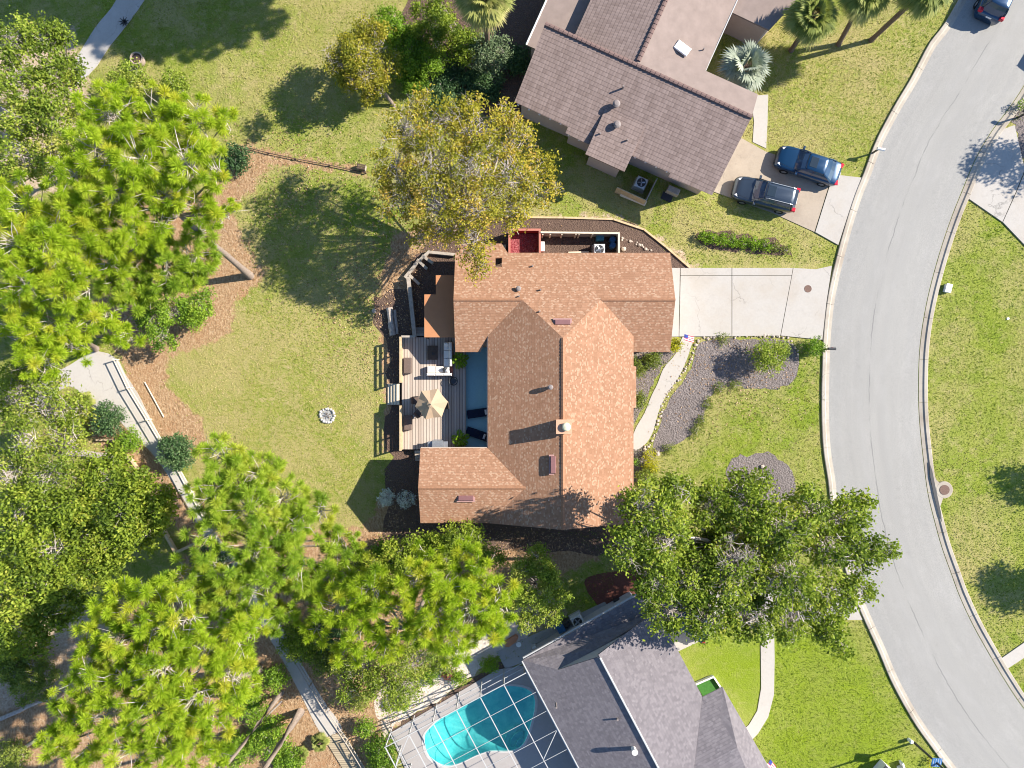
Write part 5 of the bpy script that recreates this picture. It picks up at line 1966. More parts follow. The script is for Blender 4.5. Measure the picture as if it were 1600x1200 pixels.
def car(label, loc, rz, L, Wd, Ht, paint, wagon=False, group=None, rails=False, roofpanel=None):
    t = thing('parked_car', label, 'car', loc, group, rz)
    belt = 0.92 if not wagon else 1.0
    hl, hw = L / 2, Wd / 2
    # x, half width, top height (front is +x)
    st = [(hl, 0.62, 0.55), (hl - 0.06, 0.74, 0.66), (hl - 0.22, 0.88, 0.76), (hl - 0.6, 0.96, 0.84), (hl - 1.15, 0.985, 0.90), (hl - 1.45, 0.99, belt), (0.0, 1.0, belt + 0.02), (-hl + 1.3, 1.0, belt + 0.05)]
    st += [(-hl + 0.75, 0.98, belt + 0.05), (-hl + 0.25, 0.93, belt + (0.02 if not wagon else 0.05)), (-hl + 0.06, 0.84, belt - 0.06), (-hl, 0.76, belt - 0.22)]
    rings = []
    for (x, w, zt) in st:
        w *= hw
        half = [(0.0, 0.20), (w * 0.86, 0.20), (w * 0.97, 0.34), (w, 0.55), (w * 0.985, zt - 0.14), (w * 0.93, zt - 0.03), (w * 0.80, zt + 0.005), (w * 0.45, zt + 0.025), (0.0, zt + 0.03)]
        half = [(y, min(z, zt + 0.03)) for y, z in half]
        rings.append([(x, y, z) for y, z in half] + [(x, -y, z) for y, z in half[-2:0:-1]])
    m = MB()
    m.add(*loft(rings))
    b = m.build('body', paint, t, smooth=True)
    # hood shut lines
    m = MB()
    for sy in (-1, 1):
        m.tube([(hl - 0.35, sy * hw * 0.62, 0.835), (hl - 1.3, sy * hw * 0.78, 0.925)], 0.008, 4)
    m.build('shut_line', M['darkmetal'], b)
    xf0, xf1 = hl - 1.32, hl - 2.02
    xr0, xr1 = (-hl + 0.42, -hl + 1.25) if not wagon else (-hl + 0.12, -hl + 0.42)
    bw, tw = hw * 0.86, hw * 0.66
    def oval(x0, x1, w, z, rnd):
        pts = []
        for (cx, sx) in ((x0, 1), (x1, -1)):
            ang = (-90, -45, 0, 45, 90) if sx == 1 else (90, 135, 180, 225, 270)
            for a in ang:
                a = math.radians(a)
                ex = abs(math.cos(a)) ** 0.8 * rnd
                pts.append((cx - sx * rnd + sx * ex, w * math.copysign(abs(math.sin(a)) ** 0.45, math.sin(a)), z))
        return pts
    zr = Ht
    m = MB()
    r0 = oval(xf0, xr0, bw, belt - 0.02, 0.22)
    r1 = oval(xf0 * 0.45 + xf1 * 0.55, xr0 * 0.45 + xr1 * 0.55, bw * 0.45 + tw * 0.55 + 0.03, belt + (zr - belt) * 0.58, 0.2)
    r2 = oval(xf1, xr1, tw, zr - 0.03, 0.16)
    m.add(*loft([r0, r1, r2]))
    m.build('window_glass', M['carglass'], t, smooth=False)
    m = MB()
    p0 = oval(xf1 + 0.03, xr1 - 0.03, tw + 0.02, zr - 0.045, 0.17)
    p1 = oval(xf1 - 0.02, xr1 + 0.02, tw - 0.05, zr, 0.14)
    p2 = oval(xf1 - 0.22, xr1 + 0.22, tw * 0.5, zr + 0.035, 0.1)
    m.add(*loft([p0, p1, p2]))
    rf = m.build('roof', roofpanel or paint, t, smooth=True)
    # pillars follow the glasshouse edges
    for nm, x0, x1 in (('front_pillar', xf0 - 0.10, xf1 - 0.02), ('middle_pillar', (xf0 + xr0) / 2 + 0.1, (xf1 + xr1) / 2 + 0.05), ('rear_pillar', xr0 + 0.14, xr1 + 0.06)):
        for sy in (-1, 1):
            m = MB()
            m.tube([(x0, sy * (bw + 0.0), belt), ((x0 + x1) / 2, sy * ((bw + tw) / 2 + 0.02), (belt + zr) / 2 + 0.03), (x1, sy * tw, zr - 0.03)], [0.05, 0.045, 0.04] if nm != 'middle_pillar' else 0.03, 5)
            m.build(nm, paint, t)
    m = MB()
    sx = xf1 - 0.45
    m.rbox((sx, 0, zr + 0.03), (0.55 if not wagon else 0.6, tw * 1.25, 0.03), 0, 0.01)
    m.build('sunroof', M['glass'], rf)
    if rails:
        for sy in (-1, 1):
            m = MB()
            m.tube([(xf1 - 0.15, sy * (tw - 0.03), zr + 0.0), (xf1 - 0.35, sy * (tw - 0.03), zr + 0.06), (xr1 + 0.25, sy * (tw - 0.03), zr + 0.06), (xr1 + 0.05, sy * (tw - 0.03), zr)], 0.022, 6)
            m.build('roof_rail', M['rim'], rf)
        m = MB()
        m.box((xr1 + 0.0, 0, zr - 0.02), (0.34, tw * 1.8, 0.035))
        m.build('spoiler', paint, rf)
    for sy in (-1, 1):
        m = MB()
        m.rbox((xf0 - 0.28, sy * (hw + 0.04), belt + 0.06), (0.16, 0.26, 0.14), 0, 0.03)
        m.build('mirror', paint, t)
        m = MB()
        m.rbox((hl - 0.34, sy * hw * 0.66, 0.735), (0.34, 0.2, 0.12), -sy * 0.5, 0.04)
        m.build('headlight', M['headlamp'], t)
        m = MB()
        if wagon:
            m.rbox((-hl + 0.17, sy * hw * 0.78, 1.0), (0.3, 0.28, 0.28), 0, 0.04)
        else:
            m.rbox((-hl + 0.13, sy * hw * 0.70, 0.84), (0.26, 0.36, 0.14), sy * 0.3, 0.03)
        m.build('taillight', M['redlight'], t)
        for x in (hl - 0.92, -hl + 0.92):
            m = MB()
            prof = [(0.2, -0.1), (0.31, -0.11), (0.33, -0.06), (0.33, 0.06), (0.31, 0.11), (0.2, 0.1)]
            vs, fs = [], []
            nn = 20
            for (r, y) in prof:
                for k in range(nn):
                    a = 2 * PI * k / nn
                    vs.append((x + r * math.cos(a), sy * (hw - 0.10) + y, 0.33 + r * math.sin(a)))
            for i in range(len(prof) - 1):
                for k in range(nn):
                    fs.append((i * nn + k, i * nn + (k + 1) % nn, (i + 1) * nn + (k + 1) % nn, (i + 1) * nn + k))
            m.add(vs, fs)
            w = m.build('wheel', M['tyre'], t)
            m = MB()
            vs = [(x + 0.21 * math.cos(2 * PI * k / nn), sy * (hw - 0.02), 0.33 + 0.21 * math.sin(2 * PI * k / nn)) for k in range(nn)]
            vs2 = [(a, sy * (hw - 0.16), c) for a, b_, c in vs]
            m.add(vs + vs2, [tuple(range(nn)), tuple(range(2 * nn - 1, nn - 1, -1))] + [(k, (k + 1) % nn, nn + (k + 1) % nn, nn + k) for k in range(nn)])
            m.build('rim', M['rim'], w)
    m = MB()
    m.box((-hl - 0.002, 0, 0.72 if not wagon else 0.8), (0.02, 0.42, 0.13))
    m.build('number_plate', M['white'], t)
    m = MB()
    m.box((hl - 0.03, 0, 0.45), (0.08, hw * 1.1, 0.2))
    m.build('grille', M['darkmetal'], t)
    m = MB()
    for sy in (-0.4, 0.25):
        m.tube([(xf0 - 0.02, sy * hw, belt + 0.02), (xf0 - 0.22, (sy + 0.55) * hw, belt + 0.17)], 0.012, 4)
    m.build('wiper', M['darkmetal'], t)
    return t


def heading(a, b):
    a, b = P(*a), P(*b)
    return math.atan2((b - a).y, (b - a).x)


car('glossy blue sedan with a sunroof parked on the stained driveway beside the lawn', P(1257, 262.5), heading((1302, 274), (1212, 244)), 4.72, 1.84, 1.44, M['carblue'])
car('slate grey estate car with roof rails and red tail lamps parked on the stained driveway', P(1190, 307), heading((1238, 315), (1143, 291)), 4.6, 1.86, 1.6, M['cargrey'], wagon=True, rails=True)
car('dark blue car on the street, cut off by the upper edge of the photo', P(1556, -14), heading((1520, 55), (1575, -65)), 5.2, 2.1, 1.75, M['cardark'], wagon=True)
car('dark car in the driveway half hidden under the big oak by the grey house', P(1062, 962), heading((1094, 985), (1046, 958)) , 4.5, 1.8, 1.45, M['cardark'])
car('car on the far driveway beyond the right edge of the photo', P(1668, 62), heading((1640, 110), (1700, 10)), 4.6, 1.85, 1.7, M['cardark'], wagon=True)

# ---------------------------------------------------------------- street furniture and small things
def mailbox(px, py, rz, label, body=M['darkmetal'], arm=True):
    q = P(px, py)
    t = thing('mailbox', label, 'mailbox', q, None, rz)
    m = MB()
    m.box((0, 0, 0.5), (0.1, 0.1, 1.0))
    m.build('post', M['darkmetal'], t)
    m = MB()
    pr = [(-0.09, 0), (0.09, 0), (0.09, 0.12), (0.06, 0.18), (0, 0.205), (-0.06, 0.18), (-0.09, 0.12)]
    vs = [(x, y, 1.0 + z) for x in (-0.16, 0.38) for y, z in pr]
    m.add(vs, [tuple(range(7))[::-1], tuple(range(7, 14))] + [(i, (i + 1) % 7, 7 + (i + 1) % 7, 7 + i) for i in range(7)])
    m.build('box', body, t)
    m = MB()
    m.box((0.1, 0.1, 1.14), (0.03, 0.02, 0.14))
    m.build('flag', M['redpaint'], t)


mailbox(1362, 240, -0.2, 'white-topped mailbox on a dark post at the kerb beside the blue sedan', M['white'])
mailbox(1287, 546, 0.0, 'black mailbox at the kerb beside the round green shrub', M['darkmetal'])
mailbox(1590, 184, 2.8, 'dark mailbox at the far kerb near the right edge of the photo', M['darkmetal'])
# utility box on the right lawn
q = P(1478, 451)
t = thing('utility_box', 'small white utility box standing in the lawn across the road', 'utility box', q, None, -0.25)
m = MB()
m.rbox((0, 0, 0.17), (0.38, 0.58, 0.34), 0, 0.03)
m.build('cabinet', M['white'], t)
m = MB()
m.box((0, 0, 0.36), (0.42, 0.62, 0.035))
m.build('lid', M['white'], t)
m = MB()
m.lathe([(0.09, 0.0), (0.09, 0.06), (0.0, 0.07)], P(1574.5, 498), 14)
solo(m, 'valve_cover', M['white'], 'tiny white round cover in the lawn across the road, near the right edge', 'cover')
# manhole in the driveway
m = MB()
q = P(1261.5, 451.5)
m.lathe([(0.27, 0.09), (0.27, 0.112), (0.23, 0.112), (0.22, 0.106), (0.0, 0.106)], (q.x, q.y, 0), 24)
solo(m, 'manhole_cover', M['rust'], 'rusty round manhole cover in the pale driveway', 'manhole cover')
# storm inlet
q = P(1474, 765)
t = thing('storm_drain', 'round concrete storm drain structure with a dark lid behind the right kerb', 'storm drain', q)
m = MB()
m.lathe([(0.62, -0.05), (0.62, 0.12), (0.58, 0.14), (0.0, 0.14)], (0, 0, 0), 28)
m.build('collar', M['kerb'], t)
m = MB()
m.lathe([(0.36, 0.13), (0.36, 0.165), (0.0, 0.165)], (0, 0, 0), 24)
m.build('lid', M['rust'], t)
m = MB()
m.prism([(a - q.x, b - q.y) for a, b in pp([(1456, 738), (1462, 750), (1470, 757), (1473, 775), (1466, 795), (1463, 780), (1458, 760)])], -0.05, 0.13)
m.build('apron', M['kerb'], t)
m = MB()
m.prism([(a - q.x, b - q.y) for a, b in pp([(1450.5, 722), (1455, 735), (1461, 765), (1468.5, 800), (1470, 815), (1466, 806), (1458, 775), (1452, 745)])], 0.0, 0.137)
m.build('inlet_slot', M['darkmetal'], t)
# solar lamp post
q = P(1428, 1160)
t = thing('solar_lamp_post', 'tall dark lamp post with a small blue solar panel at the kerb', 'lamp post', q)
m = MB()
m.tube([(0, 0, 0), (0.05, -0.05, 3.0), (0.1, -0.1, 7.6)], [0.09, 0.075, 0.055], 10)
m.build('pole', M['darkmetal'], t)
m = MB()
m.box((0.02, 0.0, 2.75), (0.85, 0.6, 0.04), -0.2, 0.25)
sp = m.build('solar_panel', M['solar'], t)
m = MB()
for k in range(4):
    m.box((0.02 + (k - 1.5) * 0.2, 0.0, 2.776 - (k - 1.5) * 0.051), (0.012, 0.58, 0.01), -0.2, 0.25)
m.build('panel_line', M['white'], sp)
m = MB()
m.tube([(0.1, -0.1, 7.5), (0.5, -0.15, 7.7), (1.0, -0.2, 7.7)], 0.035, 6)
m.build('arm', M['darkmetal'], t)
m = MB()
m.rbox((1.1, -0.2, 7.68), (0.5, 0.2, 0.1), 0, 0.03)
m.build('lamp_head', M['darkmetal'], t)
m = MB()
q = P(1419.5, 1155)
m.lathe([(0.12, 0), (0.13, 0.35), (0.15, 0.42), (0.1, 0.5), (0, 0.52)], (q.x, q.y, 0), 12)
solo(m, 'bollard', M['white'], 'short white round post beside the solar lamp post', 'post')
# cabinet at the bottom edge
q = P(1376, 1200)
t = thing('transformer_cabinet', 'cream utility cabinet with a dark sloping side at the bottom edge of the photo', 'utility cabinet', q, None, -0.72)
m = MB()
m.rbox((0, 0, 0.45), (0.95, 1.0, 0.9), 0, 0.05)
m.build('cabinet', M['trim'], t)
m = MB()
m.box((-0.3, 0, 0.92), (0.5, 0.9, 0.04), 0, 0.12)
m.build('hatch', M['darkmetal'], t)
m = MB()
q = P(1407, 1193)
m.box((q.x, q.y, 0.25), (0.12, 0.55, 0.5), 0.3)
m.box((q.x - 0.16, q.y - 0.2, 0.245), (0.24, 0.12, 0.49), 0.3)
solo(m, 'marker_post', M['white'], 'small white hooked utility marker between the cabinet and the solar lamp post', 'marker')
# house flags


def flag(px, py, rz, label, h=1.3, tilt=0.9):
    q = P(px, py)
    t = thing('flag', label, 'flag', q, None, rz)
    m = MB()
    m.tube([(0, 0, 0), (0.06, 0.02, h)], 0.012, 6)
    m.build('pole', M['darkmetal'], t)
    w, d = 0.75, 0.45
    cloth = thing
    def strip(name, x0, x1, y0, y1, mat, lift=0.0):
        m = MB()
        vs, fs = [], []
        n = 8
        for i in range(n + 1):
            x = x0 + (x1 - x0) * i / n
            zz = h - 0.06 - 0.18 * x + 0.03 * math.sin(x * 11) + lift
            for y in (y0, y1):
                vs.append((0.07 + x, y, zz - 0.55 * y))
                vs.append((0.07 + x, y, zz - 0.55 * y - 0.006))
        for i in range(n):
            a = i * 4
            fs += [(a, a + 4, a + 6, a + 2), (a + 1, a + 3, a + 7, a + 5), (a, a + 1, a + 5, a + 4), (a + 2, a + 6, a + 7, a + 3)]
        m.add(vs, fs)
        return m.build(name, mat, t)
    for k in range(7):
        strip('stripe', 0, w, -d / 2 + d * k / 7, -d / 2 + d * (k + 1) / 7 - 0.001, M['flagred'] if k % 2 == 0 else M['flagwhite'])
    strip('canton', 0, w * 0.4, -d / 2 + d * 3 / 7, d / 2, M['flagblue'], 0.006)


flag(1061, 528, -0.25, 'small red, white and blue striped flag beside the front walk and the orange roof')
flag(1192, 1178, -0.9, 'small striped flag beside the porch roof of the grey house', 1.1)
# round planter in the upper left lawn, dark object beside the cart path
q = P(220, 97)
t = thing('planter', 'round barrel planter with a dark top in the shaded lawn by the cart path', 'planter', q)
m = MB()
m.lathe([(0.36, 0), (0.42, 0.2), (0.42, 0.55), (0.46, 0.6), (0.46, 0.66), (0.38, 0.66), (0.36, 0.58)], (0, 0, 0), 24)
m.build('barrel', mat_plain('grey_brown_tub', (0.34, 0.27, 0.22), 0.85, 0.2), t)
m = MB()
m.lathe([(0.37, 0.57), (0.2, 0.64), (0, 0.68)], (0, 0, 0), 20)
m.build('soil', M['darkwood'], t)
q = P(197, 37)
m = MB()
for k in range(9):
    a = k * 0.7 + 0.3
    m.tube([(q.x, q.y, 0.02), (q.x + 0.18 * math.cos(a), q.y + 0.18 * math.sin(a), 0.28), (q.x + 0.38 * math.cos(a), q.y + 0.38 * math.sin(a), 0.3)], [0.06, 0.05, 0.012], 5)
solo(m, 'dark_plant', M['darkmetal'], 'small blackish spiky tuft on the edge of the grey cart path', 'plant')
# rails beside the golf path


def post_rail(name, pts, label, h=0.75, mat=M['palewood'], group=None):
    t = thing(name, label, 'rail fence', P(*pts[0]), group)
    for (px, py) in pts:
        q = P(px, py)
        m = MB()
        m.tube([(q.x, q.y, 0), (q.x, q.y, h + 0.08)], 0.05, 8)
        part(m, 'post', mat, t)
    for i in range(len(pts) - 1):
        for zz in ((h, h * 0.45) if mat is not M['darkwood'] else (h,)):
            m = MB()
            a, b = P(*pts[i]), P(*pts[i + 1])
            a.z = b.z = zz
            m.tube([a, b], 0.034, 7)
            part(m, 'rail', mat, t)


post_rail('rail_fence', [(186, 562), (207, 606), (237, 655), (258, 690)], 'pale post and rail along the upper part of the white golf path')
post_rail('rail_fence', [(284, 732), (303, 768), (330, 815)], 'short length of rail between the round dark shrub and the pines on the golf path')
post_rail('rail_fence', [(464, 1025), (488, 1066), (512, 1105), (544, 1152), (580, 1210)], 'dark post and rail along the lower golf path and boardwalk', 0.8, M['greywood'])
post_rail('rail_fence', [(372, 228), (420, 240), (462, 249), (515, 259), (572, 271)], 'dark weathered low rail across the lawn left of the yellow tree', 0.16, M['darkwood'])
m = MB()
a, b = P(226, 597, 0.06), P(256, 652, 0.06)
m.tube([a, b], 0.045, 7)
solo(m, 'loose_pole', M['palewood'], 'loose pale pole lying on the pine straw beside the golf path', 'pole')
# wooden seat by the low rail
q = P(566, 263)
t = thing('bench', 'small weathered wooden bench at the end of the low rail under the yellow tree', 'bench', q, None, -0.2)
for k in range(3):
    m = MB()
    m.box((0, -0.13 + k * 0.13, 0.42), (0.62, 0.1, 0.04))
    m.build('seat_slat', M['darkwood'], t)
for sx in (-0.28, 0.28):
    m = MB()
    m.box((sx, 0, 0.2), (0.06, 0.34, 0.4))
    m.build('leg', M['greywood'], t)
# timber edging of the sunken bed left of the golf path
edging('timber_edging', [(153, 687), (178, 687), (205, 715), (222, 738), (238, 762)], 0.14, 0.3, M['timber'], 'timber edging between the golf path straw and the oaks on its left', 'edging')
edging('timber_edging', [(258, 828), (277, 862), (312, 846)], 0.2, 0.35, M['timber'], 'timber steps edging the straw where the golf path passes the dark oaks', 'edging')
for (a, b, r, lb) in (((0, 1124), (88, 1085), 0.16, 'grey fallen trunk lying on the straw at the lower left edge'), ((0, 1188), (75, 1146), 0.15, 'second grey fallen trunk below the first at the lower left edge'), ((95, 705), (182, 714), 0.28, 'bleached fallen trunk lying among the oaks left of the golf path'), ((342, 1200), (440, 1095), 0.09, 'thin bare trunk leaning over the shrubs left of the lower golf path')):
    m = MB()
    a, b = P(*a, r), P(*b, r + (0.0 if 'leaning' not in lb else 0.5))
    pts = [a.lerp(b, k / 6) + Vector((0, random.uniform(-.05, .05), 0)) for k in range(7)]
    m.tube(pts, [r * (1 - 0.05 * k) for k in range(7)], 8)
    solo(m, 'fallen_trunk', M['log'], lb, 'trunk')
# ---------------------------------------------------------------- vegetation
def rand_dirs(n):
    v = rng.normal(size=(n, 3))
    return v / np.linalg.norm(v, axis=1)[:, None]


def perp(d):
    r = rng.normal(size=d.shape)
    a = np.cross(d, r)
    a /= np.linalg.norm(a, axis=1)[:, None] + 1e-9
    return a


def leaf_quads(c, l, w, up=0.35):
    """diamond leaves at centres c"""
    n = len(c)
    nrm = rand_dirs(n)
    nrm[:, 2] = np.abs(nrm[:, 2]) + up
    nrm /= np.linalg.norm(nrm, axis=1)[:, None]
    a = perp(nrm)
    b = np.cross(nrm, a)
    ll = (l * rng.uniform(0.7, 1.3, n))[:, None]
    ww = (w * rng.uniform(0.7, 1.3, n))[:, None]
    v = np.stack([c - a * ll, c - b * ww, c + a * ll, c + b * ww], 1).reshape(-1, 3)
    f = np.arange(n * 4).reshape(-1, 4)
    return v, f


def sticks(p0, p1, r0, r1, bend=0.06):
    """tapering three-sided twigs, two pieces each, as quads"""
    n = len(p0)
    d = p1 - p0
    L = np.linalg.norm(d, axis=1)[:, None] + 1e-6
    u = d / L
    a = perp(u)
    b = np.cross(u, a)
    mid = (p0 + p1) / 2 + (a * rng.normal(0, 1, (n, 1)) + b * rng.normal(0, 1, (n, 1))) * L * bend
    rings = []
    for (c, r) in ((p0, r0), (mid, (r0 + r1) / 2), (p1, r1)):
        for k in range(3):
            t = 2 * PI * k / 3
            rr = np.asarray(r)
            rr = rr[:, None] if rr.ndim else rr
            rings.append(c + (a * math.cos(t) + b * math.sin(t)) * rr)
    v = np.stack(rings, 1).reshape(-1, 3)
    base = (np.arange(n) * 9)[:, None]
    fs = []
    for s_ in range(2):
        for k in range(3):
            fs.append(base + np.array([[s_ * 3 + k, s_ * 3 + (k + 1) % 3, s_ * 3 + 3 + (k + 1) % 3, s_ * 3 + 3 + k]]))
    f = np.stack(fs, 1).reshape(-1, 4)
    return v, f


class Soup:
    def __init__(s):
        s.v, s.f, s.t, s.n = [], [], [], 0

    def add(s, v, f, t=None):
        s.v.append(v)
        s.f.append(f + s.n)
        s.n += len(v)
        if t is not None:
            s.t.append(t)

    def build(s, name, mat, parent, base, **k):
        if not s.v:
            return None
        v = np.concatenate(s.v) - np.array(base)[None]
        return np_mesh(name, v, np.concatenate(s.f), mat, parent, tint=np.concatenate(s.t) if s.t else None, **k)


def blob_world(bl):
    out = []
    for q in bl:
        px, py, r, z = q[:4]
        c = P(px, py, z)
        out.append((np.array(c), r * (H - z) / F))
    return out


def trunk_mesh(base, fork, r, mat, parent, limbs, bend=0.05, extra=None):
    m = MB()
    b, f = Vector(base), Vector(fork)
    pts = [b.lerp(f, k / 5) + Vector((random.uniform(-1, 1), random.uniform(-1, 1), 0)) * bend * (k % 5) * r * 2 for k in range(6)]
    m.tube([pts[0] - Vector((0, 0, 0.1))] + pts, [r * 1.5, r * 1.25] + [r * (1 - 0.09 * k) for k in range(1, 6)], 9)
    for (e, r1) in limbs:
        e = Vector(e)
        mid = f.lerp(e, 0.5) + Vector((random.uniform(-.25, .25), random.uniform(-.25, .25), random.uniform(-0.3, 0.25)))
        q1 = f.lerp(mid, 0.5) + Vector((random.uniform(-.12, .12), random.uniform(-.12, .12), 0))
        m.tube([f - (f - b).normalized() * 0.2, q1, mid, mid.lerp(e, 0.5) + Vector((random.uniform(-.15, .15), random.uniform(-.15, .15), 0)), e], [r1 * 1.35, r1 * 1.15, r1 * 0.9, r1 * 0.6, r1 * 0.3], 6)
    loc = Vector(parent.location)
    return off(m, loc).build('trunk', mat, parent, origin=(0, 0, 0), smooth=True)


def leafy(name, label, cat, base, blobs, mat, dens=34, per=26, leaf=0.10, spread=0.26, trunk=0.18, fork=None, bark='bark', twigm='twig', bare=0.0, twig_r=0.018, group=None, squash=0.75, sub=0.4, lim=True, baremat=None, tone=0.0, extra_twigs=1.0):
    bz = P(*base)
    t = thing(name, label, cat, bz, group)
    bw = blob_world(blobs)
    zc = min(c[2] - r * squash for c, r in bw)
    if fork is None:
        m_ = np.mean([c for c, r in bw], axis=0)
        fk = Vector(bz).lerp(Vector((m_[0], m_[1], m_[2])), 0.55)
    else:
        fk = P(*fork)
    if trunk:
        limbs = [(tuple(c - np.array([0, 0, r * 0.25])), max(0.03, trunk * 0.42 * (r / max(q[1] for q in bw)) ** 0.7)) for c, r in bw]
        trunk_mesh(bz, fk, trunk, M[bark], t, limbs)
    leaves, tw = Soup(), Soup()
    if twig_r and trunk:
        e1 = np.array([c - np.array([0, 0, r * 0.25]) for c, r in bw])
        v, f = sticks(np.repeat(np.array(fk)[None], len(e1), 0), e1, twig_r * 1.8, twig_r, 0.05)
        tw.add(v, f)
    for bi, (c, r) in enumerate(bw):
        bare_ = blobs[bi][4] if len(blobs[bi]) > 4 else bare
        n = max(5, int(dens * r * r))
        d = rand_dirs(n)
        d[:, 2] = d[:, 2] * 0.9 + 0.12
        rad = r * rng.uniform(0.25, 1.0, n) ** 0.5 * rng.uniform(0.8, 1.12, n)
        cl = c + d * rad[:, None] * np.array([1, 1, squash])
        if r > 0.9:          # draw the leaf clusters together into boughs, leaving gaps between them
            ms = max(4, int(r * r * 3.2))
            sd_ = rand_dirs(ms)
            sc_ = c + sd_ * (r * rng.uniform(0.45, 0.95, ms))[:, None] * np.array([1, 1, squash * 1.25])
            pick = np.argmin(((cl[:, None, :] - sc_[None]) ** 2).sum(-1), 1)
            pull = rng.uniform(0.15, 0.72, n)[:, None]
            cl = cl * (1 - pull) + sc_[pick] * pull
        cl[:, 2] = np.maximum(cl[:, 2], 0.12)
        keep = rng.random(n) > bare_
        # clump centres give light and dark tufts with gaps between them
        ct = rng.normal(0.42 + tone, 0.16, n)
        if r > 0.9:
            ct = ct + rng.normal(0, 0.17, ms)[pick]
        cc_ = cl[keep]
        k = len(cc_)
        if k:
            pc = np.repeat(cc_, per, axis=0) + rng.normal(size=(k * per, 3)) * np.array([spread, spread, spread * 0.6])
            pc[:, 2] = np.maximum(pc[:, 2], 0.03)
            tint = np.clip(np.repeat(ct[keep], per) + rng.normal(0, 0.14, k * per), 0, 1)
            v, f = leaf_quads(pc, leaf, leaf * 0.55)
            leaves.add(v, f, tint)
        if twig_r:
            root = c - np.array([0, 0, r * 0.25]) + rng.normal(size=(n, 3)) * r * 0.22
            sel = rng.random(n) < extra_twigs
            v, f = sticks(root[sel], (c + (cl - c) * 1.03)[sel], twig_r * 1.6, twig_r * 0.5, 0.08)
            tw.add(v, f)
            # fine side twigs
            if (~keep).any():
                cb = cl[~keep]
                e0 = np.repeat(cb, 5, axis=0)
                e1 = e0 + rand_dirs(len(e0)) * 0.45 * np.array([1, 1, 0.6]) + np.repeat((cb - c) * 0.12, 5, axis=0)
                v, f = sticks(e0, e1, twig_r * 0.6, twig_r * 0.25, 0.12)
                tw.add(v, f)
    leaves.build('crown', M[mat], t, bz)
    tw.build('twigs', M[twigm], t, bz)
    return t


NEEDLE_N = 260


def pine(label, base, blobs, mat='pine', trunk=0.2, fork=None, tuft=0.54, dens=4.6, tone=0.0, group='pines', squash=0.75, bark='bark'):
    bz = P(*base)
    t = thing('pine_tree', label, 'pine tree', bz, group)
    bw = blob_world(blobs)
    mx_ = max(bw, key=lambda q: q[0][2])
    if fork is None:
        m_ = np.mean([c for c, r in bw], axis=0)
        fk = Vector(bz).lerp(Vector(m_), 0.86)
    else:
        fk = P(*fork)
    limbs = [(tuple(c - np.array([0, 0, 0.5])), max(0.035, trunk * 0.36)) for c, r in bw]
    trunk_mesh(bz, fk, trunk, M[bark], t, limbs, 0.02)
    S_, tw = Soup(), Soup()
    for c, r in bw:
        n = max(5, int(dens * r * r * 2.2))
        # spread tufts so that neighbours rarely coincide
        d = rand_dirs(n * 3)
        cand = c + d * (r * rng.uniform(0.1, 1.0, n * 3) ** 0.5)[:, None] * np.array([1, 1, squash])
        hol = c[None, :2] + rng.normal(0, 0.55, (3, 2)) * r      # gaps in the crown
        hr = r * rng.uniform(0.12, 0.27, 3)
        cand = cand[(((cand[:, None, :2] - hol[None]) ** 2).sum(-1) > hr[None] ** 2).all(1)]
        pts = []
        for q in cand:
            if all((q[0] - p[0]) ** 2 + (q[1] - p[1]) ** 2 + (q[2] - p[2]) ** 2 > (tuft * 0.72) ** 2 for p in pts):
                pts.append(q)
            if len(pts) >= n:
                break
        pts = np.array(pts)
        k = len(pts)
        root = c - np.array([0, 0, 0.55]) + rng.normal(size=(k, 3)) * r * 0.12
        v, f = sticks(root, pts, 0.035, 0.016, 0.1)
        tw.add(v, f)
        dead = rng.random(k) < 0.38     # bare grey side twigs
        if dead.any():
            q = pts[dead]
            e = q + rand_dirs(len(q)) * 0.7 * np.array([1, 1, 0.4]) - np.array([0, 0, 0.3])
            v, f = sticks((root[dead] + q) / 2, e, 0.022, 0.008, 0.15)
            tw.add(v, f)
        axis = (pts - root)
        axis /= np.linalg.norm(axis, axis=1)[:, None]
        axis[:, 2] += 0.5
        axis /= np.linalg.norm(axis, axis=1)[:, None]
        nd = rand_dirs(k * NEEDLE_N)
        ax_ = np.repeat(axis, NEEDLE_N, axis=0)
        nd = nd + ax_ * 0.55
        nd /= np.linalg.norm(nd, axis=1)[:, None]
        size = np.repeat(tuft * rng.uniform(0.6, 1.15, k), NEEDLE_N) * rng.uniform(0.55, 1.05, k * NEEDLE_N)
        p0 = np.repeat(pts, NEEDLE_N, axis=0) + ax_ * rng.uniform(-0.16, 0.06, (k * NEEDLE_N, 1))
        side = perp(nd) * 0.0125
        tip = p0 + nd * size[:, None]
        tip[:, 2] -= 0.10 * size
        mid_ = p0 * 0.35 + tip * 0.65
        v = np.stack([p0, mid_ + side, tip, mid_ - side], 1).reshape(-1, 3)
        f = np.arange(len(v)).reshape(-1, 4)
        ct = np.repeat(np.clip(rng.normal(0.42 + tone, 0.22, k) + 0.15 * (rng.random(k) < 0.1), 0, 1), NEEDLE_N)
        S_.add(v, f, np.clip(ct + rng.normal(0, 0.10, k * NEEDLE_N), 0, 1))
    S_.build('crown', M[mat], t, bz)
    tw.build('twigs', M['twig'], t, bz)
    return t


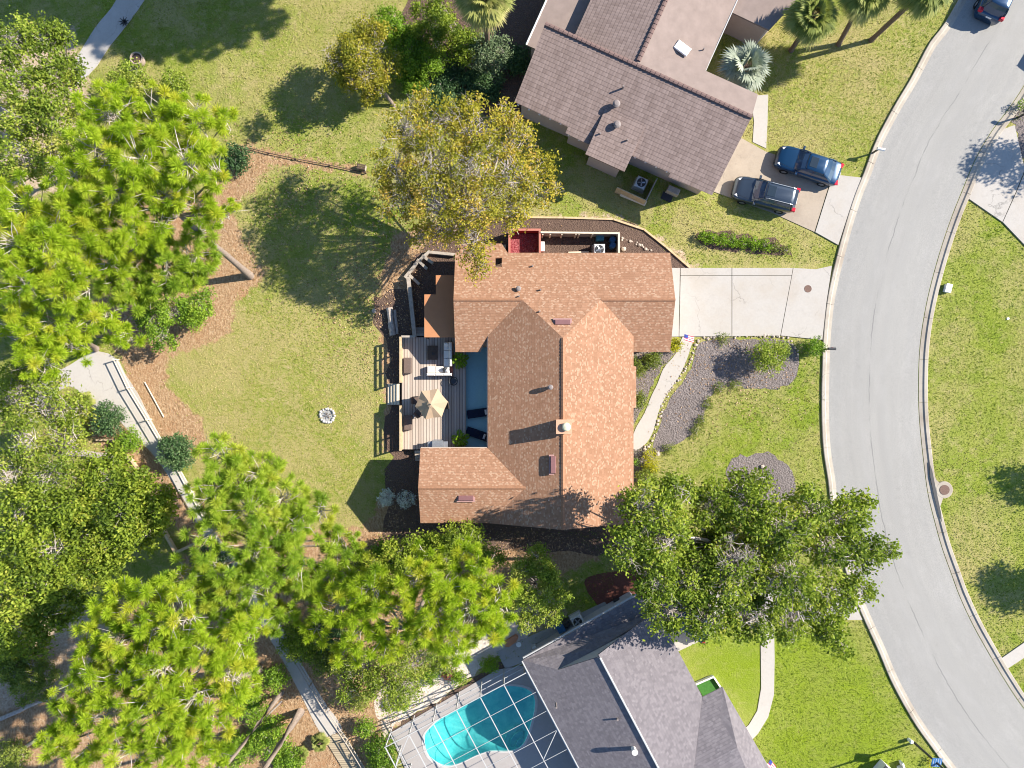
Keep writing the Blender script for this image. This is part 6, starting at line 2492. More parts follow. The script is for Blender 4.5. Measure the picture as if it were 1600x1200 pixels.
def palm(label, base, top, nf, flen, mat, name='palm_tree', group=None, trunk_r=0.17, fan=True, skirt=True, lean=0.0, tone=0.0):
    bz = P(*base)
    tp = P(*top)
    t = thing(name, label, 'palm tree', bz, group)
    m = MB()
    pts = [bz.lerp(tp, k / 8) for k in range(9)]
    m.tube([pts[0] - Vector((0, 0, 0.05))] + pts, [trunk_r * 1.3] + [trunk_r * (1.15 if k == 0 else 1.0) * (1 + 0.04 * (-1) ** k) for k in range(9)], 10)
    off(m, bz).build('trunk', M['palmtrunk'], t, origin=(0, 0, 0))
    S_ = Soup()
    st = Soup()
    c = np.array(tp)
    for i in range(nf):
        el = math.radians(78 - 112 * (i / nf) ** 0.9)
        az = i * 2.39996 + rng.normal(0, 0.15)
        d = np.array([math.cos(el) * math.cos(az), math.cos(el) * math.sin(az), math.sin(el)])
        pl = flen * rng.uniform(0.30, 0.5)
        hub = c + d * pl
        v, f = sticks(c[None], hub[None], 0.025, 0.015, 0.02)
        st.add(v, f)
        side = np.cross(d, [0, 0, 1.0])
        side /= np.linalg.norm(side) + 1e-9
        upv = np.cross(side, d)
        old = i / nf
        ns = (26 if mat != 'silverpalm' else 19) if fan else 34
        tt = np.clip(rng.normal(0.35 + 0.45 * max(0, old - 0.55) * 2 + tone, 0.08), 0, 1)
        if fan:
            an = np.linspace(-1.5, 1.5, ns)
            ln = flen * (0.72 - 0.2 * np.abs(an) / 1.5) * rng.uniform(0.9, 1.1, ns)
            dr = np.cos(an)[:, None] * d + np.sin(an)[:, None] * side
            p0 = np.repeat(hub[None], ns, 0)
        else:
            s_ = np.linspace(0.12, 1.0, ns // 2)
            p0 = np.concatenate([c + d * (flen * 1.2 * s_)[:, None] - np.array([0, 0, 0.45])[None] * (s_ ** 2)[:, None] * flen] * 2)
            sg = np.concatenate([np.ones(ns // 2), -np.ones(ns // 2)])
            dr = d[None] * 0.65 + side[None] * sg[:, None] * 0.8
            ln = flen * 0.42 * np.sin(np.clip(np.concatenate([s_, s_]) * 2.6 + 0.35, 0, PI)) + 0.05
            ns = len(p0)
        tip = p0 + dr * ln[:, None]
        tip[:, 2] -= ln * 0.35 + 0.1 * ln * rng.uniform(0, 1, ns)
        md = (p0 * 0.45 + tip * 0.55)
        md[:, 2] += ln * 0.12
        wv = np.cross(dr, upv)
        wv /= np.linalg.norm(wv, axis=1)[:, None] + 1e-9
        wv = wv * (ln * 0.055 + 0.012)[:, None]
        v = np.stack([p0, md + wv, tip, md - wv], 1).reshape(-1, 3)
        f = np.arange(len(v)).reshape(-1, 4)
        S_.add(v, f, np.clip(tt + rng.normal(0, 0.1, ns), 0, 1))
    S_.build('fronds', M[mat], t, bz)
    st.build('stalks', M['palmtrunk'], t, bz)
    return t


def shrub(label, px, py, r, mat, h=1.0, dens=60, leaf=0.07, per=16, spread=0.14, name='shrub', group=None, tone=0.0, squash=0.8, parts=1, cat='shrub'):
    """leafy bush rooted at its pixel; r in photo pixels"""
    if parts == 1:
        bl = [(px, py, r, h * 0.5)]
    else:
        bl = [(px + r * 0.55 * math.cos(k * 2 * PI / parts + px), py + r * 0.55 * math.sin(k * 2 * PI / parts + px), r * 0.55, h * random.uniform(0.45, 0.65)) for k in range(parts)] + [(px, py, r * 0.6, h * 0.7)]
    z = h * 0.5
    k = (H - z) / H
    base = (800 + (px - 800) * k, 600 + (py - 600) * k)
    return leafy(name, label, cat, base, bl, mat, dens=dens, per=per, leaf=leaf, spread=spread, trunk=0.03, twig_r=0.008, squash=min(1.2, h / (2 * r / 21.5)), group=group, tone=tone, extra_twigs=0.5)


# ---- pines
PG = 'tall pines round the back lawn'
pine('tall pine whose bare grey trunk leans from the straw beside the back lawn', (391, 431),
     [(240, 190, 58, 13), (170, 175, 55, 13.5), (300, 190, 50, 12.5), (345, 185, 26, 12), (150, 235, 52, 14), (215, 250, 55, 14), (285, 245, 52, 13.5), (335, 262, 32, 12), (115, 270, 42, 14), (180, 300, 52, 13.5), (245, 305, 45, 13), (130, 320, 34, 13), (310, 320, 36, 11), (345, 335, 30, 10.5), (150, 370, 44, 12.5), (195, 355, 46, 12.5), (245, 350, 40, 11.5), (165, 410, 36, 11)],
     trunk=0.24, fork=(277, 333, 10.6), tone=0.06, group=PG)
pine('greener low pine crown between the tall leaning pine and the light green bush', (262, 470),
     [(215, 400, 44, 8), (260, 420, 46, 8), (295, 400, 40, 7.5), (225, 445, 36, 7.5), (310, 360, 30, 7.5), (330, 415, 20, 7), (185, 420, 26, 8), (200, 455, 36, 8), (170, 440, 34, 8), (285, 440, 34, 7), (240, 380, 36, 8.5)], mat='pine_green', trunk=0.14, tone=0.05, group=PG)
pine('pine at the left edge whose trunk slants in from beside the concrete path fork', (222, 492),
     [(35, 320, 46, 13), (85, 345, 46, 13.5), (20, 380, 48, 14), (70, 400, 52, 14), (120, 360, 34, 13), (35, 440, 46, 14), (115, 420, 40, 13), (90, 460, 40, 13), (130, 455, 26, 12)],
     trunk=0.27, fork=(100, 462, 10.5), tone=0.1, group=PG)
pine('pine at the left edge above the white path fork, lowest of the left-hand group', (150, 545),
     [(25, 520, 46, 12), (75, 510, 40, 12), (110, 540, 36, 11), (60, 560, 36, 12), (15, 470, 34, 12), (160, 490, 24, 10), (185, 520, 22, 9), (200, 530, 18, 8), (140, 500, 30, 11)],
     trunk=0.2, tone=0.1, group=PG)
pine('broad pine below the back lawn, over the middle of the golf path', (452, 842),
     [(345, 715, 44, 8.8), (395, 745, 42, 8.8), (330, 770, 42, 9.8), (385, 800, 48, 9.8), (440, 780, 42, 8.3), (330, 830, 42, 9.8), (395, 860, 50, 9.8), (460, 830, 42, 8.8), (500, 800, 30, 7.8), (340, 890, 42, 10.3), (400, 920, 46, 9.8), (460, 890, 46, 9.3), (525, 850, 36, 7.8), (290, 900, 36, 9.8), (310, 935, 40, 9.8), (365, 970, 38, 9.8), (505, 900, 36, 8.3), (550, 860, 28, 7.3), (545, 905, 30, 7.3), (430, 850, 40, 8.8), (360, 760, 36, 9.3), (420, 730, 30, 7.8), (480, 930, 36, 8.8), (430, 960, 36, 8.8), (350, 940, 34, 9.8)],
     mat='pine_green', trunk=0.24, tone=0.1, group=PG, fork=(410, 855, 7.4))
pine('wide pine over the pale soil in the lower left corner', (405, 1045),
     [(190, 945, 42, 13), (235, 930, 40, 13.5), (285, 965, 48, 14), (240, 985, 44, 14), (190, 1000, 42, 13.5), (140, 1010, 38, 13), (130, 1065, 44, 13.5), (190, 1060, 52, 14), (250, 1050, 50, 14.5), (310, 1030, 46, 14), (360, 1005, 42, 13), (390, 985, 34, 12), (350, 1060, 46, 13.5), (300, 1095, 50, 14), (235, 1110, 52, 14.5), (165, 1120, 50, 14), (110, 1130, 40, 13.5), (330, 1130, 38, 13), (270, 1165, 46, 14), (200, 1175, 46, 14), (130, 1175, 36, 13.5), (330, 1180, 30, 13), (375, 1045, 28, 12), (215, 1045, 40, 13), (280, 1130, 40, 13.5), (85, 1170, 34, 13), (380, 1085, 30, 12), (270, 1010, 34, 13), (160, 955, 30, 13)],
     trunk=0.26, tone=0.06, group=PG, fork=(300, 1090, 11), dens=4.2)
pine('pine whose crown fills the gap between the two houses, above the swimming pool', (690, 880),
     [(530, 950, 44, 10), (580, 920, 42, 10.5), (625, 955, 42, 11), (560, 985, 38, 10.5), (600, 1000, 34, 10), (650, 910, 42, 11), (700, 920, 44, 11.5), (745, 900, 36, 11), (680, 960, 46, 11.5), (735, 955, 44, 11.5), (780, 930, 34, 10.5), (705, 1000, 40, 11), (760, 985, 34, 10.5), (790, 960, 24, 10), (545, 1015, 28, 9.5), (665, 870, 30, 10), (725, 865, 28, 10), (490, 985, 24, 9.5), (650, 1000, 28, 10)],
     trunk=0.2, tone=0.1, group=PG, fork=(640, 985, 8.0))
for i, (b, lb) in enumerate((((470, 1112), 'thicker of two bare pine trunks rising out of the frame beside the lower golf path'), ((440, 1082), 'slender bare pine trunk rising out of the frame left of the thicker one'))):
    bx_, by__ = b
    pine(lb, b, [(800 + (bx_ - 800) * 1.36 + dx, 600 + (by__ - 600) * 1.36 + dy, 50, 14) for dx, dy in ((-40, 30), (20, 40), (-10, 60), (-60, 80), (40, 90))],
         trunk=0.24 - 0.08 * i, fork=(800 + (bx_ - 800) * 1.3, 600 + (by__ - 600) * 1.3, 12), group=PG)
for i, b in enumerate(((610, -40), (500, -70), (690, -60), (560, -130), (420, -60))):
    bx_, by__ = b
    pine('pine standing beyond the upper edge of the photo that shades the upper lawn', b, [(800 + (bx_ - 800) * 1.3 + dx, 600 + (by__ - 600) * 1.3 + dy, 60, 12) for dx, dy in ((-40, -60), (50, -60), (0, -10), (-70, -20), (60, -20), (0, -100), (-30, -30))],
         trunk=0.25, dens=6, group='pines beyond the upper edge')

# ---- broadleaf trees
leafy('oak_tree', 'big spreading oak with pale bare branches at its heart, reaching over the road kerb', 'tree', (1125, 838),
      [(1010, 790, 50, 9.5), (985, 850, 42, 9.5), (1060, 770, 36, 9), (1040, 840, 54, 9.5), (1080, 900, 55, 8), (1115, 790, 48, 7.5), (1170, 800, 46, 8), (1215, 830, 55, 8.5), (1265, 795, 46, 8), (1320, 810, 42, 7.5), (1348, 785, 24, 7.5), (1300, 860, 52, 8), (1350, 870, 36, 7.5), (1385, 865, 20, 7), (1230, 900, 58, 8.5), (1140, 900, 52, 8.5), (1050, 950, 46, 7.5), (1105, 965, 48, 7.5), (1170, 965, 48, 7.5), (1240, 965, 44, 7.5), (1300, 935, 45, 7.5), (1340, 920, 30, 7), (1300, 985, 34, 7), (1320, 1010, 18, 7), (1020, 905, 40, 9), (1150, 760, 26, 7), (1190, 750, 20, 7), (1130, 850, 42, 6), (1090, 850, 36, 6), (1180, 860, 40, 6), (1150, 870, 42, 8.6, 0.85), (1185, 900, 34, 8.4, 0.8), (1120, 900, 30, 8.2, 0.7)],
      'oak', dens=24, per=30, leaf=0.115, spread=0.25, trunk=0.3, fork=(1140, 850, 4.6), bark='twig', bare=0.16, twig_r=0.02, squash=0.6)
leafy('yellow_tree', 'large sparse tree with yellow-olive leaves and many bare grey twigs beside the central roof', 'tree', (706, 358),
      [(640, 200, 50, 7.5), (690, 185, 42, 8), (745, 200, 50, 8.5), (800, 215, 46, 8), (620, 255, 48, 7.5), (680, 250, 55, 8.5), (740, 260, 58, 9), (800, 270, 52, 8.5), (845, 255, 30, 7.5), (625, 310, 42, 7), (680, 315, 50, 8), (740, 320, 50, 8.5), (795, 320, 42, 8), (845, 300, 34, 7.5), (690, 360, 34, 7), (740, 370, 36, 7.5), (660, 365, 26, 6.5), (800, 350, 24, 7.5), (750, 415, 24, 6.3), (740, 395, 24, 6.5), (600, 280, 26, 6.5), (660, 160, 22, 7.5), (740, 165, 24, 8), (790, 175, 24, 8)],
      'olive', dens=25, per=20, leaf=0.095, spread=0.22, trunk=0.26, fork=(712, 340, 2.6), bare=0.27, tone=0.08, twig_r=0.016, extra_twigs=0.75, squash=0.6)
leafy('small_tree', 'small leaning yellow-green tree standing alone at the edge of the upper lawn', 'tree', (616, 166),
      [(555, 70, 32, 3.6), (590, 60, 28, 3.6), (530, 100, 28, 3.4, 0.3), (570, 105, 36, 4), (605, 100, 26, 3.4), (550, 130, 24, 3), (590, 135, 26, 2.6), (518, 85, 16, 3.6, 0.8), (570, 40, 18, 4), (575, 155, 12, 2), (560, 85, 24, 6)],
      'olive', dens=48, per=22, leaf=0.085, spread=0.19, trunk=0.15, fork=(594, 134, 1.6), bare=0.15, twig_r=0.014, squash=0.7, tone=-0.12, extra_twigs=0.6)
leafy('shrub_tree', 'round-clumped yellow-green shrub tree between the central house and the grey roof', 'tree', (835, 900),
      [(815, 890, 24, 4), (840, 870, 20, 4), (860, 905, 26, 4.4), (875, 935, 18, 4.2), (835, 935, 30, 4.6), (805, 930, 24, 4.2), (860, 960, 20, 4), (825, 970, 18, 3.8), (850, 890, 20, 4.2)],
      'oak_light', dens=60, per=26, leaf=0.075, spread=0.15, trunk=0.12, bare=0.0, twig_r=0.012, squash=0.7, tone=0.18, extra_twigs=0.4)
leafy('dark_tree', 'dark leafy tree in the shade just below the central house gable', 'tree', (722, 820),
      [(715, 840, 30, 3.6), (680, 850, 24, 3.4), (745, 845, 24, 3.4), (650, 850, 20, 3), (700, 870, 26, 4), (620, 860, 24, 3), (640, 880, 26, 3.4), (770, 870, 24, 3.4), (590, 890, 24, 3), (610, 905, 24, 3.2)],
      'oak', dens=40, per=24, leaf=0.09, spread=0.22, trunk=0.12, twig_r=0.012, extra_twigs=0.3, tone=0.06)
leafy('olive_tree', 'feathery dull olive tree with pale twigs between the golf path and the pool', 'tree', (660, 985),
      [(570, 1040, 34, 4.5), (610, 1030, 34, 5), (650, 1030, 36, 5), (600, 1070, 34, 4.8), (640, 1070, 30, 4.6), (690, 1030, 26, 4.4), (550, 1080, 22, 4), (615, 1095, 20, 4), (540, 1040, 24, 4)],
      'oak_light', dens=46, per=26, leaf=0.075, spread=0.22, trunk=0.13, bare=0.12, twig_r=0.013, tone=0.05)
leafy('oak_tree', 'dark green oak beside the timber steps of the golf path', 'tree', (255, 790),
      [(170, 750, 40, 7), (215, 760, 36, 7), (240, 800, 36, 7), (195, 800, 44, 7.5), (150, 800, 40, 7), (215, 840, 36, 7), (170, 850, 38, 7), (255, 775, 18, 6.5), (130, 840, 30, 7), (180, 715, 22, 6.5)],
      'oak', dens=26, per=30, leaf=0.115, spread=0.25, trunk=0.2, twig_r=0.014, tone=0.0, extra_twigs=0.3)
leafy('oak_tree', 'pale-twigged olive green oak at the left edge beside the white path fork', 'tree', (118, 700),
      [(30, 620, 48, 7), (80, 640, 46, 7.5), (40, 690, 48, 8), (100, 690, 38, 7.5), (20, 740, 40, 8), (75, 740, 42, 8), (120, 640, 28, 6.5), (60, 590, 32, 6.5), (92, 592, 22, 6), (20, 585, 30, 6.5), (140, 730, 22, 6.5), (115, 750, 26, 7)],
      'oak_light', dens=23, per=26, leaf=0.09, spread=0.26, trunk=0.24, bare=0.10, twig_r=0.018)
leafy('oak_tree', 'mid green oak at the left edge below the bleached fallen trunk', 'tree', (205, 800),
      [(40, 800, 48, 8), (95, 800, 42, 8), (20, 860, 46, 8), (75, 860, 46, 8), (60, 915, 46, 8), (15, 930, 44, 8), (110, 900, 32, 7.5), (80, 955, 34, 7.5), (25, 985, 36, 7.5), (120, 945, 24, 7), (150, 900, 30, 7), (170, 880, 26, 7), (60, 1000, 26, 7)],
      'oak', dens=26, per=30, leaf=0.115, spread=0.25, trunk=0.24, twig_r=0.014, tone=0.02, extra_twigs=0.3)
leafy('oak_tree', 'grey-olive tree in the upper left corner beside the cart path', 'tree', (155, 170),
      [(20, 60, 44, 7), (70, 60, 36, 6.5), (100, 60, 20, 6), (30, 120, 44, 7), (85, 115, 36, 6.5), (115, 110, 22, 6), (50, 165, 36, 7)],
      'oak_light', dens=26, per=28, leaf=0.10, spread=0.24, trunk=0.2, bare=0.06, twig_r=0.014, tone=-0.05)
leafy('oak_tree', 'olive-yellow tree at the left edge between the grey-olive tree and the pines', 'tree', (160, 260),
      [(25, 190, 40, 7), (75, 195, 36, 7), (110, 170, 30, 6.5), (35, 245, 42, 7), (90, 250, 38, 7), (10, 290, 30, 7), (125, 215, 24, 6.5)],
      'oak_light', dens=28, per=28, leaf=0.10, spread=0.24, trunk=0.2, bare=0.04, twig_r=0.014, tone=0.1)
leafy('broadleaf_bush', 'rounded light green bush on the straw between the pines and the curved lawn edge', 'bush', (272, 500),
      [(240, 500, 32, 2.2), (275, 485, 30, 2), (310, 480, 26, 1.8), (255, 530, 22, 1.8), (225, 480, 24, 2.4), (300, 500, 22, 1.6), (320, 462, 14, 1.6)],
      'bush', dens=50, per=22, leaf=0.08, spread=0.18, trunk=0.08, twig_r=0.012, tone=0.15, extra_twigs=0.6)
# bushes behind the small tree
for (px, py, r, mt, h, lb, tn) in (
        (612, 42, 30, 'limegreen', 3.4, 'bright lime green bush behind the small leaning tree', -0.25),
        (640, 75, 34, 'bush', 3.0, 'mid green bush right of the small leaning tree', 0.0),
        (680, 40, 44, 'oak', 4.0, 'dark glossy leafy tree left of the tall fan palm', 0.1),
        (670, 92, 30, 'bush', 2.4, 'light green bush below the dark glossy tree', 0.2),
        (765, 82, 32, 'bluebush', 3.0, 'round grey-green bush directly below the tall fan palm', 0.1),
        (705, 125, 36, 'darkbush', 0.8, 'low dark strap-leaved clump in the shaded planting bed, left one', 0.05),
        (755, 130, 36, 'darkbush', 0.8, 'low dark strap-leaved clump in the shaded planting bed, right one', 0.05),
        (650, 130, 20, 'bush', 1.2, 'small green bush at the trunk side of the small leaning tree', -0.1),
        (370, 248, 24, 'darkbush', 1.3, 'dark spiky shrub at the end of the low rail beside the leaning pine', -0.1),
        (200, 130, 34, 'oak_light', 3.0, 'olive bush at the end of the grey cart path', 0.1),
        (272, 135, 24, 'oak_light', 2.6, 'olive bush above the leaning pine, nearest the upper lawn', 0.0)):
    shrub(lb, px, py, r, mt, h, dens=55, leaf=0.08, per=18, spread=0.16, parts=5, tone=tn, name='bush', cat='bush')
for (px, py, r, mt, h, lb, tn) in (
        (575, 905, 40, 'oak', 2.6, 'dark green understory bush in the gap between the two lower pines', 0.05),
        (470, 1002, 34, 'oak', 2.2, 'dark green bush over the path where it comes out of the pines', 0.0),
        (520, 985, 30, 'darkbush', 2.0, 'bluish understory bush beside the dark bush over the path', 0.1),
        (600, 870, 26, 'bush', 2.0, 'light green bush at the lawn edge below the gable shadow', 0.0),
        (10, 1010, 34, 'oak', 2.4, 'green bush at the left edge below the mid green oak', 0.1),
        (728, 72, 30, 'oak', 2.6, 'dark leafy bush between the glossy tree and the round grey-green bush', 0.0),
        (690, 150, 24, 'darkbush', 0.8, 'low dark clump at the lawn end of the shaded planting bed', 0.05),
        (806, 95, 24, 'darkbush', 1.0, 'low dark clump against the pink house at the shaded planting bed', 0.0),
        (640, 112, 24, 'bush', 1.6, 'fresh green bush at the foot of the small leaning tree', 0.05),
        (330, 880, 30, 'darkbush', 1.8, 'bluish shrub under the broad pine beside the timber steps', 0.1)):
    shrub(lb, px, py, r, mt, h, dens=50, leaf=0.085, per=20, spread=0.17, parts=5, tone=tn, name='bush', cat='bush')
# golf path shrubs
shrub('round dark blue-green shrub overhanging the white golf path', 276, 706, 29, 'darkbush', 2.0, dens=90, leaf=0.075, parts=6, tone=0.15)
shrub('green shrub in the straw bed left of the golf path', 168, 655, 27, 'darkbush', 1.8, dens=80, leaf=0.075, parts=5, tone=0.12)
shrub('yellow-green shrub in the straw bed below the bluish one', 203, 690, 20, 'bush', 1.4, dens=90, leaf=0.07, parts=4, tone=0.25)
shrub('small bright yellow shrub in the straw bed left of the golf path', 135, 650, 10, 'lime', 0.7, dens=120, leaf=0.06)
for (px, py, r, h, lb, mt) in ((132, 625, 17, 1.0, 'green fan-leaved palmetto beside the white path fork', 'palm'), (120, 672, 17, 1.0, 'green palmetto between the blue-green shrub and the oaks', 'palm'), (500, 1160, 17, 1.0, 'palmetto under the bare pine trunks by the boardwalk', 'palm'), (470, 1180, 15, 1.0, 'palmetto at the bottom edge left of the boardwalk', 'palm'), (462, 1020, 20, 1.6, 'grey-green spiky palm over the upper end of the lower golf path', 'silverpalm')):
    palm(lb, (px, py), (px, py, h * 0.45), 15, r / 21.5 * 0.85, mt, name='palmetto', trunk_r=0.07, group=None, tone=0.0)
for (px, py, r, mt, h, lb, tn) in (
        (510, 1030, 28, 'dull', 1.6, 'dull red-green shrub right of the golf path beneath the pines', 0.0),
        (430, 1060, 20, 'bush', 1.2, 'ragged green shrub left of the golf path beneath the wide pine', 0.1),
        (420, 1150, 34, 'bush', 1.4, 'yellow-green shrub mass around the bare pine trunks', 0.25),
        (390, 1100, 30, 'bush', 1.2, 'yellow-green shrub left of the slender bare pine trunk', 0.25),
        (370, 1170, 30, 'bush', 1.2, 'yellow-green shrub at the bottom edge beside the wide pine', 0.2),
        (450, 1190, 26, 'bush', 1.2, 'green shrub at the bottom edge under the bare trunks', 0.1),
        (560, 1095, 18, 'dull', 1.4, 'shrub with reddish green leaves at the corner of the pale gravel', 0.25),
        (571, 1138, 17, 'bush', 1.6, 'bright green shrub left of the pool enclosure corner', 0.15),
        (594, 1172, 24, 'bush', 1.6, 'dark green hedge shrub along the pool enclosure wall', -0.05),
        (600, 1200, 22, 'bush', 1.6, 'dark green hedge shrub at the bottom edge by the pool enclosure', -0.05),
        (626, 1098, 14, 'limegreen', 1.0, 'yellow-green croton at the edge of the pale gravel', 0.1),
        (672, 1058, 15, 'bush', 0.9, 'leafy green plant in the dark strip above the pool, leftmost', 0.0),
        (700, 1052, 11, 'redleaf', 0.8, 'dark red leafed plant in the strip above the pool', 0.1),
        (716, 1058, 13, 'limegreen', 0.8, 'pale green plant right of the red leafed one above the pool', 0.0),
        (765, 1038, 15, 'limegreen', 0.9, 'pale green plant in the dark bed at the pool corner nearest the grey roof', 0.05),
        (50, 1060, 44, 'dull', 2.0, 'dull green shrub by the fallen trunks in the lower left corner', 0.0),
        (15, 1040, 30, 'dull', 2.0, 'dull green shrub at the left edge above the fallen trunks', 0.0),
        (20, 1180, 26, 'dull', 1.6, 'olive shrub in the bottom left corner', 0.1),
        (1200, 557, 26, 'oak_light', 2.4, 'loose yellow-green shrub in the mulch bed below the driveway', 0.12),
        (1222, 545, 13, 'oak_light', 1.8, 'small loose shrub right of the larger one in the mulch bed', 0.1),
        (1273, 543, 17, 'bush', 1.3, 'round green shrub at the kerb behind the black mailbox', 0.1),
        (1053, 540, 12, 'lime', 0.9, 'small round bright yellow shrub at the corner of the garage eave', 0.0),
        (1016, 711, 11, 'lime', 0.9, 'bright yellow shrub at the foot of the front walk, upper one', 0.0),
        (1016, 729, 12, 'lime', 0.9, 'bright yellow shrub at the foot of the front walk, lower one', 0.0),
        (992, 722, 7, 'bush', 0.7, 'small green shrub at the house wall beside the yellow shrubs', 0.1),
        (995, 575, 16, 'dull', 0.7, 'low dull shrub between the orange roof and the front walk, upper one', -0.2),
        (1020, 562, 14, 'dull', 0.7, 'low dull shrub between the orange roof and the front walk, right one', -0.2),
        (998, 625, 13, 'dull', 0.6, 'low dull shrub between the orange roof and the front walk, lower one', -0.2),
        (1180, 755, 17, 'oak_light', 1.0, 'pale green shrub in the round mulch bed beside the big oak', 0.1),
        (1010, 745, 16, 'dull', 1.0, 'thin shrub between the yellow shrubs and the big oak', 0.0),
        (1455, 1190, 6, 'lime', 0.5, 'yellow flowering plant at the foot of the solar lamp post', 0.0),
        (1598, 165, 9, 'limegreen', 0.8, 'small green plant in the corner bed at the right edge', 0.0)):
    shrub(lb, px, py, r, mt, h, dens=80 if r < 20 else 60, leaf=0.06 if r < 20 else 0.075, per=16, spread=0.12 if r < 20 else 0.16, parts=1 if r < 12 else 5, tone=tn)
for i, px in enumerate((1101, 1115, 1130, 1145, 1160, 1178, 1195)):
    shrub(['leftmost plant of the low hedge on the dark bed above the driveway', 'second plant from the left of the low hedge above the driveway', 'third plant from the left of the low hedge above the driveway', 'middle plant of the low hedge above the driveway', 'third plant from the right of the low hedge above the driveway', 'second plant from the right of the low hedge above the driveway', 'rightmost lime plant of the low hedge above the driveway'][i],
          px, 371 + (px - 1101) * 0.13, 10.5, 'limegreen', 0.7, dens=120, leaf=0.065, per=14, spread=0.1, group='plants of the low hedge above the driveway', tone=-0.1, name='hedge_plant', cat='hedge plant')
for (px, py, r) in ((1213, 386, 9), (1228, 390, 9)):
    shrub('dull low plant at the %s end of the hedge bed' % ('inner' if px == 1213 else 'outer right'), px, py, r, 'dull', 0.5, dens=120, leaf=0.05, per=12, spread=0.1, group='dull plants at the end of the hedge bed', name='hedge_plant', cat='hedge plant')
for (px, py, lb) in ((603, 778, 'round white-leaved shrub in the gable shadow, farther from the house'), (635, 780, 'round white-leaved shrub in the gable shadow, touching the roof edge')):
    shrub(lb, px, py, 14.5, 'variegated', 1.1, tone=0.2, dens=240, leaf=0.05, per=9, spread=0.08, group='white-leaved shrubs in the gable shadow')
for (px, py, n, ln) in ((1108, 628, 0.9, 0), (1100, 650, 0.8, 0), (1088, 675, 0.9, 0), (1055, 698, 1.0, 0), (1135, 603, 1.0, 0)):
    pass
# front bed border grass, clumps
BG = 'low border clumps round the grey mulch bed'
for (px, py, lb) in ((1125, 607, 'low dull border clump at the inner bend of the grey mulch bed'), (1107, 632, 'low dull border clump just below the bend on the curving mulch bed edge'), (1098, 655, 'low dull border clump halfway down the curving mulch bed edge'), (1088, 672, 'low dull border clump low on the curving mulch bed edge'), (1045, 700, 'low dull border clump near the bottom tip of the mulch bed'), (1150, 602, 'low dull border clump below the mulch bed shrub shadow, left of the loose shrub'), (1130, 531, 'low green border clump at the driveway side of the mulch bed')):
    shrub(lb, px, py, 10, 'dull', 0.4, dens=110, leaf=0.045, per=14, spread=0.12, group=BG, tone=-0.2, name='border_clump', cat='plant')

# ---- palms
palm('tall fan palm at the upper edge between the dark bushes and the pink house', (764, 92), (757, -2, 7.0), 44, 1.75, 'palm', trunk_r=0.18, tone=0.25)
SP = 'fan palms on the upper right lawn'
palm('fan palm standing at the pink roof corner, leftmost of the lawn palms', (1236, 79), (1270, 26, 4.6), 40, 1.7, 'palm', group=SP)
palm('middle fan palm of the lawn palms at the upper edge', (1310, 70), (1355, -13, 5.4), 40, 1.7, 'palm', group=SP)
palm('fan palm with a long bare leaning trunk, nearest the street', (1361, 63), (1450, -20, 6.2), 40, 1.7, 'palm', group=SP)
palm('silvery blue fan palm beside the pink house entry', (1140, 150), (1166, 105, 3.4), 24, 1.75, 'silverpalm', trunk_r=0.22, skirt=False)
for (px, py, lb) in ((718, 562, 'potted palm with bright yellow-green fronds at the roof corner above the deck'), (719, 686, 'potted palm with bright yellow-green fronds beside the gas grill')):
    q = P(px, py, 0.3)
    t = palm(lb, (px, py), (px, py, 1.1), 11, 0.55, 'limegreen', name='potted_palm', trunk_r=0.03, fan=False)
    m = MB()
    m.lathe([(0.15, 0.1), (0.2, 0.45), (0.22, 0.47), (0.19, 0.47), (0.17, 0.42), (0.0, 0.42)], (q.x, q.y, 0), 16)
    part(m, 'pot', M['terracotta'], t)

# ---- trees beyond the right edge that throw shade into the picture
for (b, bl, lb) in (((1790, 715), [(1830, 735, 34, 4.5), (1815, 715, 28, 4.8), (1845, 750, 24, 4.4)], 'round tree beyond the right edge that shades the lawn across the road, upper one'),
                    ((1850, 875), [(1850, 900, 44, 5.5), (1895, 905, 44, 6), (1930, 920, 40, 6), (1820, 885, 24, 5)], 'round tree beyond the right edge that shades the lawn across the road, lower one'),
                    ((1850, 195), [(1900, 150, 50, 6), (1865, 140, 38, 6.3), (1935, 180, 38, 6)], 'tree beyond the right edge that shades the far driveway')):
    leafy('shade_tree', lb, 'tree', b, bl, 'oak', dens=22, per=26, leaf=0.11, spread=0.28, trunk=0.18, twig_r=0.015, group='trees beyond the right edge', extra_twigs=0.3)

# ---------------------------------------------------------------- grass blades, fallen needles, leaf litter (stuff)
NOGRASS = [pp(q) for q in ([(1049, 415), (1305, 412), (1284, 533), (1049, 528)], [(1110, 290), (1158, 213), (1345, 270), (1309, 385)], walk1, wl, FRONTBED,
                           [(1137, 725), (1160, 711), (1190, 707), (1216, 716), (1236, 735), (1243, 770), (1238, 800), (1160, 800), (1140, 760)], [(690, 342), (960, 341), (1080, 420), (1050, 560), (990, 560), (990, 760), (985, 830), (640, 830), (600, 705), (586, 465), (655, 395)],
                           [(1188, 970), (1211, 970), (1212, 1030), (1211, 1085), (1200, 1125), (1160, 1175), (1130, 1130), (1060, 1020), (1010, 905), (1350, 905), (1349, 970)],
                           [(800, 1030), (990, 890), (1210, 1210), (600, 1230), (600, 1150)], [(805, 160), (852, 30), (900, -20), (1150, -20), (1120, 100), (1180, 150), (1110, 310)],
                           PL + PR, [(200, -60), (260, -60), (226, 0), (152, 103), (96, 150), (108, 118), (182, 0)], [(1565, 347), (1513, 311), (1584, 190), (1700, 180), (1700, 430)],
                           [(1561, 1030), (1660, 960), (1675, 985), (1572, 1047)], [(630, 0), (830, -40), (870, 60), (815, 190), (690, 150), (620, 60)], [(1086, 370), (1100, 356), (1240, 385), (1240, 400), (1100, 388)])]
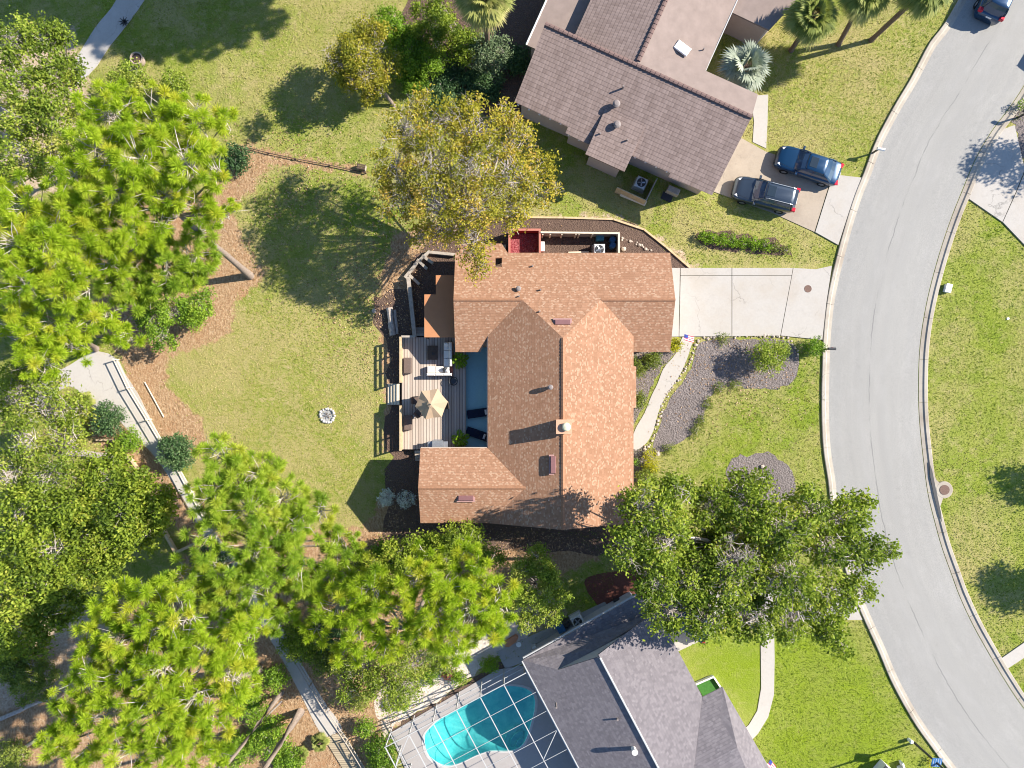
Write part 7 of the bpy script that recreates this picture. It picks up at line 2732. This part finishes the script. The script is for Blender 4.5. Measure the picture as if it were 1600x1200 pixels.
roadpoly = [tuple(q) for q in offset_line(kl, -0.05)] + [tuple(q) for q in offset_line(kr, 0.65)[::-1]]
NOGRASS.append(roadpoly)
n = 380000
X = rng.uniform(-41, 41, n)
Y = rng.uniform(-31, 31, n)


def from_grid(a, X, Y):
    ix = np.clip(np.searchsorted(gx, X), 1, nx - 1)
    iy = np.clip(np.searchsorted(gy, Y), 1, ny - 1)
    return attrs[a][iy, ix]


bad = np.zeros(n, bool)
for q in NOGRASS:
    bad |= poly_dist(X, Y, q) > -0.03
sv = from_grid('straw', X, Y) + rng.normal(0, 0.22, n)
dv = from_grid('dirt', X, Y) + rng.normal(0, 0.22, n)
ok = ~bad & (sv < 0.45) & (dv < 0.5)
gxp, gyp = X[ok], Y[ok]
lush_ = from_grid('lush', gxp, gyp)
dry_ = from_grid('dry', gxp, gyp)
k = len(gxp)
az = rng.uniform(0, 2 * PI, k)
d = np.stack([np.cos(az), np.sin(az), np.zeros(k)], -1)
sd = np.stack([-np.sin(az), np.cos(az), np.zeros(k)], -1)
base = np.stack([gxp, gyp, np.full(k, 0.0)], -1)
hgt = rng.uniform(0.03, 0.08, k)
wd = rng.uniform(0.012, 0.028, k)
tip = base + d * rng.uniform(0.0, 0.08, k)[:, None] + np.array([0, 0, 1.0]) * hgt[:, None]
v = np.stack([base - sd * wd[:, None], base + sd * wd[:, None], tip + sd * wd[:, None] * 0.7, tip - sd * wd[:, None] * 0.9], 1).reshape(-1, 3)
patch = np.zeros(k)        # worn and greener patches of the turf
for q in range(520):
    cx_, cy_, rr_2 = rng.uniform(-40, 40), rng.uniform(-30, 30), rng.uniform(0.4, 2.6)
    patch += rng.normal(0.02, 0.52) * np.exp(-((gxp - cx_) ** 2 * rng.uniform(0.5, 1.6) + (gyp - cy_) ** 2) / rr_2 ** 2)
tint = np.clip(0.42 + 0.18 * dry_ - 0.24 * lush_ + np.clip(patch, -0.35, 0.45) * (1 - 0.6 * lush_) + rng.normal(0, 0.17, k), 0, 1)
tag(np_mesh('grass', v, np.arange(4 * k).reshape(-1, 4), M['grassblade'], tint=tint), kind='stuff')
ok2 = ~bad & (sv > 0.6) & (rng.random(n) < 0.75)
xs_, ys_ = X[ok2], Y[ok2]
k = len(xs_)
az = rng.uniform(0, PI, k)
d = np.stack([np.cos(az), np.sin(az), rng.normal(0, 0.2, k)], -1) * rng.uniform(0.06, 0.16, k)[:, None]
sd = np.stack([-np.sin(az), np.cos(az), rng.normal(0, 0.3, k)], -1) * 0.014
c = np.stack([xs_, ys_, rng.uniform(0.01, 0.05, k)], -1)
v = np.stack([c - d, c + sd, c + d, c - sd], 1).reshape(-1, 3)
tag(np_mesh('pine_straw', v, np.arange(4 * k).reshape(-1, 4), M['needle'], tint=rng.uniform(0, 1, k)), kind='stuff')
# leaf litter: under trees, in the beds
n = 9000
PL_ = pp(PL + PR)
ci = rng.integers(0, 9, n)
cen = np.array([P2(640, 400), P2(720, 260), P2(600, 480), P2(800, 850), P2(660, 480), P2(560, 1060), P2(120, 700), P2(450, 300), P2(1150, 570)])[ci]
xy = cen + rng.normal(0, 3.0, (n, 2))
c = np.concatenate([xy, rng.uniform(0.03, 0.06, (n, 1))], 1)
inn = (poly_dist(xy[:, 0], xy[:, 1], deck_poly) < 0) & (poly_dist(xy[:, 0], xy[:, 1], PL_) < 0) & (poly_dist(xy[:, 0], xy[:, 1], pp([(660, 395), (1050, 395), (1050, 550), (990, 550), (990, 826), (657, 820), (657, 700), (627, 703), (627, 520), (660, 520)])) < 0.05) & (poly_dist(xy[:, 0], xy[:, 1], roadpoly) < 0) & (poly_dist(xy[:, 0], xy[:, 1], NOGRASS[0]) < 0)
v, f = leaf_quads(c[inn], 0.06, 0.04, 1.0)
tag(np_mesh('leaf_litter', v, f, M['dryleaf'], tint=rng.uniform(0, 1, inn.sum())), kind='stuff')
